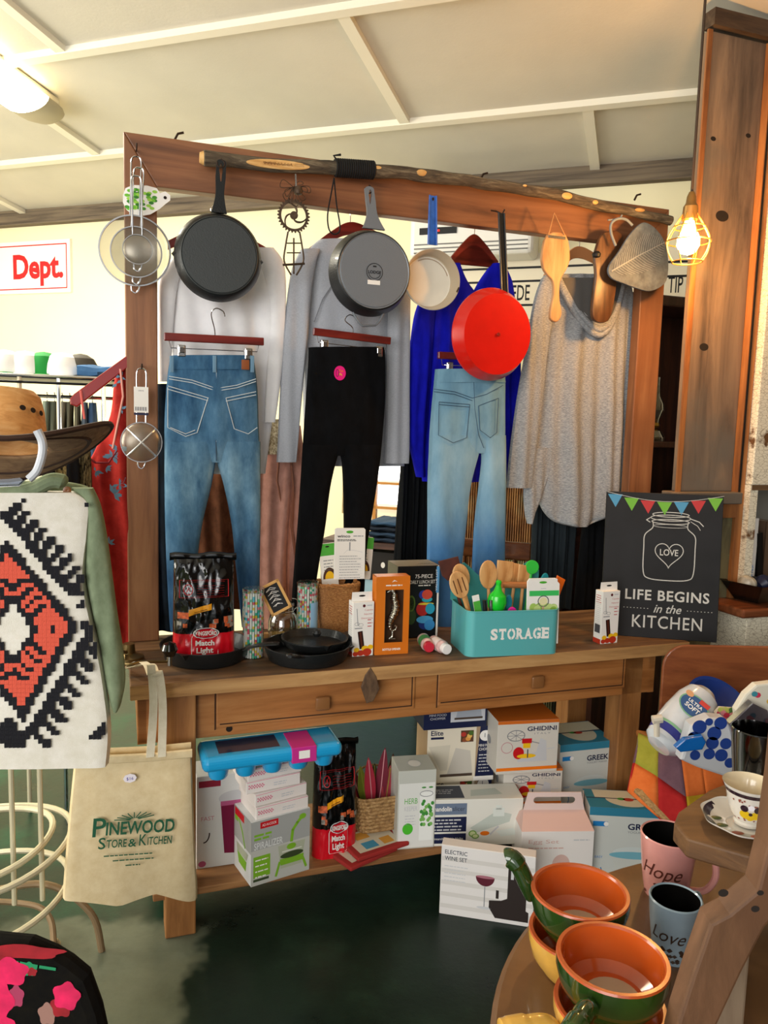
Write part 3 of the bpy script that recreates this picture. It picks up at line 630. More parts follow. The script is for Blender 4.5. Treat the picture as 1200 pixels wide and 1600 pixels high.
def iron_handle(root, c, v, top, w0=.045, w1=.026, hole=True, m=IRON, ln=None, wn=.016):
    """tapered handle with a tear-drop hole; c pan rim top, top = handle tip"""
    L = top.z - c.z; dx = top.x - c.x; out = []
    def wd(t): return w0 * (1 - t) ** 3 * 1.0 + wn / 2 + (w1 / 2 - wn / 2) * max(0, min(1, (t - .35) / .3))
    n = 14; lf = [(c.x + dx * t - wd(t), c.z + L * t) for t in [k / n * .93 for k in range(n + 1)]]
    rt = [(c.x + dx * t + wd(t), c.z + L * t) for t in [k / n * .93 for k in range(n + 1)]]
    tipc = (c.x + dx * .93, c.z + L * .93); tip = [(tipc[0] + wd(.93) * math.cos(R(a)), tipc[1] + L * .07 * math.sin(R(a))) for a in range(20, 180, 20)]
    ol = rt + tip + lf[::-1]
    if hole:   # bring the slot in as a bridge-free ring: outline pieces left and right of the hole
        z0, z1 = c.z + L * .58, c.z + L * .93; hw = w1 * .2; cx = c.x + dx * .78
        hol = [(cx + hw * math.cos(R(a)) * (1 if math.sin(R(a)) > 0 else .6), (z0 + z1) / 2 + (z1 - z0) / 2 * math.sin(R(a))) for a in range(-90, 270, 20)]
        bm = bmesh.new()
        ev = [bm.verts.new((x, 0, z)) for x, z in ol]; hv_ = [bm.verts.new((x, 0, z)) for x, z in hol]
        ee = [bm.edges.new((ev[i], ev[(i + 1) % len(ev)])) for i in range(len(ev))] + [bm.edges.new((hv_[i], hv_[(i + 1) % len(hv_)])) for i in range(len(hv_))]
        bmesh.ops.triangle_fill(bm, edges=ee, use_beauty=True)
        e = bmesh.ops.extrude_face_region(bm, geom=bm.faces[:])
        for g in e['geom']:
            if isinstance(g, bmesh.types.BMVert): g.co.y += .012
        bmesh.ops.recalc_face_normals(bm, faces=bm.faces[:])
        b = B(); b.X = T(0, v, 0); b.bm(bm, m)
    else:
        b = B(); b.X = T(0, v, 0); b.prism(ol, .012, m, bev=.002)
    child(b, 'handle', root)
iron_handle(root, Vector((c.x, 0, c.z + rr * .98)), pv - .02, Lv(345, 252, pv), .016, .030, wn=.017)
b = B(); s_hook(b, Lv(345, 262, pv - .02)); child(b, 'hook', root)
# lodge-like grey skillet: plain roundel on its back
pv = .35; c = Lv(577, 428, pv); rr = (Lv(638, 428, pv).x - Lv(513, 428, pv).x) / 2
GIR = mat('grey_iron', '#7c8187', .4, .25, bump=.2, bscale=250)
root = thingT('cast_iron_skillet', 'deep cast iron skillet with grey base roundel and white sticker, hanging under the cord', 'skillet', c.x, pv, c.z)
F = T(c.x, pv, c.z) @ Matrix.Rotation(R(90), 4, 'X')
b = B(); b.X = F; b.lathe([(rr * .93, -.002), (rr, -.004), (rr * 1.0, .004), (rr * .9, .055), (rr * .865, .058)], IRON, 64)
b.lathe([(rr * .865, .058), (rr * .84, .0555), (rr * .82, .058), (rr * .80, .058), (0, .0575)], GIR, 64)
b.X = Matrix.Identity(4); P = T(c.x, pv - .0585, c.z)
DG = mat('cast_mark', '#26282c', .5, .3)
b.ring(P, .0, -.004, .028, .028, .0022, DG); b.text(P, 'LODGE', 0, -.009, .010, DG, al='C', width=.046, off=.03); b.ring(P, 0, -.004, .021, .021, .002, DG, t0=200, t1=340); b.rect(P, -.006, .012, .006, .017, DG)
b.rect(P, -.024, -.045, .02, -.031, WHITE, 2); child(b, 'pan_body', root)
iron_handle(root, Vector((c.x - .001, 0, c.z + rr * .97)), pv - .045, Lv(577, 291, pv - .045), .03, .031, True, GIR, wn=.018)
b = B(); q = [Lv(x, y, pv - .01) for x, y in ((551, 488), (560, 503), (566, 509), (587, 508), (593, 502), (600, 487))]; b.tube(q, .006, GIR, 8, flat=.7); child(b, 'helper_handle', root)
b = B(); s_hook(b, Lv(576, 302, pv - .04)); child(b, 'hook', root)
# cream enamel pan with blue handle: inside faces the viewer
pv = .37; c = Lv(676, 437, pv); rr = (Lv(719, 437, pv).x - Lv(634, 437, pv).x) / 2
ENA = mat('cream_enamel', '#ece4d2', .25, coat=.5, var=.05, vscale=12); BLH = mat('blue_enamel', '#2f62b8', .3, coat=.5, var=.2, vscale=40)
root = thingT('enamel_pan', 'small cream enamel pan with a blue handle hanging right of the sticker skillet', 'pan', c.x, pv, c.z)
F = T(c.x, pv, c.z) @ Matrix.Rotation(R(90), 4, 'X')
b = B(); b.X = F; b.lathe([(rr, .004), (rr * 1.02, .0), (rr * .97, -.004), (rr * .88, -.045), (rr * .84, -.05), (0, -.05)], ENA, 64)
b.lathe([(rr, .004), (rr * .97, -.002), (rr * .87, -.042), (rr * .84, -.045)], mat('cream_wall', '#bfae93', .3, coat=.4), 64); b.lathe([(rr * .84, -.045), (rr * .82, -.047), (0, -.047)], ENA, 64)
b.X = T(c.x, pv, c.z); b.ring(T(0, .046, -.0), 0, .0, rr * .77, rr * .77, .003, mat('worn_enamel', '#b39b80', .5), 1, t0=20, t1=120)
b.line(T(0, -.004, 0), [(rr * .9, -.035), (rr * .97, -.02)], .006, mat('chip_dark', '#2a2624', .6), 1)
child(b, 'pan_body', root)
b = B(); b.X = T(0, pv - .004, 0); h0 = Lv(675, 383, pv); h1 = Lv(676, 306, pv)
b.prism([(h0.x - .017, h0.z), (h0.x + .017, h0.z), (h1.x + .013, h1.z), (h1.x - .013, h1.z)], .006, BLH, bev=.002)
for s_ in (-1, 1): b.tube([(h0.x + s_ * .016, 0, h0.z), (h1.x + s_ * .012, 0, h1.z)], .0035, BLH, 8)
b.disc(T(0, -.001, 0), h1.x, h1.z - .012, .004, .006, mat('hole_dark', '#20140c', .9)); child(b, 'handle', root, 'blue handle')
# red pan
pv = .33; c = Lv(768, 523, pv); rr = (Lv(829, 510, pv).x - Lv(698, 535, pv).x) / 2 * 1.0
RED = mat('red_enamel', '#d5190f', .28, coat=.6, var=.06, vscale=20)
root = thingT('red_pan', 'bright red enamel pan with a black handle hanging base outwards', 'pan', c.x, pv, c.z)
F = T(c.x, pv, c.z, R(7)) @ Matrix.Rotation(R(90 + 4), 4, 'X')
b = B(); b.X = F; b.lathe([(rr * .94, -.004), (rr * .99, -.006), (rr * .99, .0), (rr * .865, .038), (rr * .85, .042), (rr * .835, .042), (0, .041)], RED, 64)
b.lathe([(.007, .045), (.006, .046), (0, .046)], mat('red_dark', '#8a100c', .4), 16); b.lathe([(rr * .92, -.004), (rr * .78, .035), (0, .036)], mat('pan_inside', '#e8e2d4', .3), 40)
child(b, 'pan_body', root)
BH = mat('black_enamel', '#121214', .35, coat=.4, var=.4, vscale=120)
b = B(); h0 = Lv(786, 470, pv); h1 = Lv(781, 334, pv); b.X = T(0, pv - .012, 0)
b.prism([(h0.x - .016, h0.z - .015), (h0.x + .016, h0.z - .015), (h0.x + .012, h0.z + .02), (h1.x + .012, h1.z), (h1.x - .012, h1.z), (h0.x - .012, h0.z + .02)], .006, BH, bev=.002)
for s_ in (-1, 1): b.tube([(h0.x + s_ * .012, 0, h0.z + .01), (h1.x + s_ * .011, 0, h1.z)], .0035, BH, 8)
child(b, 'handle', root, 'black handle')
b = B(); q = Lv(775, 330, pv + .02); b.tube([q + Vector((-.02, 0, 0)), q, q + Vector((.02, -.01, -.01)), q + Vector((.024, -.02, .004))], .003, mat('rusty_nail', '#3a2a20'), 6); child(b, 'hook', root)

# ---------------------------------------------------------------- sieves
def sieve_mesh():
    if 'sieve_mesh' in MATS: return MATS['sieve_mesh']
    m = bpy.data.materials.new('sieve_mesh'); m.use_nodes = True; nt = m.node_tree; N = nt.nodes.new; K = nt.links.new
    b_ = nt.nodes['Principled BSDF']; b_.inputs['Base Color'].default_value = lin('#a8a294'); b_.inputs['Metallic'].default_value = .7; b_.inputs['Roughness'].default_value = .35
    b_.inputs['Alpha'].default_value = .45
    MATS['sieve_mesh'] = m; return m
def strainer(label, px, py, v, rpx, depth, toppx, nose=True, group=None, X=False):
    c = Lv(px, py, v); r = (Lv(px + rpx, py, v).x - Lv(px - rpx, py, v).x) / 2
    root = thingT('strainer', label, 'strainer', c.x, v, c.z, group)
    F = T(c.x, v, c.z) @ Matrix.Rotation(R(90), 4, 'X')
    b = B(); b.X = F; b.lathe([(r * .96, -.004), (r, -.004), (r, .004), (r * .96, .004), (r * .95, 0)], STEEL, 56); child(b, 'rim', root)
    b = B(); b.X = F; b.lathe([(r * .96 * math.cos(R(a)), depth * math.sin(R(a))) for a in range(0, 91, 10)], sieve_mesh(), 48)
    if X:
        for s_ in (-1, 1): b.tube([(r * .96 * math.cos(R(a)) * s_ * .7, r * .96 * math.cos(R(a)) * .7, depth * math.sin(R(a)) + .003) for a in range(0, 181, 15)], .003, mat('weld_bright', '#eeeeee', .3, .8), 6)
    child(b, 'mesh_bowl', root)
    t = Lv(*toppx, v); b = B(); wd = .014
    b.tube(sm([(c.x - wd, v, c.z + r * .98), (c.x - wd + (t.x - c.x) * .5, v, (c.z + r + t.z) / 2), (t.x - wd, v, t.z - .012), (t.x, v, t.z), (t.x + wd, v, t.z - .012), (c.x + wd + (t.x - c.x) * .5, v, (c.z + r + t.z) / 2), (c.x + wd, v, c.z + r * .98)], 6), .0026, CHROME, 8); child(b, 'handle', root)
    if nose:
        b = B(); b.tube(sm([(c.x - .012, v, c.z - r), (c.x - .01, v, c.z - r - .014), (c.x, v, c.z - r - .02), (c.x + .008, v, c.z - r - .012), (c.x + .012, v, c.z - r)], 5), .0022, CHROME, 6); child(b, 'rest_hook', root)
    return root
strainer('largest wire strainer of the cluster on the left frame post, outermost rim', 211, 392, .415, 57, -.035, (213, 245))
strainer('middle strainer nested in front of the large one on the left frame post', 213, 394, .385, 41, -.03, (217, 262))
strainer('smallest wire strainer in front of the cluster on the left frame post', 215, 390, .36, 24, .015, (213, 275))
root = strainer('single small strainer with a hang tag low on the left frame post', 221, 691, .40, 33, .03, (221, 576), X=True)
b = B(); a = Lv(209, 604, .385); c = Lv(232, 645, .385); b.X = T(0, .385, 0); b.box(a.x, 0, c.z, c.x, .002, a.z, WHITE); P = Matrix.Identity(4)
b.text(P, 'sieve', (a.x + c.x) / 2, a.z - .014, .006, GREYI, al='C')
for k in range(14): b.rect(P, a.x + .004 + k * .0026, c.z + .006, a.x + .004 + k * .0026 + (.0008 + .0009 * (k % 3 == 0)), c.z + .018, NAVY)
b.rect(P, a.x, c.z - .008, c.x, c.z - .001, NAVY); child(b, 'hang_tag', root)
# green leaf card on the strainers
root = thingT('leaf_tag', 'white rounded card with a green leaf print behind the strainer handles', 'tag', Lv(228, 312, .425).x, .425, Lv(228, 335, .425).z)
b = B(); b.X = T(0, .425, 0); ol = [Lv(x, y, .425) for x, y in ((192, 305), (196, 294), (208, 289), (230, 290), (245, 294), (250, 302), (258, 299), (266, 305), (266, 313), (258, 319), (250, 326), (235, 335), (212, 339), (198, 328), (192, 316))]
ol = [(p.x, p.z) for p in ol]; b.prism(ol, .002, WHITE)
q = random.Random(4); P = Matrix.Identity(4)
for k in range(60):
    a = Lv(222 + q.uniform(-24, 20), 313 + q.uniform(-17, 14), .425); g = q.choice(('#3f8f1e', '#6dbb2c', '#9ad04a', '#2f7a1c'))
    b.disc(P, a.x, a.z, .008, .005, mat('leaf' + g, g, .5), 1 + k * .02, 8)
a = Lv(258, 309, .425); b.disc(P, a.x, a.z, .005, .005, mat('hole_dark', '#20140c'), 3); child(b, 'card', root)
for nx, ny, lb in ((213, 238, 'nail high on the left frame post carrying the strainer cluster'), (221, 576, 'nail on the left frame post carrying the single strainer')):
    q = Lv(nx, ny, .43); b = B(); b.tube([(0, 0.02, .01), (0, -.045, 0), (0, -.05, .012)], .0025, mat('rusty_nail', '#3a2a20'), 6); tag(b.obj('nail', None, TM @ T(q.x, .43, q.z)), lb, 'nail', 'nails on the left post')

# ---------------------------------------------------------------- gear-and-chain mobile
RUST = mat('rusty_gear', '#5b4a3c', .55, .7, bump=.5, bscale=200, var=.3, vscale=60)
gv = .37
root = thingT('gear_mobile', 'rusty bicycle gear and wire ornament hanging between the two black skillets', 'ornament', Lv(460, 340, gv).x, gv, Lv(460, 280, gv).z)
c = Lv(459, 337, gv); r = (Lv(485, 337, gv).x - Lv(434, 337, gv).x) / 2
b = B(); b.X = T(c.x, gv, c.z); n = 30; vs = []; fs = []
ol = []
for k in range(n * 4):
    a = 2 * math.pi * k / (n * 4); rr = r * (1.0 if k % 4 in (0, 1) else .9); ol.append((rr * math.cos(a), rr * math.sin(a)))
il = [(r * .76 * math.cos(2 * math.pi * k / (n * 4)), r * .76 * math.sin(2 * math.pi * k / (n * 4))) for k in range(n * 4)]
rows = [[(x, 0, z) for x, z in ol], [(x, 0, z) for x, z in il], [(x, .004, z) for x, z in il], [(x, .004, z) for x, z in ol], [(x, 0, z) for x, z in ol]]
b.grid(rows, RUST, False, closed=True)
for k in range(3):
    a0 = R(120 * k + 30); b.tube([(math.cos(a0 + t * 1.5) * r * (.15 + .65 * t), .002, math.sin(a0 + t * 1.5) * r * (.15 + .65 * t)) for t in [j / 10 for j in range(11)]], [.008 - .003 * abs(j / 5 - 1) for j in range(11)], RUST, 8, flat=.4)
b.lathe([(.012, -.004), (.013, .006), (0, .006)], RUST, 16, M=Matrix.Rotation(R(90), 4, 'X')); child(b, 'gear_ring', root)
b = B(); t = Lv(463, 298, gv); q = random.Random(2)
for k in range(9):
    a = R(q.uniform(0, 360)); s_ = q.uniform(.03, .055); t2 = t + Vector((-.01, 0, .01))
    b.tube(sm([t2, t2 + Vector((math.cos(a) * s_, -.01, math.sin(a) * s_)), t2 + Vector((math.cos(a + .5) * s_, .01, math.sin(a + .5) * s_)), t2], 6), .0012, RUST, 5)
b.lathe([(0, -.014), (.013, -.01), (.016, 0), (.012, .012), (0, .015)], RUST, 14, M=T(t.x + .006, gv, t.z)); b.tube([Lv(462, 272, gv), t], .003, STEEL, 6); child(b, 'wire_burst', root)
b = B()
for s_ in (-1, 1): b.tube(sm([Lv(459 + s_ * 9, 362, gv), Lv(459 + s_ * 13, 385, gv), Lv(459 + s_ * 15, 408, gv), Lv(459 + s_ * 4, 430, gv)], 5), .003, RUST, 6)
b.tube([Lv(442, 414, gv), Lv(476, 412, gv)], .004, RUST, 6); b.tube([Lv(459, 372, gv), Lv(459, 428, gv)], .003, RUST, 6)
for y_ in (380, 395): b.tube([Lv(448, y_, gv), Lv(470, y_, gv)], .0022, RUST, 6)
child(b, 'lower_links', root)

# ---------------------------------------------------------------- wooden paddles and pot-holder
PAD = wood('maple_paddle', ['#9a6b40', '#bb8a58', '#d0a271'], (9, 9, 1.5), .5, .1, 3)
pv = .37
root = thingT('wooden_paddle', 'pale wooden paddle scoop hung from a cord with a small metal plate', 'paddle', Lv(868, 430, pv).x, pv, Lv(868, 500, pv).z)
ol = [Lv(x, y, pv) for x, y in ((856, 366), (884, 366), (891, 398), (888, 416), (879, 432), (875, 445), (875, 470), (878, 488), (874, 500), (867, 503), (860, 497), (861, 480), (865, 460), (864, 440), (856, 430), (849, 418), (847, 398))]
b = B(); b.X = T(0, pv, 0); b.prism([(p.x, p.y) for p in sm([Vector((p.x, p.z, 0)) for p in ol], 3, True)][::-1], .016, PAD, bev=.004); child(b, 'paddle_body', root)
b = B(); a = Lv(857, 367, pv); c = Lv(883, 375, pv); b.box(a.x, pv - .003, c.z, c.x, pv, a.z, STEEL, .001); child(b, 'metal_plate', root)
b = B(); t = Lv(866, 333, pv); b.tube([Lv(857, 367, pv - .002), t, Lv(882, 367, pv - .002)], .0028, mat('jute', '#c08a55', .9), 6); child(b, 'cord', root)
DW = wood('walnut_spoon', ['#2c1a10', '#54351f', '#7a5535'], (9, 9, 1.5), .4, .15, 3)
pv = .385
root = thingT('wooden_spoon_rest', 'dark walnut ribbed paddle hanging behind the grey leaf', 'paddle', Lv(943, 430, pv).x, pv, Lv(943, 500, pv).z)
ol = [Lv(x, y, pv) for x, y in ((938, 372), (948, 362), (962, 360), (975, 370), (975, 392), (966, 425), (962, 460), (956, 490), (948, 503), (934, 503), (926, 492), (928, 460), (932, 430), (930, 400))]
b = B(); b.X = T(0, pv, 0); b.prism([(p.x, p.y) for p in sm([Vector((p.x, p.z, 0)) for p in ol], 3, True)][::-1], .02, DW, bev=.005)
for dx in (-8, 0, 8): b.tube([Lv(945 + dx * .6, 400, pv - .001), Lv(942 + dx * .7, 440, pv - .002), Lv(939 + dx * .8, 494, pv - .001)], .004, DW, 8)
child(b, 'paddle_body', root)
b = B(); q = Lv(932, 398, pv - .02); b.lathe([(0, -.012), (.014, -.008), (.017, .002), (.01, .012), (0, .014)], BLACKM, 16, M=T(q.x, pv - .02, q.z)); child(b, 'knob', root)
# grey leaf
LF = cloth('grey_felt', [(.3, '#565b60'), (.7, '#737a80')], (6, 6, 6), bump=.5)
LFV = mat('leaf_vein', '#8f9599', .8)
pv = .345
root = thingT('leaf_trivet', 'grey ribbed leaf shaped pot holder hanging at the right end of the branch', 'pot holder', Lv(1000, 400, pv).x, pv, Lv(1000, 450, pv).z)
ol = [Lv(x, y, pv) for x, y in ((953, 413), (968, 392), (983, 368), (1000, 350), (1012, 348), (1028, 360), (1040, 380), (1045, 410), (1042, 438), (1030, 450), (1015, 455), (1000, 452), (975, 443), (958, 436), (951, 426))]
b = B(); b.X = T(0, pv, 0); b.prism([(p.x, p.y) for p in sm([Vector((p.x, p.z, 0)) for p in ol], 3, True)][::-1], .012, LF, bev=.004)
a = Lv(955, 424, pv); c = Lv(1040, 378, pv); P = Matrix.Identity(4)
b.tube([a + Vector((0, -pv - .001, 0)), a.lerp(c, .5) + Vector((0, -pv - .003, .004)), c + Vector((0, -pv - .001, 0))], [.003, .0022, .001], LFV, 6)
q = random.Random(6)
for side in (-1, 1):
    for k in range(44):
        t = .03 + .95 * k / 44; o_ = a.lerp(c, t); d = (c - a).normalized(); nn = Vector((-d.z, 0, d.x)) * side
        L_ = .078 * math.sin(math.pi * min(1, t * .9 + .12)) * (.9 + .15 * q.random())
        b.line(P, [(o_.x, o_.z), (o_.x + nn.x * L_ * .5 + d.x * L_ * .35, o_.z + nn.z * L_ * .5 + d.z * L_ * .35), (o_.x + nn.x * L_ * .85 + d.x * L_ * .75, o_.z + nn.z * L_ * .85 + d.z * L_ * .75)], .0012, LFV if k % 2 else mat('leaf_shadow_rib', '#484d52', .9), 2)
child(b, 'leaf_body', root)
b = B(); b.tube(sm([Lv(x, y, pv + .005) for x, y in ((962, 384), (955, 365), (955, 350), (965, 342), (978, 343), (988, 352))], 5), .005, mat('grey_cord', '#7d8589', .9), 8); b.tube([Lv(950, 344, pv + .01), Lv(968, 342, pv + .01), Lv(972, 336, pv + .01)], .003, mat('grey_cord', '#7d8589'), 6); child(b, 'hanging_loop', root)

# pendant bulb
root = thing('pendant_lamp', 'glowing bare bulb in a brass wire cage on a long black cord', 'pendant lamp', Matrix.Translation(CAM + ray(1081, 300) * 3.1) @ Matrix.Scale(1.25, 4))
o = root.matrix_world.translation; ztop = 3.1 + .12 * 0
b = B(); b.tube([(0, 0, .0), (.0, .0, .74)], .004, mat('cord_brown', '#3a2c20', .7), 8); b.obj('cord', root)
b = B(); b.lathe([(.007, .0), (.012, -.012), (.014, -.03), (.02, -.04), (.022, -.075), (.018, -.08), (0, -.08)], mat('socket_bronze', '#9a7a4a', .35, .8), 24); b.obj('socket', root)
b = B(); b.lathe([(.012, -.08), (.018, -.1), (.03, -.125), (.031, -.145), (.02, -.165), (0, -.172)], mat('glowing_bulb', (1.0, .62, .22), .3, emit=22), 24); b.obj('bulb', root)
b = B(); CG = mat('cage_wire', '#d8a95c', .3, .8)
for k in range(8):
    a = 2 * math.pi * k / 8; b.tube(sm([(r_ * math.cos(a), r_ * math.sin(a), z) for r_, z in ((.02, -.06), (.04, -.09), (.06, -.13), (.055, -.165), (.04, -.19))], 4), .0018, CG, 6)
for r_, z in ((.0605, -.135), (.0405, -.19), (.043, -.095)): b.tube([(r_ * math.cos(R(a)), r_ * math.sin(R(a)), z) for a in range(0, 360, 15)], .002, CG, 6, closed=True)
b.obj('wire_cage', root)
pl = bpy.data.lights.new('pendant_glow', 'POINT'); pl.energy = 17; pl.color = (1.0, .48, .14); pl.shadow_soft_size = .035
po = bpy.data.objects.new('pendant_glow', pl); COL.objects.link(po); po.location = o + Vector((0, -.09, -.19))
# ================================================================ CLOTHES
def garment(b, rows, v, th, m, amp=.008, freq=38, seed=0, n=44, sub=6, TMr=None, back=.5, smear=.35, p=2.6, wav=None, tap=0):
    """puffy closed cloth volume; rows: (py, pxL, pxR) traced on the plane v (table frame)"""
    A = [Vector((Lv(l, y, v).x, 0, Lv(l, y, v).z)) if not isinstance(y, tuple) else None for y, l, r in rows]
    L = sm([Vector((q.x, 0, q.z)) for q in A], sub); Rr = sm([Vector((Lv(r, y, v).x, 0, Lv(r, y, v).z)) for y, l, r in rows], sub)
    nr = len(L); loops = []
    z0 = L[0].z; z1 = L[-1].z
    for i in range(nr):
        fr = []; bk = []
        t = i / (nr - 1); env = min(1, .25 + t * 1.6)
        for k in range(n + 1):
            s_ = k / n; q = L[i].lerp(Rr[i], s_); D = th * max(0, 1 - abs(2 * s_ - 1) ** p) ** (1 / p) * (1 - tap * max(0, (t - .7) / .3))
            ph = seed * 3.1 + 2.2 * noise.noise(Vector((q.x * 3 + seed, q.z * 1.6, seed)))
            f = amp * env * (math.sin(q.x * freq + ph + smear * q.z * 4) + .6 * math.sin(q.x * freq * 2.3 + ph * 1.7 + q.z * 2)) * min(1, 8 * s_ * (1 - s_) + .15)
            f += .35 * amp * noise.noise(Vector((q.x * 14, q.z * 7, seed + 5)))
            zz = q.z + (wav(s_) * t if wav else 0)
            fr.append((q.x, v - D - f, zz)); bk.append((q.x, v + D * back - f * .6 + .002, zz))
        loops.append(fr + bk[::-1])
    b.grid(loops, m, True, closed=True)
    mm = 2 * (n + 1)
    for i, flip in ((0, 0), (nr - 1, 1)):
        q = loops[i]; vs = q; fs = [[k, k + 1, mm - 2 - k, mm - 1 - k] for k in range(n)]
        b.add(vs, fs, m, True)
    return L, Rr
def stitch(b, pts, v, off, r, m):
    b.tube([Lv(x, y, v) + Vector((0, -off, 0)) for x, y in pts], r, m, 5)
HG = wood('mahogany_hanger', ['#3a0c08', '#6a1a12', '#85291c'], (1.2, 9, 9), .3, .1, 3, coat=.5)
def clip_hanger(label, l, r, v, hook, clips, group='wooden trouser hangers with clips'):
    a = Lv(l[0], l[1], v); c = Lv(r[0], r[1], v); root = thingT('trouser_hanger', label, 'hanger', (a.x + c.x) / 2, v, (a.z + c.z) / 2, group)
    d = (c - a); b = B(); M = T(a.x, v, a.z, 0, 0, math.atan2(-d.z, d.x)); w_ = d.length
    b.box(0, -.008, -.013, w_, .008, .013, HG, .003, M=M); child(b, 'bar', root)
    for t in clips:
        q = a + d * t; b = B(); b.box(q.x - .013, v - .014, q.z - .062, q.x + .013, v + .008, q.z - .024, STEEL, .003); b.box(q.x - .009, v - .018, q.z - .05, q.x + .009, v - .013, q.z - .03, CHROME, .002); child(b, 'clip', root)
    b = B(); q0 = a + d * .05; q1 = a + d * .95
    b.tube([q0 + Vector((0, 0, -.01)), q0 + Vector((.005, 0, -.034)), q1 + Vector((-.005, 0, -.034)), q1 + Vector((0, 0, -.01))], .0018, CHROME, 6); child(b, 'clip_rail', root)
    b = B(); m_ = a + d * .5; h = Lv(hook[0], hook[1], v)
    b.tube(sm([m_, m_ + Vector((0, 0, .03)), Vector((h.x - .02, v, h.z - .02)), Vector((h.x - .005, v, h.z)), Vector((h.x + .018, v, h.z - .008)), Vector((h.x + .024, v, h.z - .024))], 6), .002, CHROME, 6); child(b, 'hook', root)
    return root
def wish_hanger(label, neck, l, r, v, m=HG, hookm=CHROME, group='wooden shirt hangers on the frame'):
    """shaped shoulder hanger: neck, left and right ends in pixels"""
    c = Lv(neck[0], neck[1], v); a = Lv(l[0], l[1], v); e = Lv(r[0], r[1], v)
    root = thingT('shirt_hanger', label, 'hanger', c.x, v, c.z, group)
    up = sm([a + Vector((0, 0, .008)), a.lerp(c, .55) + Vector((0, 0, .014)), c + Vector((0, 0, .0)), e.lerp(c, .55) + Vector((0, 0, .014)), e + Vector((0, 0, .008))], 8)
    dn = sm([e + Vector((0, 0, -.022)), e.lerp(c, .55) + Vector((0, 0, -.022)), c + Vector((0, 0, -.045)), a.lerp(c, .55) + Vector((0, 0, -.022)), a + Vector((0, 0, -.022))], 8)
    b = B(); b.X = T(0, v - .006, 0); b.prism([(q.x, q.z) for q in up + dn][::-1], .014, m, bev=.003); child(b, 'shoulders', root)
    b = B(); b.tube(sm([c + Vector((0, 0, -.01)), c + Vector((0, 0, .03)), c + Vector((-.014, 0, .05)), c + Vector((0, 0, .066)), c + Vector((.016, 0, .056))], 6), .002, hookm, 6); child(b, 'hook', root)
    return root
def cl(name, label, cat, u, v, z): return thingT(name, label, cat, u, v, z)
# --- white top behind the black skillet
WC = cloth('white_cotton', [(.3, '#f0eef0'), (.7, '#fbfafa')], (3, 3, 3), bump=.15)
v = .55
root = cl('white_top', 'loose white top hanging behind the big black skillet', 'shirt', Lv(340, 600, v).x, v, Lv(340, 700, v).z)
b = B(); garment(b, [(385, 300, 400), (400, 278, 418), (430, 262, 430), (480, 262, 440), (560, 266, 438), (640, 266, 428), (700, 268, 420), (740, 270, 415)], v, .03, WC, .010, 26, 1); child(b, 'body', root)
b = B(); garment(b, [(405, 268, 300), (440, 248, 280), (500, 246, 272), (560, 246, 268), (596, 248, 264)], v - .02, .02, WC, .004, 50, 2, n=20); child(b, 'sleeve', root)
b = B(); garment(b, [(388, 400, 428), (410, 405, 443), (450, 415, 447), (520, 420, 445), (600, 415, 438), (660, 412, 430)], v - .02, .02, WC, .004, 50, 3, n=20); child(b, 'sleeve', root)
wish_hanger('mahogany hanger inside the white top behind the black skillet', (336, 352), (262, 380), (415, 390), v)
# lace scarf hem and dusty pink dress behind jeans
PK = cloth('dusty_pink', [(.3, '#a97767'), (.7, '#c99585')], (5, 5, 3), 8, bump=.5)
v = .62
root = cl('pink_dress', 'dusty pink lace edged dress hanging between the jeans and black trousers', 'dress', Lv(440, 700, v).x, v, Lv(440, 940, v).z)
b = B(); garment(b, [(665, 404, 470), (700, 402, 474), (760, 400, 478), (850, 402, 476), (950, 405, 470), (1000, 405, 465)], v, .03, PK, .012, 46, 4, n=60); child(b, 'skirt', root)
b = B(); 
for x0_, pts in ((0, ((434, 700), (430, 750), (440, 800), (437, 870), (441, 930))), (0, ((450, 700), (455, 760), (452, 820), (460, 880), (463, 940)))): b.tube([Lv(x, y, v) + Vector((0, -.036, 0)) for x, y in pts], .004, mat('lace_brown', '#8c5a45', .9), 6)
child(b, 'seam_ruffle', root)
LC = cloth('metallic_lace', [(.4, '#8f7a58'), (.6, '#e5d8b8')], (30, 30, 30), 4, bump=.9)
b = B(); garment(b, [(655, 404, 440), (680, 402, 442), (710, 412, 438)], v - .03, .012, LC, .006, 90, 5, n=30); child(b, 'lace_trim', root, 'cream and bronze lace')
BR = cloth('brown_cloth', [(.3, '#4a2c1c'), (.7, '#7a4d34')], (5, 5, 3), bump=.3)
v = .68
root = cl('brown_dress', 'brown dress showing between the legs of the blue jeans', 'dress', Lv(360, 700, v).x, v, Lv(360, 940, v).z)
b = B(); garment(b, [(690, 300, 408), (760, 300, 408), (860, 300, 406), (950, 300, 405)], v, .03, BR, .012, 40, 6); child(b, 'skirt', root)
# navy garment at left edge of opening
NV = cloth('navy_cloth', [(.3, '#0a1018'), (.7, '#1b2b3c')], (4, 4, 2), bump=.3)
v = .52
root = cl('navy_dress', 'narrow dark navy garment between the left post and the blue jeans', 'dress', Lv(258, 760, v).x, v, Lv(258, 960, v).z)
b = B(); garment(b, [(600, 246, 275), (700, 246, 285), (850, 246, 290), (985, 246, 290)], v, .02, NV, .008, 60, 7, n=24); child(b, 'body', root)
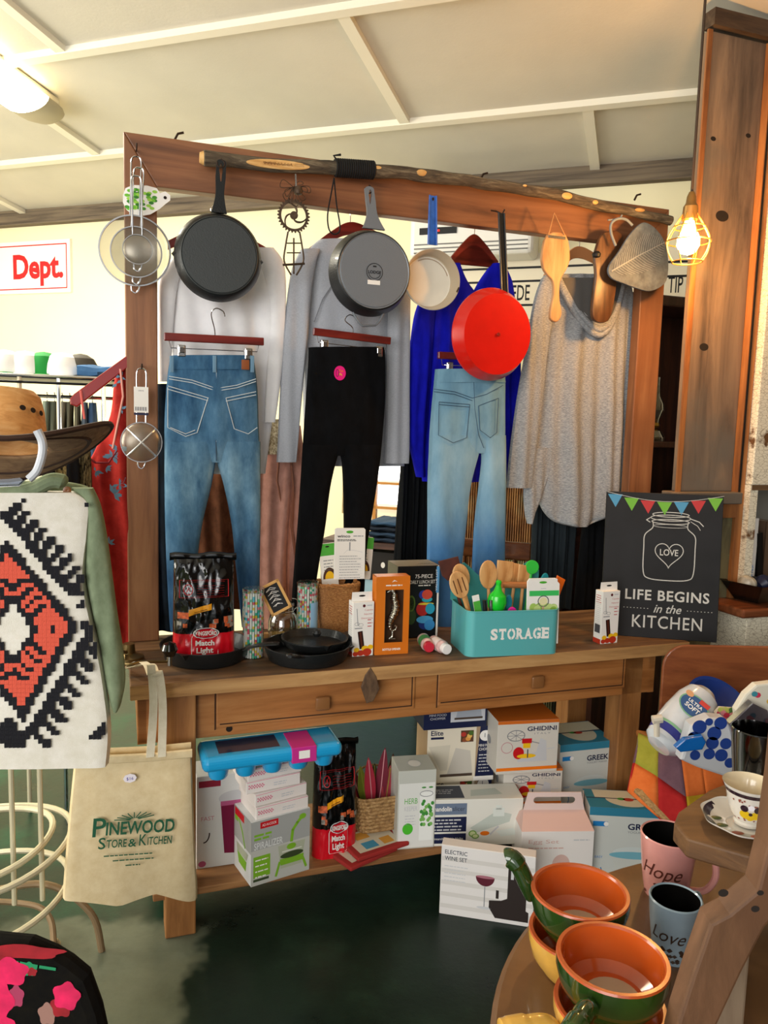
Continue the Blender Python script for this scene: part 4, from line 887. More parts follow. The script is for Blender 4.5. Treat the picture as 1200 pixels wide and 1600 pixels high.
# --- blue jeans
def jeans(label, v, hips, legL, legR, m, waist, seed, extras, m2):
    q = Lv((hips[0][1] + hips[0][2]) / 2, hips[0][0], v)
    root = cl('jeans', label, 'jeans', q.x, v, q.z - .5)
    b = B(); th = .036
    garment(b, hips, v, th, m, .0035, 34, seed, n=50, tap=.45); garment(b, legL, v, th * .95, m, .0045, 30, seed + 1, n=30); garment(b, legR, v, th * .95, m, .0045, 32, seed + 2, n=30)
    child(b, 'denim_body', root)
    b = B(); garment(b, waist, v, th + .004, m, .002, 30, seed, n=50); child(b, 'waistband', root)
    b = B(); extras(b, v - th - .002); child(b, 'pockets_and_seams', root)
    return root
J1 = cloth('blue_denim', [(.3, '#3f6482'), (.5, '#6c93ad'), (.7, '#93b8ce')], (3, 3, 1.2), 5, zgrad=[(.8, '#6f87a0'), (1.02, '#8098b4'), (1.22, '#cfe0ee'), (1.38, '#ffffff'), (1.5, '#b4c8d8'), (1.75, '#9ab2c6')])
ST = mat('denim_stitch', '#c9d3d8', .9); STD = mat('denim_seam_dark', '#3f5a73', .9)
def ex1(b, v):
    c = lambda pts, r=.0014, m_=ST: b.tube([Lv(x, y, v) for x, y in pts], r, m_, 5)
    for pts in ([(262, 603), (326, 622)], [(262, 608), (325, 626)], [(262, 605), (262, 668), (290, 682), (308, 676), (325, 622)], [(266, 668), (290, 678), (305, 672)],
                [(353, 622), (400, 612)], [(353, 627), (400, 617)], [(353, 622), (366, 670), (388, 678), (402, 668)], [(264, 588), (300, 594), (338, 607), (370, 602), (400, 592)], [(264, 592), (300, 598), (338, 611), (370, 606), (400, 596)], [(338, 565), (338, 640), (338, 690)]): c(pts)
    c([(336, 610), (337, 690), (338, 720)], .002, STD)
    for x in (268, 335, 394): 
        q = Lv(x, 560, v); b.box(q.x - .006, v - .006, Lv(x, 582, v).z, q.x + .006, v - .002, Lv(x, 556, v).z, mat('loop_denim', '#6a8ea8', .9, bump=.3, bscale=300), .001)
    q = Lv(377, 562, v); q2 = Lv(389, 578, v); b.box(q.x, v - .007, q2.z, q2.x, v - .004, q.z, mat('leather_patch', '#8a4a22', .7, bump=.3), .001)
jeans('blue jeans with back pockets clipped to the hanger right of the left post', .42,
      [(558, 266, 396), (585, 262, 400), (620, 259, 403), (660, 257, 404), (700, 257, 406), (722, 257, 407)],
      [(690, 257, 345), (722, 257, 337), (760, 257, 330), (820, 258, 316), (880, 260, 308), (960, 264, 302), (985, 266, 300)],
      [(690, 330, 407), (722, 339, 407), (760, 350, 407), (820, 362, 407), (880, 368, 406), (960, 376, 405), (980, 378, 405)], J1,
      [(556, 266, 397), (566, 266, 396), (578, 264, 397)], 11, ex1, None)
clip_hanger('mahogany clip hanger holding the blue jeans below the black skillet', (256, 526), (412, 534), .40, (340, 482), (.17, .84))
# --- grey sweatshirt
GY = cloth('grey_jersey', [(.3, '#a0a3ab'), (.5, '#aeb1b9'), (.7, '#bcbfc6')], (20, 20, 60), 9, bump=.3)
v = .56
root = cl('grey_sweatshirt', 'light grey long sleeved sweatshirt behind the stickered skillet', 'shirt', Lv(540, 600, v).x, v, Lv(540, 725, v).z)
b = B(); garment(b, [(375, 498, 590), (392, 480, 615), (420, 470, 625), (480, 470, 626), (560, 472, 626), (640, 474, 628), (700, 476, 630), (728, 478, 632)], v, .03, GY, .008, 28, 21, n=60); SWB = b
b = B(); garment(b, [(390, 470, 500), (420, 456, 492), (470, 448, 486), (540, 442, 480), (620, 437, 472), (690, 434, 466), (722, 432, 463)], v - .035, .022, GY, .005, 50, 22, n=24); child(b, 'sleeve', root)
b = B(); garment(b, [(392, 600, 628), (430, 608, 640), (500, 606, 641), (600, 604, 640), (690, 602, 640), (724, 600, 639)], v - .035, .022, GY, .005, 50, 23, n=24); child(b, 'sleeve', root)
b = SWB; stitch(b, [(487, 505), (500, 470), (520, 440), (530, 420)], v, .036, .0018, mat('grey_seam', '#7a7d84', .9)); stitch(b, [(620, 500), (612, 460), (606, 430)], v, .036, .0018, mat('grey_seam', '#7a7d84')); child(b, 'body', root)
wish_hanger('mahogany hanger inside the grey sweatshirt beside the cord loop', (547, 347), (478, 395), (620, 385), v)
# --- black trousers
BK = cloth('black_knit', [(.3, '#050506'), (.7, '#0e0f12')], (5, 5, 2), bump=.5)
v = .43
root = cl('black_trousers', 'black high waisted trousers with a round pink sticker', 'trousers', Lv(540, 700, v).x, v, Lv(540, 930, v).z)
b = B(); garment(b, [(543, 482, 600), (560, 482, 602), (620, 478, 602), (680, 474, 598), (712, 472, 595)], v, .034, BK, .003, 30, 31, n=50, tap=.4)
garment(b, [(695, 473, 540), (712, 472, 528), (760, 469, 516), (820, 465, 508), (880, 460, 498), (935, 456, 490), (985, 452, 486)], v, .032, BK, .004, 30, 32, n=30)
garment(b, [(695, 520, 596), (712, 532, 595), (760, 536, 588), (820, 537, 578), (860, 537, 572), (930, 536, 568), (985, 536, 566)], v, .032, BK, .004, 30, 33, n=30); child(b, 'knit_body', root)
q = Lv(531, 583, v - .04); b = B(); b.disc(T(0, v - .041, 0), q.x, q.z, .021, .025, mat('hot_pink', '#e8187f', .4), 1); b.text(T(0, v - .041, 0), 'The', q.x + .003, q.z + .004, .008, ORI, 2, al='C', off=.02); b.text(T(0, v - .041, 0), 'Fit', q.x + .003, q.z - .008, .008, YEI, 2, al='C', off=.02)
b.ring(T(0, v - .041, 0), q.x - .009, q.z, .005, .012, .0015, NAVY, 2); b.lathe([(.021, 0), (.021, .001), (0, .001)], mat('hot_pink', '#e8187f'), 24, M=T(q.x, v - .04, q.z) @ Matrix.Rotation(R(90), 4, 'X'), sy=1.19); child(b, 'round_sticker', root, 'round pink sticker')
clip_hanger('mahogany clip hanger holding the black trousers below the stickered skillet', (489, 518), (610, 533), .42, (548, 492), (.14, .84))
# --- royal blue blouse
RB = cloth('royal_blue', [(.3, '#0b0d8e'), (.7, '#1518b8')], (4, 4, 2), bump=.2)
v = .58
root = cl('blue_blouse', 'royal blue draped blouse behind the red pan', 'blouse', Lv(730, 600, v).x, v, Lv(730, 750, v).z)
b = B(); garment(b, [(415, 722, 745), (430, 716, 752)], v, .01, RB, .002, 30, 41, n=16)
b = B(); garment(b, [(470, 655, 800), (500, 646, 806), (560, 640, 808), (640, 650, 806), (700, 655, 800), (752, 660, 790)], v, .032, RB, .016, 52, 41, n=80); 
garment(b, [(412, 700, 718), (440, 680, 730), (475, 660, 760)], v, .02, RB, .006, 40, 42, n=24); garment(b, [(412, 768, 788), (440, 748, 800), (475, 730, 806)], v, .02, RB, .006, 40, 43, n=24); child(b, 'body', root)
b = B(); garment(b, [(480, 652, 680), (540, 640, 676), (600, 632, 672), (650, 628, 668), (700, 640, 664), (745, 650, 668)], v - .03, .022, RB, .01, 60, 44, n=30); child(b, 'sleeve', root)
b = B(); garment(b, [(480, 780, 806), (560, 786, 812), (620, 786, 811), (678, 788, 802)], v - .02, .02, RB, .008, 60, 45, n=24); child(b, 'sleeve', root)
wish_hanger('mahogany hanger showing above the royal blue blouse', (741, 366), (704, 405), (778, 412), v)
# --- light jeans
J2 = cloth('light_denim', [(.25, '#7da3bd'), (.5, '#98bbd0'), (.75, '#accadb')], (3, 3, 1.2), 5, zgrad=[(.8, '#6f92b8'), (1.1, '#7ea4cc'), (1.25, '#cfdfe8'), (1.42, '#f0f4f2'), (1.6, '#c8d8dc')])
def ex2(b, v):
    c = lambda pts, r=.0013, m_=STD: b.tube([Lv(x, y, v) for x, y in pts], r, m_, 5)
    for pts in ([(686, 628), (734, 632)], [(686, 632), (734, 636)], [(686, 628), (685, 680), (708, 692), (729, 684), (734, 632)], [(748, 634), (779, 622)], [(748, 634), (750, 672), (766, 684), (776, 676), (779, 622)], [(678, 608), (710, 612), (738, 622), (760, 616), (786, 602)], [(678, 612), (710, 616), (738, 626)], [(740, 590), (742, 640), (748, 680), (756, 700)]): c(pts)
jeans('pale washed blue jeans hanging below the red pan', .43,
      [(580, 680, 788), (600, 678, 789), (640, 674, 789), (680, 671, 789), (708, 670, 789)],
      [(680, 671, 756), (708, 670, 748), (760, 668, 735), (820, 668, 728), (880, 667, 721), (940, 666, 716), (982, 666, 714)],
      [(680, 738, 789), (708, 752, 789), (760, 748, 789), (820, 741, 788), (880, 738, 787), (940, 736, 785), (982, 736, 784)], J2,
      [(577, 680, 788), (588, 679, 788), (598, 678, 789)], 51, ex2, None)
clip_hanger('mahogany clip hanger holding the pale jeans behind the red pan', (684, 555), (790, 560), .42, (738, 530), (.16, .8))
# --- grey marl tunic
TU = cloth('grey_marl', [(.3, '#76797c'), (.45, '#94979a'), (.55, '#a5a8aa'), (.72, '#cccecc')], (14, 14, 60), 7, bump=.5)
v = .54
root = cl('grey_tunic', 'grey marl cowl neck tunic hanging at the right of the frame', 'shirt', Lv(900, 600, v).x, v, Lv(900, 800, v).z)
hem = lambda s_: -.0
b = B(); garment(b, [(430, 850, 965), (445, 842, 984), (480, 836, 990), (560, 830, 992), (640, 826, 990), (700, 824, 984), (740, 822, 978), (775, 838, 975), (800, 850, 960), (815, 866, 930), (822, 890, 915)], v, .034, TU, .016, 36, 61, n=90); child(b, 'body', root)
b = B(); garment(b, [(435, 846, 872), (470, 834, 866), (540, 822, 856), (620, 808, 848), (700, 797, 838), (762, 791, 830)], v - .04, .022, TU, .006, 44, 62, n=26); child(b, 'sleeve', root)
b = B(); garment(b, [(700, 822, 866), (740, 820, 858), (770, 818, 848), (800, 820, 836), (818, 824, 829)], v - .02, .014, TU, .008, 50, 64, n=24); child(b, 'hem_point', root)
b = B()
for k, (dy, rr_) in enumerate(((0, .014), (12, .012), (-10, .010))):
    b.tube(sm([Lv(x, y + dy * .8 * math.sin(math.pi * (x - 860) / 126), v - .045) for x, y in ((872, 434), (886, 462), (905, 490), (925, 510), (940, 514), (955, 500), (966, 470), (974, 440))], 6), rr_, TU, 12)
child(b, 'cowl_collar', root)
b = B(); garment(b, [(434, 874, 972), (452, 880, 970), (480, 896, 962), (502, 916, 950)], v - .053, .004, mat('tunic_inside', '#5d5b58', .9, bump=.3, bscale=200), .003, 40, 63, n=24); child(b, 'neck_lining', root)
# straw hat like tan cloth glowing near the lamp: pale wood hanger with tan shoulder form
wish_hanger('pale wood hanger glowing orange inside the grey tunic collar', (905, 385), (850, 432), (985, 440), v, mat('pale_hanger', '#c98a56', .5), group=None)
# --- black skirts
BS = cloth('black_pleats', [(.3, '#0b0c0d'), (.7, '#15171a')], (6, 6, 1), bump=.2)
CH = cloth('charcoal_pleats', [(.3, '#1c2226'), (.7, '#2c3439')], (6, 6, 1), bump=.2)
v = .7
root = cl('black_skirt', 'black pleated skirt left of the pale jeans', 'skirt', Lv(650, 760, v).x, v, Lv(650, 900, v).z)
b = B(); garment(b, [(690, 630, 684), (730, 626, 684), (800, 620, 684), (900, 614, 684), (960, 612, 684)], v, .02, BS, .012, 120, 71, n=70, smear=0); child(b, 'pleated_cloth', root)
root = cl('charcoal_skirt', 'charcoal pleated skirt under the hem of the grey tunic', 'skirt', Lv(880, 800, .66).x, .66, Lv(880, 930, .66).z)
b = B(); garment(b, [(735, 835, 900), (800, 832, 902), (860, 830, 898), (950, 826, 892)], .66, .02, CH, .012, 105, 72, n=70, smear=0); child(b, 'pleated_cloth', root)
root = cl('charcoal_trousers', 'dark charcoal trousers leg between the tunic and the chalkboard', 'trousers', Lv(930, 800, .66).x, .66, Lv(930, 930, .66).z)
b = B(); garment(b, [(735, 915, 990), (800, 912, 985), (860, 905, 970), (950, 896, 960)], .66, .02, BS, .008, 70, 73, n=40, smear=0); child(b, 'cloth', root)
root = cl('brown_curtain', 'dark brown cloth strip hanging behind the charcoal skirt', 'cloth', Lv(905, 850, .9).x, .9, Lv(905, 950, .9).z)
b = B(); garment(b, [(790, 880, 930), (880, 876, 930), (960, 870, 925)], .9, .02, cloth('dark_brown', [(.3, '#20100b'), (.7, '#3a2016')]), .006, 60, 74, n=24); child(b, 'cloth', root)

# ---------------------------------------------------------------- left side rack: red dress, hat, cardigan, far shelf
RD = cloth('red_print', [(.3, '#8e1f1c'), (.6, '#b23029'), (.8, '#c83f33')], (3, 3, 3), bump=.2)
v = .5
root = thingT('red_dress', 'red sleeveless dress with blue leaf print on the hanger beside the left post', 'dress', Lv(170, 700, v).x, v, Lv(170, 870, v).z)
b = B(); garment(b, [(575, 184, 205), (600, 178, 212), (650, 172, 215), (700, 150, 215), (740, 132, 215), (800, 128, 215), (870, 135, 215), (960, 150, 215), (1040, 160, 215)], v, .03, RD, .014, 40, 81, n=50); RDB = b
b = B(); stitch(b, [(134, 735), (132, 722), (136, 712), (150, 722), (170, 722), (186, 700), (193, 688)], v, .045, .004, mat('red_binding', '#7d1a22', .9)); stitch(b, [(188, 578), (192, 620), (184, 660), (176, 700)], v, .05, .004, mat('pink_strap', '#e8a090', .9)); child(b, 'binding', root)
q = random.Random(11); b = RDB; LB = mat('blue_leaf_print', '#6d93ab', .9)
for (x, y, n_, s_) in ((188, 590, 4, 8), (182, 600, 4, 8), (186, 700, 7, 12), (176, 712, 6, 12), (150, 735, 5, 9), (166, 730, 5, 8), (186, 755, 7, 12), (178, 770, 6, 12), (190, 640, 3, 7), (170, 845, 5, 9)):
    for k in range(n_):
        a = R(q.uniform(0, 360)); p0 = Lv(x, y, v); L_ = s_ * .0021 * q.uniform(.8, 1.5)
        b.add([p0 + Vector((0, -.047, 0)), p0 + Vector((math.cos(a + .4) * L_ * .5, -.05, math.sin(a + .4) * L_ * .5)), p0 + Vector((math.cos(a) * L_, -.046, math.sin(a) * L_)), p0 + Vector((math.cos(a - .4) * L_ * .5, -.05, math.sin(a - .4) * L_ * .5))], [[0, 1, 2, 3]], LB)
child(b, 'body', root)
c = Lv(200, 560, v - .04); a = Lv(110, 628, v - .04)
root = thingT('red_hanger', 'glossy red wooden hanger arm beside the left post', 'hanger', c.x, v - .04, c.z)
b = B(); M = T(a.x, v - .045, a.z); RH = mat('red_lacquer', '#8f1512', .25, coat=.6)
d = c - a; b.X = T(0, v - .05, 0); ol = [(a.x, a.z - .008), (a.x + .02, a.z - .016), (c.x, c.z - .03), (c.x, c.z + .012), (a.x + .012, a.z + .026), (a.x - .001, a.z + .01)]; b.prism(ol, .02, RH, bev=.004); child(b, 'arm', root)
b = B(); q0 = Lv(126, 610, v - .06); b.tube([q0, q0 + Vector((.004, 0, -.04)), q0 + Vector((.01, 0, -.09))], .0035, mat('coral_ribbon', '#e06a5f', .8), 6, flat=.4); child(b, 'ribbon', root)

# cardigan on a rack: cream knit with black geometric pattern
cvz = -.32
CRM = cloth('cream_knit', [(.3, '#e6e0cf'), (.7, '#f5f0e4')], (6, 6, 6), bump=.5); OL = cloth('olive_shirt', [(.3, '#6d7a5e'), (.7, '#8c9a7c')], (5, 5, 3), bump=.25)
q = Lv(60, 900, cvz)
root = thingT('olive_shirt', 'olive green shirt under the patterned knit on the left rack', 'shirt', q.x, cvz + .05, Lv(60, 1120, cvz).z)
b = B(); garment(b, [(752, -40, 100), (762, -80, 140), (790, -90, 150), (900, -90, 160), (1000, -90, 165), (1150, -85, 150)], cvz + .05, .03, OL, .004, 30, 91, n=40); child(b, 'body', root)
b = B(); garment(b, [(762, 112, 146), (790, 130, 158), (840, 132, 168), (900, 134, 176), (960, 145, 184), (1010, 156, 192), (1060, 164, 196), (1095, 172, 190), (1106, 176, 184)], cvz - .01, .03, OL, .008, 40, 92, n=30); child(b, 'sleeve', root)
b = B(); b.tube(sm([Lv(x, y, cvz - .03) for x, y in ((-40, 775), (10, 772), (50, 765), (78, 752), (95, 752), (104, 757))], 6), [.022] * 26 + [.02, .018, .014, .010, .006], OL, 12, flat=.8); child(b, 'collar', root)
b = B(); q0 = Lv(105, 766, cvz - .035); b.lathe([(.009, 0), (.009, .003), (.005, .004), (0, .003)], mat('brown_button', '#7a4a20', .3), 16, M=T(q0.x, q0.y, q0.z) @ Matrix.Rotation(R(90), 4, 'X')); child(b, 'button', root)
root = thingT('patterned_cardigan', 'cream knit with black and coral stepped diamond pattern on the left rack', 'cardigan', q.x, cvz, Lv(60, 1180, cvz).z)
b = B(); garment(b, [(768, -120, 120), (785, -130, 142), (830, -135, 141), (900, -135, 134), (960, -135, 144), (1020, -135, 158), (1080, -130, 168), (1140, -125, 174), (1192, -120, 170)], cvz - .02, .035, CRM, .002, 14, 93, n=50, p=5); KB = b
# stepped pattern: cells on a lattice in the cloth plane, traced from the picture
BKP = mat('black_knit_pattern', '#1a1a20', .95, bump=.4, bscale=500); COR = mat('coral_knit', '#e8604a', .95, bump=.4, bscale=500)
yv = cvz - .0585
cell = 6.6
def cellrect(b, i, j, m, lay):
    p0 = Lv(i * cell, j * cell, yv); p1 = Lv((i + 1) * cell, (j + 1) * cell, yv); b.rect(T(0, yv, 0), p0.x, p1.z, p1.x, p0.z, m, lay)
grid = {}
def put(x, y, m): grid[(int(round(x / cell)), int(round(y / cell)))] = m
# coral diamond: corners top (10,866) right (106,978) bottom (34,1103) left(-60,990)
top, rgt, bot, lft = (11, 862), (108, 978), (34, 1106), (-62, 985)
def inside(x, y, k=1.0):
    cx, cy = 23, 982; x = cx + (x - cx) / k; y = cy + (y - cy) / k
    P_ = [top, rgt, bot, lft]; 
    for i in range(4):
        x1_, y1_ = P_[i]; x2_, y2_ = P_[(i + 1) % 4]
        if (x2_ - x1_) * (y - y1_) - (y2_ - y1_) * (x - x1_) < 0: return False
    return True
for i in range(-3, 28):
    for j in range(116, 182):
        x, y = (i + .5) * cell, (j + .5) * cell
        if inside(x, y, 1.0): grid[(i, j)] = COR
        elif inside(x, y, 1.17): grid[(i, j)] = BKP
        if abs(x - 20) / 30 + abs(y - 984) / 44 < 1: grid[(i, j)] = CRM
        elif abs(x - 20) / 42 + abs(y - 984) / 58 < 1: grid[(i, j)] = BKP
def stroke(pts, wd=1, m=BKP):
    for (xa, ya), (xb, yb) in zip(pts, pts[1:]):
        n = int(max(abs(xb - xa), abs(yb - ya)) / 2) + 1
        for k in range(n + 1):
            x = xa + (xb - xa) * k / n; y = ya + (yb - ya) * k / n
            for w_ in range(wd): grid[(int(math.floor(x / cell)) + w_, int(math.floor(y / cell)))] = m
# hooks round the white centre
for k in range(4):
    t = k / 4
    for (x0_, y0_, x1_, y1_) in ((20 + 42 * t, 926 + 58 * t - 6, 20 + 42 * t + 14, 926 + 58 * t - 20), (20 + 42 * t, 1042 - 58 * t + 6, 20 + 42 * t + 14, 1042 - 58 * t + 20), (20 - 42 * t, 926 + 58 * t - 6, 20 - 42 * t - 14, 926 + 58 * t - 20), (20 - 42 * t, 1042 - 58 * t + 6, 20 - 42 * t - 14, 1042 - 58 * t + 20)):
        stroke([(x0_, y0_), (x1_, y1_)], 1)
        stroke([(x1_, y1_), (x1_ + 7, y1_)], 1)
stroke([(80, 980), (84, 984)], 1)
# outer diamond band with feathers, upper right and lower right
ub = [(0, 800), (26, 828), (55, 862), (84, 902), (112, 930)]
stroke(ub, 2)
for k in range(9):
    t = k / 8; x = 8 + (108 - 8) * t; y = 812 + (926 - 812) * t; stroke([(x, y), (x + 20, y - 26)], 1); stroke([(x + 5, y - 2), (x + 25, y - 27)], 1)
lb = [(36, 1152), (60, 1118), (84, 1082), (108, 1040), (134, 1000), (140, 975)]
stroke(lb, 2)
for k in range(9):
    t = k / 8; x = 44 + (136 - 44) * t; y = 1142 + (985 - 1142) * t; stroke([(x, y), (x + 16, y + 12), (x + 30, y + 24)], 1); stroke([(x + 4, y - 3), (x + 32, y + 21)], 1)
for k in range(4): stroke([(36 - 9 * k, 1152 - 9 * k), (22 - 12 * k, 1168 - 6 * k)], 2)
stroke([(112, 915), (118, 925), (126, 930)], 2); stroke([(124, 950), (138, 934)], 2); stroke([(128, 972), (146, 1005)], 2); stroke([(136, 790), (141, 795)], 2)
for dx, y in ((0, 1150), (6, 1143), (12, 1137)): stroke([(142 + dx, y), (166, y - 4)], 2)
b = KB
for (i, j), m_ in grid.items():
    if m_ is CRM: continue
    x, y = (i + .5) * cell, (j + .5) * cell
    lim = 141 if y < 860 else 131 if y < 930 else 131 + (y - 930) * .25
    if x > min(lim, 168) or y > 1188 or y < 772: continue
    cellrect(b, i, j, m_, 1)
child(b, 'knit_body', root)
# rack pole and curved arm that carry the cardigan; clear hanger
root = thingT('garment_rack', 'cream wire rack of rings and poles under the patterned cardigan', 'clothes rack', Lv(-20, 1300, -.1).x, -.1, 0)
CW = mat('cream_wire', '#cfc6a8', .4, .3); RC0 = TMI @ Vector((-1.07, 1.95, 0))
gc = Vector((RC0.x - .02, RC0.y + .1, 0))
for z_, r_, nm in ((.36, .20, 'ring'), (.345, .25, 'ring'), (.2, .24, 'ring')):
    b = B(); b.tube([(gc.x + r_ * math.cos(R(a)), gc.y + r_ * math.sin(R(a)), z_ + .012 * math.cos(R(a * 2))) for a in range(0, 360, 8)], .009, CW, 8, closed=True); child(b, nm, root)
for px_, py_ in ((15, 1190), (60, 1180)):
    q0 = Lv(px_, py_, gc.y - .1); b = B(); b.tube([(q0.x, gc.y - .08, q0.z), (q0.x, gc.y - .08, .2)], .007, CW, 8); child(b, 'pole', root)
b = B(); b.tube([(gc.x, gc.y, 0), (gc.x, gc.y, 1.5)], .014, CW, 10); child(b, 'centre_pole', root)
b = B(); b.tube(sm([Lv(x, y, -.86) for x, y in ((45, 749), (58, 735), (66, 710), (66, 690), (58, 672))], 6), .007, mat('white_plastic_arm', '#b8bcc2', .35), 10); child(b, 'hooked_arm', root)
b = B(); b.tube(sm([Vector((gc.x, gc.y, .2)), Vector((gc.x + .18, gc.y - .02, .21)), Vector((gc.x + .3, gc.y - .05, .12)), Vector((gc.x + .33, gc.y - .06, .0))], 6), .01, mat('bronze_leg', '#8a7355', .5, .3), 10); child(b, 'foot', root)
b = B(); p0 = Lz(84, 1478, .012); b.lathe([(.018, -.012), (.02, .005), (.012, .018), (0, .02)], mat('rubber_tip', '#b8a888', .7), 16, M=T(p0.x, p0.y, p0.z)); b.tube(sm([Lz(84, 1478, .03), Lz(80, 1440, .07), Lz(62, 1418, .1), Lz(20, 1410, .11), Lz(-30, 1408, .11)], 6), .009, mat('bronze_leg', '#8a7355'), 8); child(b, 'foot', root)
root = thingT('clear_hanger', 'clear plastic hanger neck above the olive collar', 'hanger', Lv(15, 748, -.4).x, -.4, Lv(15, 748, -.4).z)
b = B(); q0 = Lv(18, 748, -.4); b.X = T(0, -.4, 0); ol = [Lv(x, y, -.4) for x, y in ((-30, 740), (0, 737), (24, 736), (40, 750), (30, 760), (-30, 762))]; b.prism([(p.x, p.z) for p in ol][::-1], .02, glass('clear_plastic', '#c6cbe6', .08, .2), bev=.004); child(b, 'neck_piece', root)

# straw hat, seen from below the brim
HT = wood('palm_straw', ['#6e4e33', '#93714e', '#ab8a63'], (14, 14, 60), .8, .5, 2); HTC = wood('tan_straw', ['#b5793c', '#d59a58', '#e3b276'], (10, 10, 40), .7, .3, 2)
hc = Lv(12, 690, -.62); hM = TM @ T(hc.x - .02, -.60, 1.49, R(6), R(-13), R(3))
root = thing('straw_hat', 'tan straw cowboy hat with curled brown brim on the left rack', 'hat', hM)
b = B(); rows = []
for i in range(14):
    t = i / 13; row = []
    for k in range(65):
        a = 2 * math.pi * k / 64; r_ = .088 + (.205 - .088) * t; x = r_ * math.cos(a) * 1.0; y = r_ * 1.12 * math.sin(a)
        z = .055 * t ** 2 * abs(math.cos(a)) ** 1.6 - .03 * t * abs(math.sin(a)) ** 2
        row.append((x, y, z))
    rows.append(row)
b.grid(rows, HT); 
for kk in (.62, .97): 
    i_ = kk; b.tube([((.088 + .117 * kk) * math.cos(R(a)), (.088 + .117 * kk) * 1.12 * math.sin(R(a)), .055 * kk ** 2 * abs(math.cos(R(a))) ** 1.6 - .03 * kk * abs(math.sin(R(a))) ** 2) for a in range(0, 360, 6)], .003, mat('brim_thread', '#3a2418', .8), 6, closed=True)
b.obj('brim', root, solid=.005)
b = B(); rows = []
for r_, z in ((.088, 0), (.085, .03), (.080, .07), (.072, .10), (.06, .112), (.04, .105), (.02, .092), (.001, .088)):
    rows.append([(r_ * math.cos(2 * math.pi * k / 48), r_ * 1.2 * math.sin(2 * math.pi * k / 48), z - (.012 * abs(math.sin(2 * math.pi * k / 48)) if .05 < r_ < .075 else 0)) for k in range(49)])
b.grid(rows, HTC)
for k in range(3):
    a = R(-62 + k * 14); b.disc(Matrix.Translation((.084 * math.cos(a), .1 * math.sin(a), .058)) @ Matrix.Rotation(a + math.pi / 2, 4, 'Z'), 0, 0, .006, .005, mat('hole_dark', '#20140c'), 8, 12)
b.obj('crown', root)
# far rack with caps
rv = 1.15
a = Lv(-10, 586, rv); c = Lv(188, 586, rv)
root = thingT('display_rack', 'chrome and black wire display rack by the cream wall carrying the caps', 'rack', (a.x + c.x) / 2, rv, 0)
b = B(); b.box(a.x - .5, rv - .2, a.z - .014, c.x + .1, rv + .2, a.z - .006, DARKWIRE)
b.tube([(a.x - .5, rv - .21, a.z - .005), (c.x + .1, rv - .21, a.z - .005)], .006, CHROME); b.tube([(a.x - .5, rv - .21, a.z - .03), (c.x + .1, rv - .21, a.z - .03)], .005, DARKWIRE); child(b, 'top_shelf', root)
for px_ in (40, 97, 163): q0 = Lv(px_, 600, rv); b = B(); b.tube([(q0.x, rv - .2, 0), (q0.x, rv - .2, a.z)], .008, CHROME if px_ != 40 else CW, 8); child(b, 'upright', root)
b = B(); zr = Lv(100, 596, rv).z; b.tube([(a.x - .4, rv + .05, zr - .06), (c.x + .1, rv + .05, zr - .06)], .007, CHROME); child(b, 'hanging_rail', root)
def cap(label, px, m, w_=.085, brimm=None):
    q = Lv(px, 585, rv); root = thingT('cap', label, 'cap', q.x, rv - .08, a.z - .006, 'caps on the display rack'); o = TM @ T(q.x, rv - .08, a.z - .006)
    b = B(); b.lathe([(w_ * .95, 0), (w_, .02), (w_ * .93, .05), (w_ * .7, .08), (w_ * .35, .095), (0, .1)], m, 24); b.obj('crown', root)
    b = B(); b.grid([[((w_ * .6 + .0) * math.cos(R(aa)) * (1 + t * .1), -w_ * .6 - .06 * t * math.sin(R(aa)), .006 + .012 * math.sin(R(aa)) * (1 - t)) for aa in range(0, 181, 15)] for t in (0, .5, 1)], brimm or m, True); b.obj('peak', root, solid=.003)
CAPW = mat('cap_white', '#f3f2ec', .8); CAPG = mat('cap_green', '#168a34', .8)
cap('white cap at the left end of the far rack with a green peak', 12, CAPW, brimm=CAPG); cap('plain white cap second along the far rack', 44, CAPW, .08); cap('bright green cap on the far rack', 72, CAPG, .075); cap('white printed cap beside the bright green cap', 100, CAPW, .09)
cap('dark mesh cap behind the folded jeans on the far rack', 128, mat('cap_mesh', '#4a4438', .8), .07)
for k, (px, mm, lb_) in enumerate(((138, mat('mid_denim', '#3f6a96', .9, var=.2, vscale=20), 'mid blue folded jeans on the far rack'), (168, DEN[1], 'dark folded jeans at the right end of the far rack'))):
    q0 = Lv(px - 14, 585, rv); folded('folded_jeans', lb_, 'jeans', TM @ T(q0.x, rv - .19, a.z - .006), .14, .28, .055 - .01 * k, mm, 'folded jeans on the far rack')
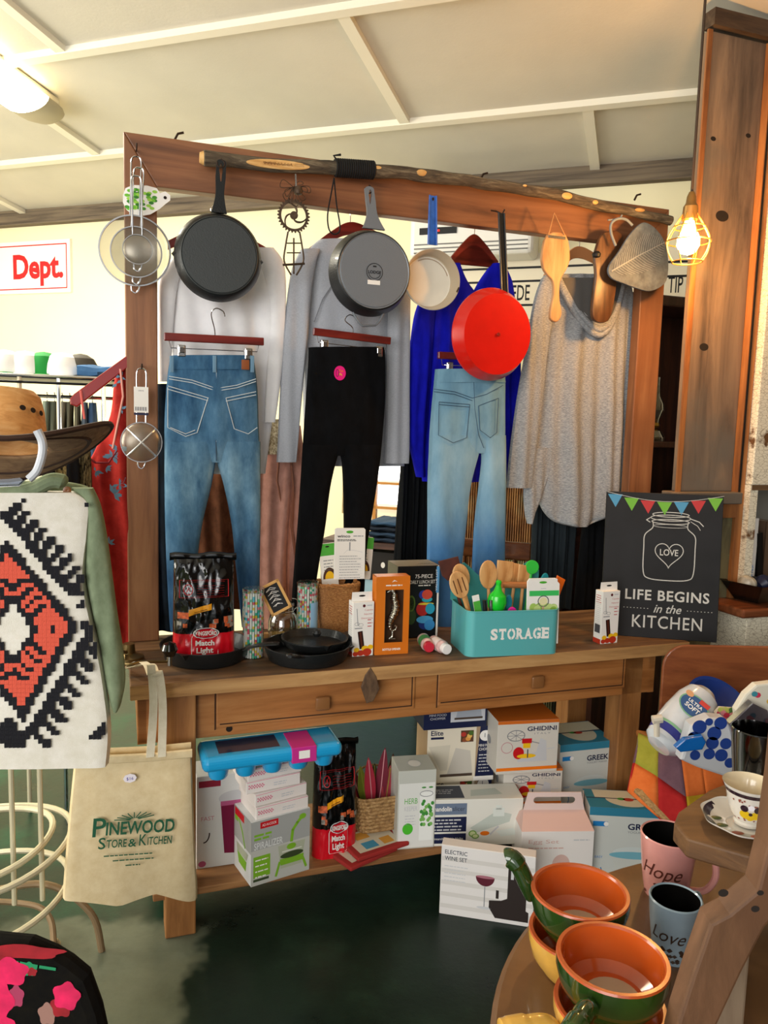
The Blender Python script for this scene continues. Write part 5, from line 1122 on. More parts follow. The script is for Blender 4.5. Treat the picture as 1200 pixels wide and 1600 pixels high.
# garments on the rail of the far rack, and black ones below the hat
q = random.Random(9)
for k in range(7):
    px = 72 + k * 12; c_ = ['#8f9a86', '#6b6f5c', '#b8b39d', '#75715c', '#8a846a', '#6d7a86', '#4a6484'][k]
    q0 = Lv(px, 630, rv); root = thingT('hanging_shirt', ['pale green', 'olive', 'stone', 'khaki', 'sand', 'slate', 'denim blue'][k] + ' shirt on the rail of the far rack', 'shirt', q0.x, rv + .05, 1.0, 'shirts on the far rail')
    b = B(); rows = []
    for t in [i / 10 for i in range(11)]:
        z = zr - .08 - t * .62; wd_ = .03 + .13 * min(1, t * 5); 
        rows.append([(q0.x + .016 * math.cos(R(aa)) * (1 + .3 * math.sin(t * 9 + k)) + .0, rv + .05 + wd_ * math.sin(R(aa)), z) for aa in range(0, 360, 20)])
    b.grid(rows, cloth('rail_cloth_%d' % k, [(.3, c_), (.7, c_)]), closed=True); child(b, 'cloth', root)
    b = B(); b.tube(sm([(q0.x, rv + .05, zr - .08), (q0.x, rv + .05, zr - .065), (q0.x, rv + .06, zr - .05), (q0.x, rv + .045, zr - .046)], 4), .0025, CHROME, 6); child(b, 'hanger_hook', root)
for k in range(4):
    px = 75 + k * 19; q0 = Lv(px, 745, .3); cc = ['#0c0b0c', '#b89a62', '#111014', '#7a6a4a'][k]
    root = thingT('sequin_blouse' if k % 2 else 'evening_blouse', ['black top', 'gold sequin top', 'black and cream top', 'bronze sequin top'][k] + ' on the rack below the straw hat', 'shirt', q0.x, .3, .8, 'tops below the hat brim')
    b = B(); garment(b, [(705, px - 8, px + 10), (760, px - 10, px + 12), (900, px - 12, px + 14), (1100, px - 12, px + 14)], .3 + .03 * (k % 2), .02, cloth('top_cloth_%d' % k, [(.4, '#14100c'), (.6, cc)], (30, 30, 8)), .006, 80, 100 + k, n=16); child(b, 'cloth', root)
# ================================================================ THINGS ON THE WORKBENCH
def carton(name, label, cat, M, w_, d_, h_, base, draw, group=None, parts=None, bev=.0015, topm=None):
    root = thing(name, label, cat, M, group)
    b = B(); b.box(0, 0, 0, w_, d_, h_, base, bev, 1); fr, lf, tp = TLB(w_, d_, h_)
    if topm: b.rect(tp, 0, 0, w_, d_, topm, 1)
    draw(b, fr, lf, tp, w_, d_, h_); b.obj('carton', root)
    if parts: parts(root, w_, d_, h_)
    return root
# --- skillet with the charcoal bag in it
TZ = .8
def skillet(label, u, v, z, r, hgt, ang, hl, helper=False, group=None, tilt=0):
    root = thing('cast_iron_skillet', label, 'skillet', TM @ T(u, v, z, 0, 0, tilt), group)
    b = B(); b.lathe([(0, 0), (r * .84, 0), (r * .88, .004), (r, hgt - .004), (r * 1.0, hgt), (r * .965, hgt), (r * .86, .008), (0, .006)], IRON, 64)
    for s_ in (-1, 1):
        a = ang + s_ * math.pi / 2; b.add([(r * .99 * math.cos(a - .16), r * .99 * math.sin(a - .16), hgt), (r * 1.09 * math.cos(a), r * 1.09 * math.sin(a), hgt), (r * .99 * math.cos(a + .16), r * .99 * math.sin(a + .16), hgt), (r * .97 * math.cos(a), r * .97 * math.sin(a), hgt - .02)], [[0, 1, 3], [1, 2, 3], [0, 2, 1]], IRON)
    b.obj('pan_body', root)
    b = B(); c, s_ = math.cos(ang), math.sin(ang); n = 16; M = Matrix.Rotation(ang, 4, 'Z')
    def wd(t): return .02 * (1 - t) ** 2 + .011 + .006 * math.sin(math.pi * max(0, t - .3) / .7)
    ol = [(r * .97 + hl * k / n, wd(k / n)) for k in range(n + 1)]; rows = []
    for x, w2 in ol:
        t = (x - r * .97) / hl; z_ = hgt - .006 + .022 * math.sin(t * math.pi / 2); q = .55 if t > .98 else 1
        rows.append([(x, w2 * q * math.cos(R(a)), z_ + .005 * math.sin(R(a))) for a in range(0, 360, 24)])
    b.grid(rows, IRON, M=M, closed=True); b.add(rows[-1], [list(range(15))], IRON, M=M)
    b.lathe([(.009, 0), (.009, .0012), (0, .0012)], mat('hole_dark', '#20140c'), 16, M=M @ T(r * .97 + hl * .88, 0, hgt + .0205), sy=.6); b.obj('handle', root)
    if helper: b = B(); b.tube(sm([(-r * .96, -.04, hgt - .012), (-r - .03, -.02, hgt - .01), (-r - .03, .02, hgt - .01), (-r * .96, .04, hgt - .012)], 5), .006, IRON, 8, M=M); b.obj('helper_handle', root)
    return root
s1 = (.232, .215); skillet('black skillet under the charcoal bag at the left of the workbench', s1[0], s1[1], TZ, .142, .052, R(-32), .11)
s2 = (.545, .14); skillet('large deep black skillet at the bottom of the pair in the middle of the bench', s2[0], s2[1], TZ, .142, .05, R(-118), .07, group=None)
skillet('smaller black skillet nested on the large one in the middle of the bench', s2[0] + .025, s2[1] + .01, TZ + .036, .108, .03, R(8), .12, tilt=R(1))
# small black knob, taken for a pan handle, set in the nested skillets
b = B(); q = Lv(489, 985, .27); b.lathe([(0, 0), (.01, .002), (.014, .012), (.01, .022), (0, .026)], IRON, 16); tag(b.obj('black_knob', None, TM @ T(.575, .14, TZ + .0675)), 'small black rounded knob standing in the nested skillets', 'stopper')
# --- charcoal bags
FOIL = mat('black_foil', '#050506', .16, coat=.5, bump=.25, bscale=14); FRED = mat('red_foil', '#cf0f22', .28, coat=.3, bump=.12, bscale=14)
EMB = mat('ember_orange', '#c0572a', .6, var=.6, vscale=90); GSH = mat('ash_grey', '#8f8a80', .6, var=.6, vscale=70)
def charcoal(label, M, w_, d_, h_, seed, group='charcoal bags'):
    root = thing('charcoal_bag', label, 'charcoal bag', M, group); rq = random.Random(seed); rows = []; n = 40; NR = 36
    def surf(s_, t):
        x = w_ / 2 + (s_ - .5) * w_ * (1 - .05 * t); puff = d_ * .5 * (1 - t ** 3 * .8) * (1 - abs(2 * s_ - 1) ** 4) ** .5
        wr = .006 * noise.noise(Vector((s_ * 6, t * 7, seed))) + .004 * noise.noise(Vector((s_ * 15, t * 14, seed)))
        return x, puff, wr
    for i in range(NR + 1):
        t = i / NR; f = []; k_ = []
        for k in range(n + 1):
            s_ = k / n; x, pf, wr = surf(s_, t); f.append((x, d_ / 2 - pf - wr - .003, h_ * t)); k_.append((x, d_ / 2 + pf * .9 + .003, h_ * t))
        rows.append(f + k_[::-1])
    b = B(); mm = 2 * (n + 1)
    for i in range(NR):
        for k in range(mm):
            pass
    b.mi(FOIL); b.mi(FRED); b.grid(rows, FOIL, closed=True)
    for i in range(int(NR * .3)):
        for k in range(n): b.m[i * mm + k] = 1
    b.add(rows[0], [list(range(mm))[::-1]], FOIL)
    bm = bmesh.new(); 
    o = None
    def onf(s_, t, lift=.0015): x, pf, wr = surf(s_, t); return (x, d_ / 2 - pf - wr - .003 - lift, h_ * t)
    def patch(s0, t0, s1_, t1, m, lift=.0012, nn=10, sh=0):
        b.grid([[onf(s0 + (s1_ - s0) * k / nn, t0 + (t1 - t0) * i / nn + sh * (k / nn), lift) for k in range(nn + 1)] for i in range(nn + 1)], m)
    def strip(pts, wd, m, lift=.0025): b.tube([onf(s_, t, lift) for s_, t in pts], wd, m, 5, flat=.3)
    # warning panel
    for t_ in (.635, .80): strip([(.1 + .08 * k, t_) for k in range(11)], .0012, REDI)
    for s_ in (.1, .9): strip([(s_, .635 + .0165 * k) for k in range(11)], .0012, REDI)
    strip([(.24 + .075 * math.cos(R(a)), .71 + .05 * math.sin(R(a))) for a in range(0, 361, 20)], .0012, REDI); strip([(.19, .675), (.29, .745)], .0012, REDI); strip([(.22, .69), (.24, .73), (.27, .69)], .001, REDI)
    for r_ in range(5): strip([(.38 + .05 * k, .65 + .024 * r_) for k in range(10)], .0008, REDI)
    strip([(.14 + .05 * k, .785) for k in range(15)], .0008, REDI)
    # embers and orange flash
    for k in range(16):
        s0 = rq.choice([.06, .55, .7, .8]) + rq.uniform(0, .12); t0 = .32 + rq.uniform(0, .09); patch(s0, t0, s0 + .07, t0 + .04, rq.choice([EMB, GSH, EMB]), .001 + .0001 * k, 3)
    patch(.25, .455, .62, .515, mat('amber_label', '#f0a318', .4), .003, 8, .06); strip([(.34, .49), (.40, .498), (.46, .508), (.54, .52)], .0022, mat('brown_ink', '#5a2408', .6), .004); strip([(.33, .474), (.42, .487), (.56, .508)], .0012, mat('brown_ink', '#5a2408'), .004)
    patch(.07, .43, .25, .49, EMB, .0012, 5)
    # bottom panel outline, oval badge and lettering
    strip([(.32, .05), (.70, .05), (.72, .07), (.72, .24), (.70, .265), (.32, .265), (.30, .24), (.30, .07), (.32, .05)], .0011, WHITE)
    for rr_, m, lf_ in ((1, WHITE, .003), (.9, NAVY, .0036), (.82, FRED, .0042)):
        cs, ct = .53, .285; ring_ = [onf(cs + .21 * rr_ * math.cos(R(a)), ct + .055 * rr_ * math.sin(R(a)), lf_) for a in range(0, 360, 15)]; b.add([onf(cs, ct, lf_)] + ring_, [[0, 1 + k, 1 + (k + 1) % 24] for k in range(24)], m, True)
    x, pf, wr = surf(.53, .28); P = T(0, d_ / 2 - pf - .0095, 0)
    b.text(P, 'KINGSFORD', w_ * .53, h_ * .268, h_ * .042, WHITE, 1, al='C', width=w_ * .34, off=.03)
    x, pf, wr = surf(.5, .15); P = T(0, d_ / 2 - pf - .0065, 0)
    b.text(P, 'Match', w_ * .51, h_ * .165, h_ * .052, WHITE, 1, al='C', width=w_ * .30, off=.03); b.text(P, 'Light', w_ * .51, h_ * .09, h_ * .056, WHITE, 1, al='C', width=w_ * .27, off=.03)
    b.obj('foil_sack', root)
    b = B(); b.grid([[(w_ * (-.04 + 1.06 * k / 12), d_ / 2 + .007 * math.cos(R(a)) + .002 * math.sin(k * 2.1), h_ + .006 + .012 * math.sin(R(a)) + .003 * math.sin(k)) for a in range(0, 361, 30)] for k in range(13)], FOIL)
    b.obj('rolled_top', root)
    return root
charcoal('glossy black and red bag of charcoal standing in the left skillet', TM @ T(.125, .15, TZ + .012, R(-4)), .19, .09, .315, 3, None)
# --- paper straws in clear tubes
STRC = ['#e8536a', '#2fb795', '#f2cf3a', '#5cc7dc', '#f28a9a', '#6fd0a0']
def straws(label, u, v, h_, r, lab=False):
    root = thingT('paper_straw_tube', label, 'straws', u, v, TZ, 'tubes of paper straws'); rq = random.Random(int(u * 100))
    b = B(); X = B()
    for ring_, (rad, cnt) in enumerate(((r * .86, 22), (r * .55, 13), (r * .22, 5))):
        for k in range(cnt):
            a = 2 * math.pi * k / cnt; x, y = rad * math.cos(a), rad * math.sin(a)
            seg_ = 26; z = .004
            while z < h_ - .012:
                L_ = h_ / seg_; mm = rq.choice(STRC + ['#f4f2ea'] * 6) if True else None
                b.tube([(x, y, z), (x, y, min(z + L_, h_ - .01))], .0033, mat('straw_' + mm, mm, .5), 6, smooth=True); z += L_
    o = b.obj('paper_straws', root); o['kind'] = 'stuff'
    b = B(); b.lathe([(r, 0), (r, h_)], glass('clear_tube', '#f4f8f8', .04, .1), 40); b.obj('clear_tube', root)
    b = B(); b.lathe([(0, h_), (r * 1.02, h_), (r * 1.02, h_ - .012), (r, h_ - .012)], glass('clear_cap', '#e9ecec', .1, .25), 40); b.obj('cap', root)
    if lab:
        b = B(); b.grid([[(r * 1.01 * math.cos(R(a)), r * 1.01 * math.sin(R(a)), z) for a in range(-85, -20, 8)] for z in (h_ * .22, h_ * .68)], mat('pale_blue_label', '#8cb9dc', .5)); b.obj('label', root)
    return root
straws('tube of multicoloured paper straws beside the charcoal bag', .378, .19, .226, .0335)
straws('tube of multicoloured paper straws with a pale blue label behind the nested skillets', .585, .32, .212, .036, True)
# chalk tag in wooden frame and glass jar
root = thingT('chalkboard_tag', 'tiny wooden framed chalkboard tag leaning diamond-wise on a glass jar', 'sign', .47, .24, TZ + .12)
c0 = Lv(430, 934, .235); b = B(); M = T(c0.x, .235, c0.z, 0, R(-12), R(-26))
hw, hh = .036, .052
b.X = M; b.box(-hw + .007, .002, -hh + .007, hw - .007, .006, hh - .007, mat('slate_black', '#0c0d10', .6)); q = random.Random(3)
for k in range(5): b.line(Matrix.Identity(4), [(-.02 + q.random() * .01, .03 - k * .014), (0, .034 - k * .014 + q.random() * .006), (.02 - q.random() * .01, .028 - k * .014)], .0016, WHITE, -4)
for k in range(5): b.line(Matrix.Identity(4), [(-.018, .028 - k * .013), (-.004, .032 - k * .013), (.012, .026 - k * .013)], .0016, WHITE, -4 + 0)
child(b, 'slate', root)
b = B(); b.X = M
for a_ in ((-hw, -hh, -hw + .009, hh), (hw - .009, -hh, hw, hh), (-hw, -hh, hw, -hh + .009), (-hw, hh - .009, hw, hh)): b.box(a_[0], -.002, a_[1], a_[2], .008, a_[3], mat('light_pine', '#d9a860', .5), .001)
child(b, 'wooden_frame', root)
root = thingT('glass_jar', 'clear glass swing-top jar behind the chalk tag', 'jar', .497, .30, TZ)
G1 = glass('jar_glass', '#dfe6df', .03, .16)
b = B(); b.lathe([(0, .004), (.045, .004), (.05, .012), (.05, .085), (.044, .105), (.034, .118), (.034, .135), (.038, .138)], G1, 40); b.obj('jar_body', root)
b = B(); b.lathe([(.036, .139), (.037, .146), (.02, .155), (0, .157)], G1, 32); b.obj('lid', root)
b = B(); b.tube(sm([(.036, 0, .12), (.05, 0, .135), (.046, 0, .155), (.03, 0, .16)], 4), .0018, CHROME, 6); b.tube([(.037 * math.cos(R(a)), .037 * math.sin(R(a)), .122) for a in range(0, 360, 20)], .0015, CHROME, 6, closed=True); b.obj('wire_bail', root)
b = B(); b.lathe([(0, .0), (.04, .0), (.042, .02), (.02, .03), (0, .032)], mat('amber_contents', '#c99a3a', .5, var=.4, vscale=60), 24, M=T(0, 0, .006)); b.obj('contents', root)
# wooden boards lying behind
for k, (px, py, lb) in enumerate(((445, 985, 'pale wooden board lying flat behind the left skillet'), (530, 985, 'pale wooden board lying flat behind the nested skillets'))):
    q0 = Lz(px, py, TZ); b = B(); b.box(-.09, -.03, 0, .09, .03, .012, wood('light_board', ['#9a6f3e', '#c0935a', '#d4aa72'], (1, 8, 8), .6), .003); tag(b.obj('wooden_board', None, TM @ T(q0.x - (.10 if k == 0 else 0), .40, TZ, R(6 - 12 * k))), lb, 'board')
# --- wicker basket with packs
WK = wood('wicker_brown', ['#6a3c18', '#a96f36', '#cf9c5c'], (60, 60, 160), .55, .9, 2)
bk = Lz(528, 1000, TZ)
bkx = .70
root = thingT('wicker_basket', 'tall tapered brown wicker basket filled with carded kitchen tools', 'basket', bkx, .37, TZ)
b = B(); rows = []
for i in range(30):
    t = i / 29; hwx, hwy = .052 + .024 * t, .04 + .012 * t; row = []
    for k in range(64):
        a = 2 * math.pi * k / 64; ex = .45; cx, cy = math.copysign(abs(math.cos(a)) ** ex, math.cos(a)), math.copysign(abs(math.sin(a)) ** ex, math.sin(a))
        wv = .0035 * math.cos(k * math.pi / 1.0 + i * math.pi); row.append((cx * (hwx + wv), cy * (hwy + wv), .19 * t))
    rows.append(row)
b.grid(rows, WK, closed=True); b.add(rows[0], [list(range(64))], WK); b.obj('woven_wall', root, solid=.006)
b = B(); n_ = 120; rr = []
for s_ in (0, 1): b.tube([(math.copysign(abs(math.cos(2 * math.pi * k / n_)) ** .45, math.cos(2 * math.pi * k / n_)) * .077, math.copysign(abs(math.sin(2 * math.pi * k / n_)) ** .45, math.sin(2 * math.pi * k / n_)) * .053 + .002 * math.cos(k * .8 + s_ * 3), .192 + .004 * math.sin(k * .8 + s_ * 3)) for k in range(n_)], .005, WK, 8, closed=True)
b.obj('braided_rim', root)
GP = mat('pack_green', '#4fae3c', .45)
def hangcard(name, label, c, w_, h_, green, dark, v, tilt, gtop=True, seed=1, cat='packaged tool', grp=None):
    q0 = Lv(c[0], c[1], v); M = TM @ T(q0.x, v, q0.z, 0, R(-6), R(tilt)); root = thing(name, label, cat, M, grp); b = B()
    b.prism([(-w_ / 2 + .004, 0), (w_ / 2 - .004, 0), (w_ / 2, .004), (w_ / 2, h_ - .005), (w_ / 2 - .005, h_), (-w_ / 2 + .005, h_), (-w_ / 2, h_ - .005), (-w_ / 2, .004)], .004, WHITE, bev=.0008)
    P = Matrix.Identity(4)
    if green: b.rect(P, -w_ / 2, h_ * .72, w_ / 2, h_ - .002, GP)
    if dark: b.disc(P, 0, h_ * .2, w_ * .4, h_ * .25, mat('chocolate', '#4a2416', .5), 1, t0=0, t1=180); b.disc(P, 0, h_ * .2, w_ * .28, h_ * .17, YEI, 2, t0=0, t1=180)
    b.scribble(P, -w_ * .3, h_ * .6, w_ * .3, 4, h_ * .07, h_ * .02, GREYI, 1, seed); b.disc(P, 0, h_ * .92, w_ * .12, h_ * .018, mat('hole_dark', '#20140c') if green else GRI, 2)
    b.obj('card', root); return root
hangcard('carded_tool', 'green topped card pack at the left back of the wicker basket', (517, 918), .062, .16, True, True, .40, -5)
hangcard('carded_tool', 'green topped card pack at the right back of the wicker basket', (566, 905), .062, .155, True, True, .405, 6, seed=2)
q0 = Lv(546, 905, .335); M = TM @ T(q0.x, .335, q0.z, 0, R(-4), R(1)); root = thing('instruction_card', 'tall white instruction card with green hang hole in the wicker basket', 'card', M)
w_ = .112; h_ = Lv(540, 826, .33).z - q0.z
b = B(); b.prism([(-w_ / 2, 0), (w_ / 2, 0), (w_ / 2, h_ - .006), (w_ / 2 - .006, h_), (-w_ / 2 + .006, h_), (-w_ / 2, h_ - .006)], .006, WHITE, bev=.001); P = Matrix.Identity(4)
b.disc(P, -.002, h_ - .014, .013, .005, GRI); b.text(P, 'winco', -w_ * .42, h_ - .033, .010, BLACKM, width=w_ * .42, off=.02); b.scribble(P, w_ * .1, h_ - .03, w_ * .44, 1, .01, .003, GREYI); b.scribble(P, -w_ * .42, h_ - .042, w_ * .2, 2, .004, .0022, BLACKM)
b.rect(P, -.003, h_ - .08, .001, h_ - .05, GREYI); b.line(P, [(-w_ * .2, h_ - .09), (-.01, h_ - .078), (.012, h_ - .078), (w_ * .4, h_ - .085)], .001, LGREY)
for k in range(9): b.scribble(P, -w_ * .34, h_ - .10 - k * .0095, w_ * .4, 1, .01, .002, GREYI, 1, k); b.rect(P, -w_ * .36, h_ - .104 - k * .0095, w_ * .42, h_ - .1035 - k * .0095, LGREY)
b.obj('card', root)
# --- white injector box with hanging tab (two of them)
def injector(label, M, w_, d_, h_, grp='white injector boxes'):
    root = thing('injector_box', label, 'box', M, grp); fr, lf, tp = TLB(w_, d_, h_); b = B(); b.box(0, 0, 0, w_, d_, h_, WHITE, .001)
    RDI = mat('soft_red_print', '#c45a5a', .5)
    b.disc(fr, w_ * .52, h_ * .93, .005, .005, mat('maroon', '#5a1a20', .5)); b.scribble(fr, w_ * .66, h_ * .925, w_ * .95, 1, .01, .004, LGREY)
    for k in range(3): b.text(fr, ('Cupcake', 'Injector', 'Decorating')[k], w_ * .95, h_ * (.84 - .075 * k), h_ * .03, RDI, 1, al='R', width=w_ * (.40, .42, .55)[k])
    for k in range(3): b.scribble(fr, w_ * .7, h_ * (.66 - .06 * k), w_ * .95, 1, .01, .003, RDI, 1, k)
    b.line(fr, [(w_ * .18, h_ * .88), (w_ * .24, h_ * .58)], .0022, GREYI); b.ring(fr, w_ * .2, h_ * .60, .008, .005, .001, GREYI); b.ring(fr, w_ * .38, h_ * .58, .008, .005, .001, GREYI); b.line(fr, [(w_ * .1, h_ * .52), (w_ * .45, h_ * .52)], .003, GREYI)
    for s_, m in ((.017, mat('choc_dark', '#2a100a', .4)), (.006, mat('choc_mid', '#5a2a1c', .4))): b.line(fr, [(w_ * .36, h_ * .44), (w_ * .46, h_ * .16)], s_, m, 1 if s_ > .01 else 2)
    for a0, c0, r_, m in ((.2, .12, .010, YEI), (.6, .14, .012, YEI), (.86, .16, .010, YEI), (.4, .06, .012, mat('sauce_red', '#b8331c', .5)), (.7, .07, .016, mat('sauce_red', '#b8331c')), (.7, .07, .008, mat('choc_mid', '#5a2a1c')), (.15, .05, .01, mat('sauce_red', '#b8331c'))): b.disc(fr, w_ * a0, h_ * c0, r_, r_ * .8, m, 2 + r_ * 30, 14)
    b.scribble(lf, d_ * .15, h_ * .9, d_ * .85, 4, .008, .003, RDI, 1, 4)
    for k in range(12): b.scribble(lf, d_ * .15, h_ * .78 - k * .007, d_ * .85, 1, .01, .0018, LGREY, 1, k)
    b.rect(lf, d_ * .15, h_ * .2, d_ * .85, h_ * .36, mat('chequer_grey', '#4a4a4e', .5))
    b.rect(lf, 0, 0, d_, h_ * .09, mat('sauce_red', '#b8331c'))
    b.obj('carton', root)
    b = B(); b.prism([(0, 0), (w_, 0), (w_ - .002, .03), (.002, .03)], .0012, WHITE, M=T(0, d_ * .4, h_)); b.disc(T(0, d_ * .4, h_), w_ * .5, .017, .011, .003, BLACKM); b.obj('hanging_tab', root)
    return root
M, w_, h_ = stand((545, 1024), (573, 1020), TZ, (545, 940)); injector('white injector box with chocolate print in front of the wicker basket', TM @ T(.688, .115, TZ, R(2)), .072, .045, .18)
M, w_, h_ = stand((937, 1006), (966, 1007), TZ, (937, 915)); injector('white injector box with chocolate print standing alone beside the chalkboard', TM @ T(1.588, .05, TZ, R(3)), .074, .042, .19)
# --- orange window box with silver seahorse
OB = mat('orange_card', '#d9751b', .4, var=.08, vscale=6)
w_, d_, h_ = .115, .05, .262
root = thing('seahorse_box', 'orange window box holding a silver seahorse ornament', 'box', TM @ T(.765, .115, TZ, R(-3)))
b = B(); fw_ = (.032, w_ - .022, .04, h_ - .045)
for a_ in ((0, 0, fw_[0], h_), (fw_[1], 0, w_, h_), (fw_[0], 0, fw_[1], fw_[2]), (fw_[0], fw_[3], fw_[1], h_)): b.box(a_[0], 0, a_[1], a_[2], .002, a_[3], OB)
b.box(0, 0.002, 0, .002, d_, h_, OB); b.box(w_ - .002, .002, 0, w_, d_, h_, OB); b.box(0, .002, h_ - .002, w_, d_, h_, OB); b.box(0, .002, 0, w_, d_, .002, OB); b.box(.002, d_ - .004, .002, w_ - .002, d_, h_ - .002, mat('brown_inlay', '#4a3018', .6))
fr, lf, tp = TLB(w_, d_, h_); b.poly(fr, [(.052, h_ - .02), (.06, h_ - .012), (.072, h_ - .018), (.062, h_ - .016)], WHITE); b.scribble(fr, w_ * .28, h_ - .032, w_ * .78, 1, .01, .004, WHITE); b.text(fr, 'BOTTLE OPENER', w_ * .5, .014, .007, WHITE, al='C', width=.062, off=.03)
for p0, p1 in (((fw_[0], fw_[2]), (fw_[0], fw_[3])), ((fw_[1], fw_[2]), (fw_[1], fw_[3]))): b.line(fr, [p0, p1], .0015, mat('brown_inlay', '#4a3018'))
b.obj('carton', root)
SIL = mat('tarnished_silver', '#c8c4b4', .25, 1, bump=.4, bscale=90)
b = B(); cx = (fw_[0] + fw_[1]) / 2
sp = sm([(cx - .006, .02, .215), (cx + .006, .02, .200), (cx + .004, .02, .185), (cx + .010, .02, .16), (cx + .006, .02, .135), (cx - .006, .02, .11), (cx - .008, .02, .09), (cx + .0, .02, .075), (cx + .012, .02, .078), (cx + .016, .02, .088), (cx + .008, .02, .092)], 8)
n_ = len(sp); rs = [max(.0028, .0125 * math.sin(math.pi * min(1, (i / n_) * 1.15 + .12)) ** 1.2) * (1 + .22 * (i % 4 in (0, 1))) for i in range(n_)]
b.tube(sp, rs, SIL, 12); b.tube([(cx - .002, .02, .214), (cx - .02, .018, .205)], [.006, .0028], SIL, 10); b.lathe([(0, -.009), (.009, -.004), (.009, .006), (0, .012)], SIL, 12, M=T(cx - .002, .02, .212))
b.tube(sm([(cx + .002, .02, .073), (cx + .002, .02, .055), (cx - .008, .02, .048), (cx + .012, .02, .046)], 4), .004, SIL, 8); b.obj('silver_seahorse', root)
# --- black lunch set box
M, w_, h_ = stand((590, 1000), (664, 993), TZ, (590, 885)); w_, d_, h_ = .165, .12, .26
def lunch(b, fr, lf, tp, w_, d_, h_):
    b.rect(tp, 0, 0, w_, d_, mat('kraft_grey', '#7d7668', .6)); b.text(tp, 'COOL', w_ * .6, d_ * .3, .014, LGREY, off=.02)
    b.rect(fr, w_ * .955, 0, w_, h_, WHITE, 1); b.rect(fr, w_ * .93, h_ * .62, w_, h_ * .99, mat('pale_blue_strip', '#5aa0d8', .5), 2); b.text(fr, 'VALUE LOT', w_ * .955, h_ * .65, .007, WHITE, 3, rot=math.pi / 2, width=h_ * .3)
    b.text(fr, '75-PIECE', w_ * .84, h_ * .83, h_ * .055, WHITE, al='R', width=w_ * .42); b.text(fr, 'DAILY LUNCH SET', w_ * .9, h_ * .755, h_ * .05, WHITE, al='R', width=w_ * .6); b.scribble(fr, w_ * .5, h_ * .72, w_ * .8, 1, .01, .004, WHITE)
    for (a0, c0, ra, rb, m) in ((.72, .60, .020, .018, '#d94f3a'), (.62, .60, .016, .016, '#2a3fa8'), (.72, .53, .020, .01, '#2fb3c8'), (.62, .40, .024, .026, '#b5211d'), (.8, .40, .018, .02, '#2aa6c9'), (.70, .47, .03, .004, '#e8d23a'), (.70, .19, .026, .022, '#1b2f7a'), (.68, .25, .032, .014, '#4aa3d8'), (.8, .17, .02, .02, '#3a8fd0'), (.34, .48, .016, .03, '#53702a'), (.34, .48, .011, .024, '#151515'), (.35, .3, .018, .03, '#31481f')):
        b.disc(fr, w_ * a0, h_ * c0, ra, rb, mat('print' + m, m, .45), 1 + a0 + c0, 16)
carton('lunch_set_box', 'black lunch set box with bright containers behind the bottles', 'box', TM @ T(.90, .285, TZ, R(-2)), w_ - .008, d_, h_, mat('black_card', '#0e0e10', .4), lunch)
# --- two small bottles lying down
for k, (px, py, yaw, cm, lb) in enumerate(((636, 1008, 62, '#c2263a', 'small bottle with a red cap lying behind the other'), (655, 1012, 78, '#f2f0ee', 'small bottle with a white cap lying in front of the lunch box'))):
    q0 = Lz(px, py + 8, TZ); root = thing('sprinkle_bottle', lb, 'bottle', TM @ T(.955 + .035 * k, .135 - .035 * k, TZ + .0225, R(yaw - 162), 0, R(90)), 'sprinkle bottles')
    b = B(); b.lathe([(0, -.05), (.02, -.05), (.022, -.046), (.022, .02), (.016, .032)], mat('sprinkle_body', '#d8b4b0', .3, var=.3, vscale=50, coat=.4), 28); b.lathe([(.0222, -.03), (.0222, .012)], mat('sprinkle_label%d' % k, ['#3a8a4a', '#f0e6e2'][k], .5), 28); b.obj('bottle_body', root)
    b = B(); b.lathe([(.0175, .032), (.0175, .05), (.016, .052), (0, .052)], mat('cap' + cm, cm, .35), 28); b.obj('cap', root)
# --- turquoise STORAGE tin
TQ = mat('turquoise_enamel', '#5bb0b2', .35, coat=.3); TQI = mat('turquoise_inside', '#3f9596', .4)
a = Lz(722, 1024, TZ); c = Lz(872, 1023, TZ); dx = c - a; yaw = math.atan2(dx.y, dx.x); yaw = R(-6.5)
w_ = .328; d_ = .20; h_ = .152
root = thing('storage_tin', 'turquoise metal utensil tin lettered STORAGE in white', 'tin', TM @ T(1.052, -.002 + .022, TZ, yaw))
def rr_outline(w_, d_, r_, n_=6):
    o_ = []
    for cx, cy, a0 in ((w_ - r_, r_, -90), (w_ - r_, d_ - r_, 0), (r_, d_ - r_, 90), (r_, r_, 180)):
        for k in range(n_ + 1): a_ = R(a0 + 90 * k / n_); o_.append((cx + r_ * math.cos(a_), cy + r_ * math.sin(a_)))
    return o_
ol = rr_outline(w_, d_, .03)
b = B(); n_ = len(ol); b.grid([[(x, y, z) for x, y in ol] for z in (0, h_)], TQ, True, closed=True); ins = [(w_ / 2 + (x - w_ / 2) * .985, d_ / 2 + (y - d_ / 2) * .975) for x, y in ol]
b.grid([[(x, y, h_) for x, y in ol], [(x, y, h_) for x, y in ins], [(x, y, .004) for x, y in ins]], TQI, True, closed=True); b.add([(x, y, 0) for x, y in ol], [list(range(n_))[::-1]], TQ); b.add([(x, y, .004) for x, y in ins], [list(range(n_))], TQI)
b.tube([(x, y, h_) for x, y in ol], .0022, TQ, 6, closed=True); fr = Matrix.Identity(4)
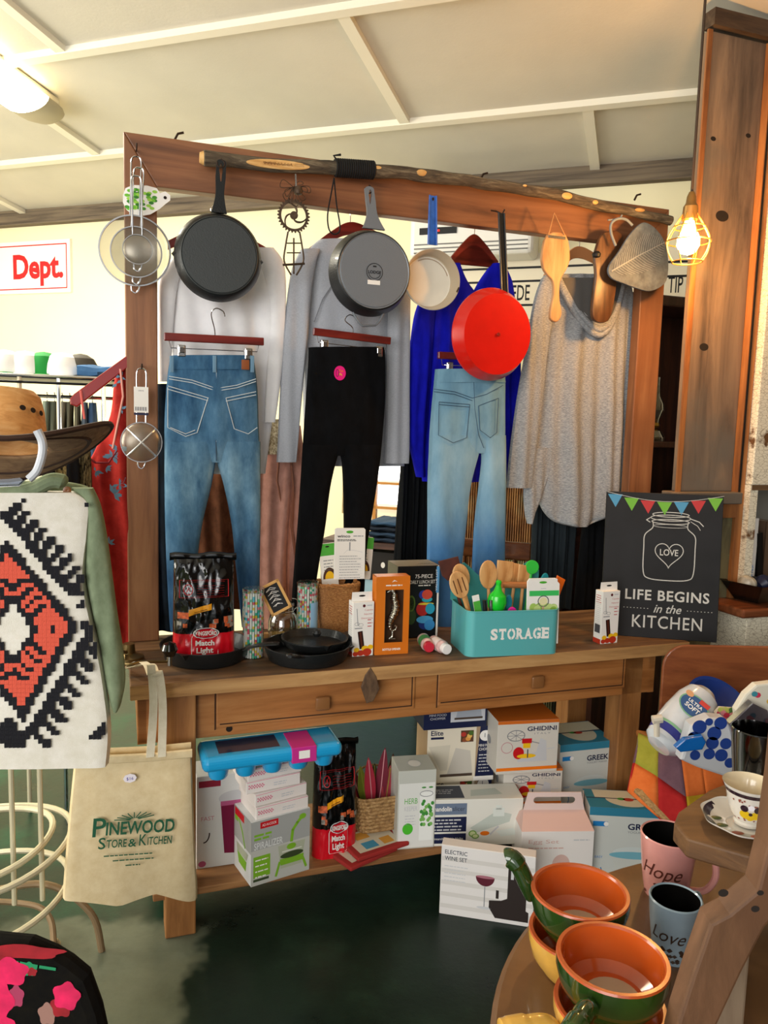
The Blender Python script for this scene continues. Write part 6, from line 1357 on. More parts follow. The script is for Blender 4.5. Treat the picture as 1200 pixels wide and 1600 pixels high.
# heavy stencil-like slab letters
L_ = 'STORAGE'; x = w_ * .24; cw = w_ * .089
for k, ch in enumerate(L_):
    cwk = cw * (1.12 if ch in 'OG' else 1.0); b.text(fr, ch, x + cwk / 2, h_ * .38, h_ * .235, WHITE, 2, al='C', width=cwk * .86, off=.045)
    s_ = cwk * .2; zt_, zb_ = h_ * .38 + h_ * .235, h_ * .38
    if ch in 'TRA':
        for ax in ((.5,) if ch == 'T' else (.14, .86)): b.rect(fr, x + cwk * ax - s_, zb_ - .001, x + cwk * ax + s_, zb_ + .004, WHITE, 2.2)
    if ch == 'R' or ch == 'E': b.rect(fr, x - .001, zt_ - .004, x + cwk * .3, zt_ + .001, WHITE, 2.2); b.rect(fr, x - .001, zb_ - .001, x + cwk * .3, zb_ + .004, WHITE, 2.2)
    if ch in 'TE': b.rect(fr, x + cwk * .82, zt_ - .012, x + cwk * .92, zt_, WHITE, 2.2)
    if ch == 'E': b.rect(fr, x + cwk * .82, zb_, x + cwk * .92, zb_ + .012, WHITE, 2.2)
    if ch == 'T': b.rect(fr, x + cwk * .08, zt_ - .012, x + cwk * .18, zt_, WHITE, 2.2)
    if ch in 'OG': b.rect(fr, x + cwk * .5 - .0012, zb_ - .002, x + cwk * .5 + .0012, zt_ + .002, TQ, 2.6)
    x += cwk * 1.0
b.obj('tin_body', root)
# high back with a scooped dip
b = B(); sc = [(0.0, h_), (0.002, h_ + .012), (.06, h_ + .03)] 
bk_ = [(w_, h_ - .002), (w_, h_ + .10), (w_ * .86, h_ + .13), (w_ * .80, h_ + .115), (w_ * .72, h_ + .085), (w_ * .6, h_ + .068), (w_ * .48, h_ + .066), (w_ * .36, h_ + .07), (w_ * .28, h_ + .09), (w_ * .20, h_ + .115), (w_ * .14, h_ + .13), (0, h_ + .10), (0, h_ - .002)]
b.prism(bk_[::-1], .004, TQI, M=T(0, d_ - .006, 0)); b.obj('raised_back', root)
SM = TM @ T(1.052, .02, TZ, yaw)
def instorage(x, y, z=0, rz=0, rx=0, ry=0): return SM @ T(x, y, z, rz, rx, ry)
LW = wood('beech', ['#b3783f', '#d6a064', '#e6bb82'], (8, 8, 2), .5, .08, 3); DWD = mat('dark_wood_spatula', '#4a2116', .6, var=.3, vscale=30)
def spoon(name, label, cat, M, L, hw, hl, m, slots=0, square=False, grp=None):
    root = thing(name, label, cat, M, grp); b = B(); b.tube([(0, 0, 0), (0, 0, L)], [.006, .0055], m, 10); b.obj('handle', root); b = B()
    if square: ol_ = [(-hw * .6, L), (-hw, L + hl * .3), (-hw, L + hl), (hw, L + hl * .94), (hw, L + hl * .3), (hw * .6, L)]
    else: ol_ = [(hw * math.sin(R(a)) * (1 if a <= 180 else 1), L + hl / 2 - hl / 2 * math.cos(R(a))) for a in range(0, 360, 18)]
    b.prism(ol_, .008, m, bev=.002, M=T(0, -.004, 0))
    for k in range(slots): b.line(T(0, -.0042, 0), [((k - (slots - 1) / 2) * hw * .5, L + hl * .22), ((k - (slots - 1) / 2) * hw * .5, L + hl * .72)], .004, mat('slot_shadow', '#6b4020', .9), 1)
    b.obj('head', root); return root
spoon('slotted_spoon', 'pale wooden slotted spoon leaning left out of the turquoise tin', 'spoon', instorage(.07, .06, .01, 0, 0, R(-21)), .19, .032, .095, LW, 3)
spoon('wooden_spoon', 'pale wooden spoon behind the slotted one in the turquoise tin', 'spoon', instorage(.075, .11, .01, 0, R(-3), R(-15)), .20, .03, .09, LW)
spoon('wooden_spatula', 'dark brown wooden spatula at the left back of the turquoise tin', 'spatula', instorage(.06, .13, .01, 0, R(-3), R(-17)), .235, .036, .075, DWD, 0, True)
for k, (x, y, r_, L_, hw, hl, sq, lb) in enumerate(((.125, .12, -2, .19, .034, .10, False, 'round ended beech spoon left of the green squeezer'), (.17, .14, 4, .20, .032, .085, True, 'beech turner second in the bundle at the back of the tin'), (.20, .15, 8, .195, .032, .08, True, 'beech turner third in the bundle at the back of the tin'), (.235, .14, 6, .185, .024, .085, True, 'narrow beech turner at the right of the bundle in the tin'))):
    spoon('wooden_turner', lb, 'spatula', instorage(x, y, .01, R(10), R(-4), R(r_)), L_, hw, hl, LW, 0, sq, 'beech utensils in the storage tin')
b = B(); b.tube([(-.05, 0, .003), (.055, 0, 0)], .011, wood('beech_dark', ['#8a5128', '#a86a3a', '#bb8050'], (2, 9, 9), .5), 14); tag(b.obj('rolling_pin', None, instorage(.20, .095, .218)), 'short brown wooden roller lying across the beech utensils', 'rolling pin')
LG = mat('lime_plastic', '#19c52a', .25, coat=.4)
root = thing('citrus_squeezer', 'bright green citrus squeezer standing in the turquoise tin', 'squeezer', instorage(.112, .045, .10, R(8), 0, R(3)))
b = B(); b.lathe([(0, .03), (.014, .033), (.029, .055), (.033, .075), (.029, .095), (.014, .112), (.008, .13), (.010, .142), (.006, .148), (0, .148)], LG, 28); b.obj('bowl', root)
b = B(); b.tube([(0, 0, -.04), (0, 0, .035)], .010, LG, 10, flat=.6); b.obj('handle', root)
b = B(); b.box(.014, -.02, -.0, .030, -.017, .055, glass('clear_tag', '#e8f4f4', .1, .25)); b.obj('tag', root)
hangc = hangcard
root = thing('kitchen_gadget_card', 'white and green card pack with a slicing gadget and grapes in the tin', 'packaged tool', instorage(.215, .018, .03, R(1), R(-3), 0))
w2, h2 = .118, .225; b = B(); b.prism([(.0, 0), (w2, 0), (w2, h2 - .02), (w2 - .008, h2 - .012), (w2 - .008, h2 - .004), (w2 - .016, h2), (.008, h2), (0, h2 - .01)], .006, WHITE, bev=.001); P = Matrix.Identity(4)
b.rect(P, .008, h2 - .06, w2 - .002, h2 - .042, mat('apple_green', '#3fc060', .45)); b.disc(P, w2 * .48, h2 - .014, .014, .004, GRI); b.text(P, '~~~~', w2 * .5, h2 - .037, .006, mat('violet_ink', '#4a3a9a', .5), al='C')
q = random.Random(5)
for k in range(34):
    a_, c_ = q.uniform(.02, w2 - .014), q.uniform(.11, h2 - .095)
    if a_ < .03 and c_ > .13: continue
    g = q.choice(('#a8c860', '#c4d888', '#8fb64a')); b.disc(P, a_, c_, .013, .012, mat('grape' + g, g, .45), 1 + k * .03, 14)
b.ring(P, w2 * .5, h2 - .078, .019, .018, .003, mat('gadget_grey', '#6a6a66', .4), 3.2); b.disc(P, w2 * .5, h2 - .078, .015, .013, mat('cream_egg', '#e8e0b0', .5), 3); b.rect(P, w2 * .46, h2 - .145, w2 * .53, h2 - .096, mat('gadget_peach', '#c9a888', .4), 3.3); b.disc(P, w2 * .52, h2 - .165, .036, .03, BLACKM, 3.6, 24, 0, 180)
b.obj('card', root)
spoon('silicone_spatula', 'orange silicone spatula leaning right out of the turquoise tin', 'spatula', instorage(.285, .09, .01, 0, 0, R(19)), .165, .017, .085, mat('orange_silicone', '#ee6a10', .45), 0, True)
spoon('silicone_spatula', 'teal silicone spatula behind the orange one in the turquoise tin', 'spatula', instorage(.285, .13, .01, 0, R(-3), R(11)), .185, .015, .06, mat('teal_silicone', '#1f93a0', .45), 0, False)
spoon('silicone_spatula', 'green and orange tipped silicone spatula behind the white card pack', 'spatula', instorage(.255, .15, .01, 0, R(-3), R(7)), .235, .026, .05, mat('green_silicone', '#35c042', .45), 0, False)
spoon('silicone_spatula', 'hot pink silicone scraper just above the tin edge', 'spatula', instorage(.16, .03, .01, 0, 0, R(2)), .115, .016, .034, mat('pink_silicone', '#e0209a', .45), 0, False)
spoon('silicone_spatula', 'dark teal pointed scraper in the middle of the tin', 'spatula', instorage(.162, .06, .01, 0, 0, R(0)), .13, .013, .055, mat('dteal_silicone', '#137a8e', .45), 0, False)
for k, (x, lb) in enumerate(((.062, 'green and white carded peeler at the left end of the tin'), (.078, 'black handled knife in the left end of the tin'), (.09, 'steel handled peeler left of the green squeezer'))):
    root = thing('hand_tool', lb, 'kitchen tool', instorage(x + .01, .03, .02, 0, 0, R(-12 + 4 * k)))
    b = B(); (b.box(-.012, 0, 0, .012, .004, .185, WHITE, .001), b.rect(Matrix.Identity(4), -.012, .11, .012, .165, GP)) if k == 0 else b.tube([(0, 0, 0), (0, 0, .165)], .007, [None, BLACKM, STEEL][k], 10)
    b.obj('grip', root)
# --- chalkboard sign
bl, brp = Lz(933, 990, TZ), Lz(1117, 1014, TZ)
root = thing('chalkboard_sign', 'black chalkboard style sign with a mason jar reading LIFE BEGINS in the KITCHEN', 'sign', TM @ T(1.668, .165, TZ, R(-29), R(-6)))
w_, h_ = .41, .535; CHK = mat('chalk_black', '#17181b', .7, var=.35, vscale=7); CW_ = mat('chalk_white', '#c9c8c2', .9); P = Matrix.Identity(4)
b = B(); b.box(0, 0, 0, w_, .03, h_, CHK, .002)
BUN = ['#4f93b8', '#6fae3e', '#b8393c', '#6fae3e', '#4f93b8', '#b8393c', '#6fae3e']
for k in range(7):
    x0_ = .003 + k * w_ / 7; zt_ = h_ - .004 - .028 * math.sin(math.pi * (k + .5) / 7); m = mat('bunting' + BUN[k], BUN[k], .8); b.poly(P, [(x0_, zt_), (x0_ + w_ / 7 - .006, zt_), (x0_ + w_ / 14, zt_ - .048)], m, 1)
b.line(P, [(w_ * k / 14, h_ - .002 - .028 * math.sin(math.pi * k / 14)) for k in range(15)], .0016, CW_, 2)
cx = w_ * .56; jw = .088
jar = sm([(cx - .062, h_ - .105), (cx - .062, h_ - .128), (cx - jw, h_ - .155), (cx - jw - .002, h_ - .2), (cx - jw, h_ - .29), (cx - jw + .02, h_ - .315), (cx, h_ - .32), (cx + jw - .02, h_ - .315), (cx + jw, h_ - .29), (cx + jw + .002, h_ - .2), (cx + jw, h_ - .155), (cx + .062, h_ - .128), (cx + .062, h_ - .105)] and [Vector((x, 0, z)) for x, z in ((cx - .062, h_ - .105), (cx - .062, h_ - .128), (cx - jw, h_ - .155), (cx - jw - .002, h_ - .2), (cx - jw, h_ - .29), (cx - jw + .02, h_ - .315), (cx, h_ - .32), (cx + jw - .02, h_ - .315), (cx + jw, h_ - .29), (cx + jw + .002, h_ - .2), (cx + jw, h_ - .155), (cx + .062, h_ - .128), (cx + .062, h_ - .105))], 5)
b.line(P, [(p.x, p.z) for p in jar], .0035, CW_, 1)
for z_, rx_, rz_ in ((h_ - .078, .064, .009), (h_ - .09, .07, .011), (h_ - .104, .066, .009)): b.ring(P, cx, z_, rx_, rz_, .0028, CW_, 1)
b.ring(P, cx, h_ - .12, .06, .006, .0015, CW_, 1); b.line(P, [(cx - .07, h_ - .09), (cx - .085, h_ - .10), (cx - .072, h_ - .108)], .003, CW_); b.line(P, [(cx + .07, h_ - .09), (cx + .1, h_ - .10), (cx + .115, h_ - .115)], .003, CW_); b.line(P, [(cx + .07, h_ - .1), (cx + .095, h_ - .115), (cx + .105, h_ - .13)], .002, CW_)
hc_ = h_ - .222
ht = [(cx + .0031 * 16 * math.sin(t) ** 3 * 1.0, hc_ + .0031 * (13 * math.cos(t) - 5 * math.cos(2 * t) - 2 * math.cos(3 * t) - math.cos(4 * t))) for t in [2 * math.pi * k / 40 for k in range(40)]]
b.line(P, ht, .003, CW_, 1, True); b.text(P, 'LOVE', cx, hc_ - .006, .024, CW_, al='C', width=.064, off=.012)
b.text(P, 'LIFE BEGINS', w_ * .56, h_ * .262, .038, CW_, al='C', width=w_ * .72, off=.02, space=1.1)
b.text(P, 'in the', w_ * .57, h_ * .178, .032, CW_, al='C', width=w_ * .24, shear=.35, off=.008)
for s_ in (-1, 1): b.line(P, [(w_ * .57 + s_ * .075, h_ * .2), (w_ * .57 + s_ * .15, h_ * .2)], .0, CW_); [b.rect(P, w_ * .57 + s_ * (.07 + .012 * k) - .002, h_ * .2, w_ * .57 + s_ * (.07 + .012 * k) + .002, h_ * .204, CW_) for k in range(8)]
b.text(P, 'KITCHEN', w_ * .57, h_ * .07, .048, CW_, al='C', width=w_ * .60, off=.006, space=1.1)
b.obj('painted_panel', root)
# crank handle with knob at the left end; tote hangs on it
q0 = Lv(265, 1005, .06); 
root = thingT('hand_crank', 'steel hand crank with a glossy black ball knob at the left end of the bench', 'crank', .02, .15, TZ)
b = B(); kz = TZ + .045; kx = q0.x
b.tube(sm([(-.09, .12, kz + .008), (-.01, .02, kz + .012), (.03, .035, kz + .012), (kx - .006, .06, kz)], 6), .0045, mat('tarnished_brass', '#8f7a52', .35, .9), 8); b.tube([(-.09, .12, kz + .008), (-.03, .2, kz), (-.0, .26, TZ + .02)], .006, mat('tarnished_brass', '#8f7a52'), 8); child(b, 'arm', root)
b = B(); b.tube([(kx, .06, kz - .012), (kx, .06, kz + .02)], [.007, .009], STEEL, 12); child(b, 'spindle', root)
b = B(); b.lathe([(0, -.024), (.015, -.019), (.024, 0), (.018, .017), (0, .024)], mat('ball_black', '#060607', .1, coat=.8), 28, M=T(kx, .06, kz + .036)); child(b, 'ball_knob', root)
b = B(); b.lathe([(.045, 0), (.045, .01), (.02, .02), (.018, .05), (0, .05)], mat('tarnished_brass', '#8f7a52'), 24, M=T(-.0, .26, TZ)); child(b, 'base', root)
# --- tote bag
CAN = cloth('canvas', [(.3, '#d8c195'), (.7, '#e8d5ad')], (5, 5, 5), 6, bump=.3)
tv = -.045
q0 = Lv(205, 1180, tv); root = thingT('tote_bag', 'cream canvas tote bag with green lettering hanging at the left end of the bench', 'tote bag', q0.x, tv, .2)
b = B(); garment(b, [(1180, 117, 299), (1200, 115, 300), (1260, 109, 302), (1330, 103, 305), (1380, 99, 308), (1402, 98, 308)], tv, .024, CAN, .004, 17, 121, n=60, p=4, smear=1, wav=lambda s_: .022 * max(0, 1 - abs(s_ - .68) * 4) - .012 * max(0, 1 - abs(s_ - .38) * 3.5)); child(b, 'bag_body', root)
b = B()
hem_ = [Lv(x, y, tv) for x, y in ((118, 1183), (180, 1181), (240, 1178), (299, 1172))]
b.tube([p + Vector((0, -.022, 0)) for p in hem_], .006, CAN, 8, flat=2.2); b.tube([p + Vector((0, .012, .008)) for p in hem_], .005, CAN, 8, flat=2.2); child(b, 'hem', root)
ST1 = cloth('strap_canvas', [(.3, '#e6dabd'), (.7, '#f6ecd4')], (8, 8, 8), bump=.3)
def strap(pts, wd=.022, nm='strap'):
    b = B(); P_ = sm(pts, 8); rows = []
    for p in P_: rows.append([p + Vector((-wd / 2, -.002, 0)), p + Vector((wd / 2, -.002, 0)), p + Vector((wd / 2, .002, 0)), p + Vector((-wd / 2, .002, 0))])
    b.grid(rows, ST1, False, closed=True); child(b, nm, root)
tp_ = Lv(236, 1010, tv - .03)
strap([Vector((Lv(234, 1176, tv).x, tv - .03, Lv(234, 1176, tv).z)), Lv(240, 1100, tv - .03), Lv(236, 1040, tv - .03), Vector((tp_.x, tv - .03, kz + .008)), Vector((tp_.x - .01, tv + .02, kz + .022)), Vector((tp_.x - .03, .08, kz - .0)), Vector((tp_.x - .06, .14, TZ + .01))])
strap([Vector((Lv(252, 1174, tv).x, tv - .028, Lv(252, 1176, tv).z)), Lv(254, 1100, tv - .028), Lv(248, 1050, tv - .028), Vector((tp_.x + .012, tv - .03, kz + .005)), Vector((tp_.x, tv + .02, kz + .022)), Vector((tp_.x - .05, .06, kz - .01)), Vector((tp_.x - .09, .12, TZ + .012))])
# print
b = B(); GK = mat('pine_green_ink', '#1e5a3e', .8); yv2 = tv - .036
def pp_(x, y): q = Lv(x, y, yv2); return q.x, q.z
P = T(0, yv2, 0); xa, za = pp_(144, 1306); xb_, zb_ = pp_(274, 1298); sl = math.atan2(zb_ - za, xb_ - xa); wd_ = xb_ - xa
xp, zp = pp_(144, 1308); b.text(P, 'P', xp, zp, .056, GK, off=.01, width=wd_ * .155, rot=sl)
xp, zp = pp_(165, 1305); b.text(P, 'INEWOOD', xp, zp, .038, GK, off=.022, width=wd_ * .83, rot=sl)
xp, zp = pp_(153, 1327); b.text(P, 'S', xp, zp, .034, GK, off=.01, width=wd_ * .085, rot=sl); xp, zp = pp_(166, 1325); b.text(P, 'TORE', xp, zp, .024, GK, off=.015, width=wd_ * .24, rot=sl)
xp, zp = pp_(200, 1323); b.text(P, '&', xp, zp, .024, GK, off=.015, width=wd_ * .10, rot=sl); xp, zp = pp_(217, 1321); b.text(P, 'K', xp, zp, .034, GK, off=.01, width=wd_ * .09, rot=sl); xp, zp = pp_(230, 1320); b.text(P, 'ITCHEN', xp, zp, .024, GK, off=.015, width=wd_ * .30, rot=sl)
xc, zc_ = pp_(210, 1281)
for k in range(9):
    a_ = R(162 - 18 * k); b.line(P, [(xc + .012 * math.cos(a_), zc_ + .006 * math.sin(a_)), (xc + .055 * math.cos(a_), zc_ + .022 * math.sin(a_) )], .0028, GK)
for k, (x0_, x1_, y_) in enumerate(((162, 258, 1337), (176, 244, 1344), (196, 226, 1351))):
    xp, zp = pp_(x0_, y_ + 2); xq, zq = pp_(x1_, y_); b.scribble(P @ T(xp, 0, zp, 0, 0, -sl), 0, 0, xq - xp, 1, .01, .0034, GK, 1, k)
child(b, 'green_print', root)
b = B(); xp, zp = pp_(203, 1216); b.disc(P, xp, zp, .018, .013, mat('price_sticker', '#f0e8f0', .5), 1, 8); b.text(P, '$16', xp, zp - .005, .009, mat('violet_ink', '#4a3a9a'), 2, al='C'); child(b, 'price_sticker', root)
# ================================================================ UNDER THE BENCH
SZ = .14
GC = mat('grey_carton', '#a8a9a6', .5); LC_ = mat('light_carton', '#dfe0de', .5); LIME = mat('lime_print', '#7fb52a', .5)
# smoothie maker box at the left end
def smooth(b, fr, lf, tp, w_, d_, h_):
    b.rect(fr, w_ * .05, h_ * .88, w_ * .5, h_ * .95, mat('maroon_tab', '#9a1f3a', .5)); b.text(fr, 'FAST', w_ * .1, h_ * .52, .014, mat('pale_red', '#c9808c', .6)); b.disc(fr, w_ * .82, h_ * .74, w_ * .36, h_ * .08, LGREY, .8)
    b.poly(fr, [(w_ * .5, h_ * .70), (w_ * 1.0, h_ * .70), (w_ * 1.0, h_ * .12), (w_ * .58, h_ * .14)], mat('berry', '#7d1440', .4), 1); b.rect(fr, w_ * .5, h_ * .66, w_, h_ * .71, mat('berry_light', '#b85a86', .4), 1.5)
    b.disc(fr, w_ * .12, h_ * .05, .012, .010, mat('berry_light', '#b85a86')); b.ring(fr, w_ * .15, h_ * .38, .018, .03, .004, mat('choc_dark', '#2a100a', .4), 1, t0=-90, t1=0)
a = Lz(318, 1352, SZ); carton('blender_box', 'white box with a purple smoothie picture at the left end of the low shelf', 'box', TM @ T(.195, .13, SZ, R(-1)), .15, .12, .305, LC_, smooth)
# spiralizer box
def spiral(b, fr, lf, tp, w_, d_, h_):
    b.rect(fr, 0, 0, w_, h_, mat('carton_lower', '#c2c2ba', .5), .3); b.rect(fr, 0, h_ * .55, w_, h_, GC, .6); b.rect(fr, w_ * .15, h_ * .87, w_ * .45, h_ * .97, REDI, 1); b.text(fr, 'AD-N-COOK', w_ * .3, h_ * .9, .009, WHITE, 2, al='C', width=w_ * .24)
    b.text(fr, 'SPIRALIZER', w_ * .05, h_ * .56, h_ * .11, LC_, 1, width=w_ * .48, off=.01); b.scribble(fr, w_ * .05, h_ * .76, w_ * .35, 2, .012, .007, LIME); b.rect(fr, w_ * .04, h_ * .12, w_ * .32, h_ * .45, LIME, 1); b.scribble(fr, w_ * .07, h_ * .38, w_ * .29, 4, .018, .004, WHITE, 2); b.rect(fr, w_ * .04, h_ * .06, w_ * .3, h_ * .10, mat('green_dark', '#3c4a2a', .5), 1)
    b.line(fr, [(w_ * .86, h_ * .9), (w_ * .78, h_ * .82), (w_ * .70, h_ * .72), (w_ * .68, h_ * .55)], .010, LIME, 1); b.disc(fr, w_ * .87, h_ * .9, .012, .009, LIME, 1.2); b.rect(fr, w_ * .52, h_ * .40, w_ * .86, h_ * .42, mat('clearish', '#dadccf', .3), 1.2)
    b.poly(fr, [(w_ * .45, h_ * .52), (w_ * .92, h_ * .52), (w_ * .86, h_ * .15), (w_ * .5, h_ * .15)], mat('glassy', '#b3b8a0', .3), .9); b.disc(fr, w_ * .69, h_ * .34, w_ * .2, h_ * .05, mat('green_dark', '#3c4a2a'), 1.3); b.poly(fr, [(w_ * .48, h_ * .30), (w_ * .9, h_ * .30), (w_ * .88, h_ * .2), (w_ * .5, h_ * .2)], LIME, 1.2); b.line(fr, [(w_ * .48, h_ * .26), (w_ * .42, h_ * .06)], .008, LIME, 1.4); b.line(fr, [(w_ * .88, h_ * .24), (w_ * .94, h_ * .08)], .008, LIME, 1.4); b.disc(fr, w_ * .68, h_ * .47, .016, .010, LIME, 1.5)
    b.rect(lf, 0, h_ * .5, d_, h_, GC, .5); b.rect(lf, d_ * .05, h_ * .78, d_ * .25, h_ * .98, LIME, 1); b.rect(lf, d_ * .05, h_ * .86, d_ * .6, h_ * .98, REDI, 1.1); b.line(lf, [(d_ * .3, h_ * .85), (d_ * .5, h_ * .7), (d_ * .65, h_ * .5)], .009, LIME, 1.2); b.poly(lf, [(d_ * .2, h_ * .32), (d_ * .75, h_ * .30), (d_ * .7, h_ * .14), (d_ * .3, h_ * .16)], LIME, 1.2); b.poly(lf, [(d_ * .15, h_ * .45), (d_ * .85, h_ * .45), (d_ * .75, h_ * .32), (d_ * .2, h_ * .32)], mat('glassy', '#b3b8a0'), 1.1)
M, w_, h_ = stand((392, 1389), (484, 1361), SZ, (394, 1288))
yaw = R(13)
carton('spiralizer_box', 'grey and green spiralizer box at the front of the low shelf', 'box', TM @ T(.344, -.012, SZ, yaw), w_, .14, h_ - .0, LC_, spiral)
zt = SZ + h_
# four small white boxes
GH = mat('gingham_pink', '#d9708c', .5)
def whitebox(b, fr, lf, tp, w_, d_, h_):
    for i in range(12):
        for j in range(3):
            if (i + j) % 2 == 0: b.rect(fr, w_ * .04 + i * .0042, h_ * .38 + j * .0042, w_ * .04 + (i + 1) * .0042, h_ * .38 + (j + 1) * .0042, GH)
    b.line(fr, [(.002, h_ * .94), (w_ - .002, h_ * .97)], .0015, GH); b.scribble(fr, w_ * .5, h_ * .5, w_ * .75, 2, .007, .003, LGREY)
for k, (dx, dy, ya, lb) in enumerate(((.006, .0, 12, 'lowest of four flat white gingham marked boxes on the spiralizer box'), (.004, .004, 14, 'second of four flat white gingham marked boxes from the bottom'), (-.022, .012, 9, 'third of four flat white gingham marked boxes from the bottom'), (-.018, .01, 10, 'topmost of four flat white gingham marked boxes, just under the blue tray'))):
    carton('gingham_box', lb, 'box', TM @ T(.354 + dx, .0 + dy, zt + .040 * k, R(ya)), .175, .14, .0385, mat('cream_card', '#ebe2dc', .55), whitebox, 'flat white gingham boxes')
# blue plastic egg tray
BLP = mat('sky_plastic', '#1f9fd8', .25, coat=.5)
ztr = zt + .040 * 4 + .002
root = thing('egg_tray', 'sky blue plastic muffin tray with round cups resting on the white boxes', 'tray', TM @ T(.195, -.065, ztr + .032, R(1), 0, R(-.6)))
w_, d_, h_ = .42, .15, .045
b = B(); b.box(0, 0, 0, w_, d_, h_, BLP, .018, 4); b.rect(TLB(w_, d_, h_)[2], .05, .03, w_ * .55, d_ - .03, mat('navy_cover', '#1a2a4a', .3, coat=.5), 1); b.obj('tray_body', root)
for i in range(5):
    for j in range(2): b = B(); b.lathe([(0, -.032), (.024, -.032), (.028, -.026), (.034, .004)], BLP, 24, M=T(.05 + i * .08, .045 + j * .08, 0)); b.obj('cup', root)
b = B(); b.box(w_ * .62, -.002, -.002, w_ * .80, d_ * .8, h_ + .002, mat('magenta_band', '#c4308a', .4), .002); b.rect(T(0, -.002, 0), w_ * .67, h_ * .25, w_ * .75, h_ * .8, WHITE); b.obj('paper_band', root)
# second charcoal bag
charcoal('black and red bag of charcoal standing on the low shelf beside the white boxes', TM @ T(.565, .07, SZ, R(3)), .15, .08, .37, 7, None)
# woven basket with feather-like items
SG = wood('seagrass', ['#6b4a28', '#a07a4a', '#c9a673'], (40, 40, 60), .7, .8, 2)
root = thingT('seagrass_basket', 'braided seagrass basket holding dried red and green leaves', 'basket', .80, .17, SZ + .045)
b = B(); rows = []
for i in range(60):
    t = i / 59; row = []
    for k in range(80):
        a_ = 2 * math.pi * k / 80; ex = .4; cx, cy = math.copysign(abs(math.cos(a_)) ** ex, math.cos(a_)), math.copysign(abs(math.sin(a_)) ** ex, math.sin(a_))
        wv = .0045 * abs(math.sin(i * math.pi / 6)) * (1 + .5 * math.sin(k * 1.6 + (i // 6) * 1.6)); row.append((cx * (.068 + .01 * t + wv), cy * (.058 + .008 * t + wv), .125 * t))
    rows.append(row)
b.grid(rows, SG, closed=True); b.add(rows[0], [list(range(80))], SG); b.obj('braided_wall', root, solid=.004)
b = B(); b.tube([(.07 * math.cos(R(a_)), .055 + .0 * a_, .125 + .06 * math.sin(R(a_))) for a_ in range(0, 181, 12)], .004, SG, 8); b.obj('back_handle', root)
q = random.Random(12)
for k in range(9):
    cc = ['#8c1c30', '#5a1426', '#7d8a2c', '#a3283a', '#3c3f1e', '#6b1a2c', '#a33a44', '#4a2a1a', '#8a1f2f'][k]; L_ = q.uniform(.16, .25)
    root = thing('dried_leaf', ['tall crimson leaf with pale edge', 'dark maroon leaf', 'olive striped leaf', 'bright crimson leaf', 'dark olive leaf', 'wine red leaf', 'rose red leaf', 'brown curled leaf', 'deep red leaf'][k] + ' sticking out of the seagrass basket', 'leaf', TM @ T(.80 + (k - 4) * .011, .16 + .012 * (k % 3), SZ + .05, R(q.uniform(-30, 30)), R(q.uniform(-8, 6)), R((k - 4) * 5.5)), 'dried leaves in the seagrass basket')
    b = B(); n_ = 14; ol_ = [(.020 * math.sin(math.pi * i / n_) ** .8, L_ * i / n_ + .03) for i in range(n_ + 1)] + [(-.020 * math.sin(math.pi * i / n_) ** .8, L_ * i / n_ + .03) for i in range(n_ - 1, 0, -1)]
    b.prism(ol_, .002, mat('leaf' + cc, cc, .5)); b.line(Matrix.Identity(4), [(0, .03), (.003, L_ * .5), (0, L_ + .02)], .003, mat('leaf_rib' + str(k % 2), ['#9aa03c', '#c98a90'][k % 2], .6)); b.obj('blade', root)
    b = B(); b.tube([(0, .001, 0), (0, .001, .05)], .002, mat('twig', '#5a4028', .8), 6); b.obj('stalk', root)
# red trimmed towels / placemats at the shelf edge
TW = [mat('placemat_red', '#a32a26', .9), mat('placemat_cream', '#d9cfb6', .9), mat('placemat_blue', '#4696b8', .9), mat('placemat_amber', '#d79a3c', .9)]
for k, (x, y, z, ya, lb) in enumerate(((.66, -.02, SZ, 22, 'lower red bordered patchwork placemat hanging over the shelf edge'), (.69, .0, SZ + .016, 14, 'upper red bordered patchwork placemat under the seagrass basket'))):
    root = thing('placemat', lb, 'placemat', TM @ T(x, y, z, R(ya)), 'folded placemats')
    b = B(); b.box(0, 0, 0, .2, .16, .014, TW[0], .004); tp = Matrix(((1, 0, 0, 0), (0, 0, 1, 0), (0, -1, 0, .014), (0, 0, 0, 1)))
    b.rect(tp, .02, .02, .18, .14, TW[1]); b.rect(tp, .05, .03, .10, .07, TW[2], 2); b.rect(tp, .12, .03, .16, .07, TW[3], 2); b.rect(tp, .05, .09, .10, .13, TW[3], 2); b.obj('cloth', root)
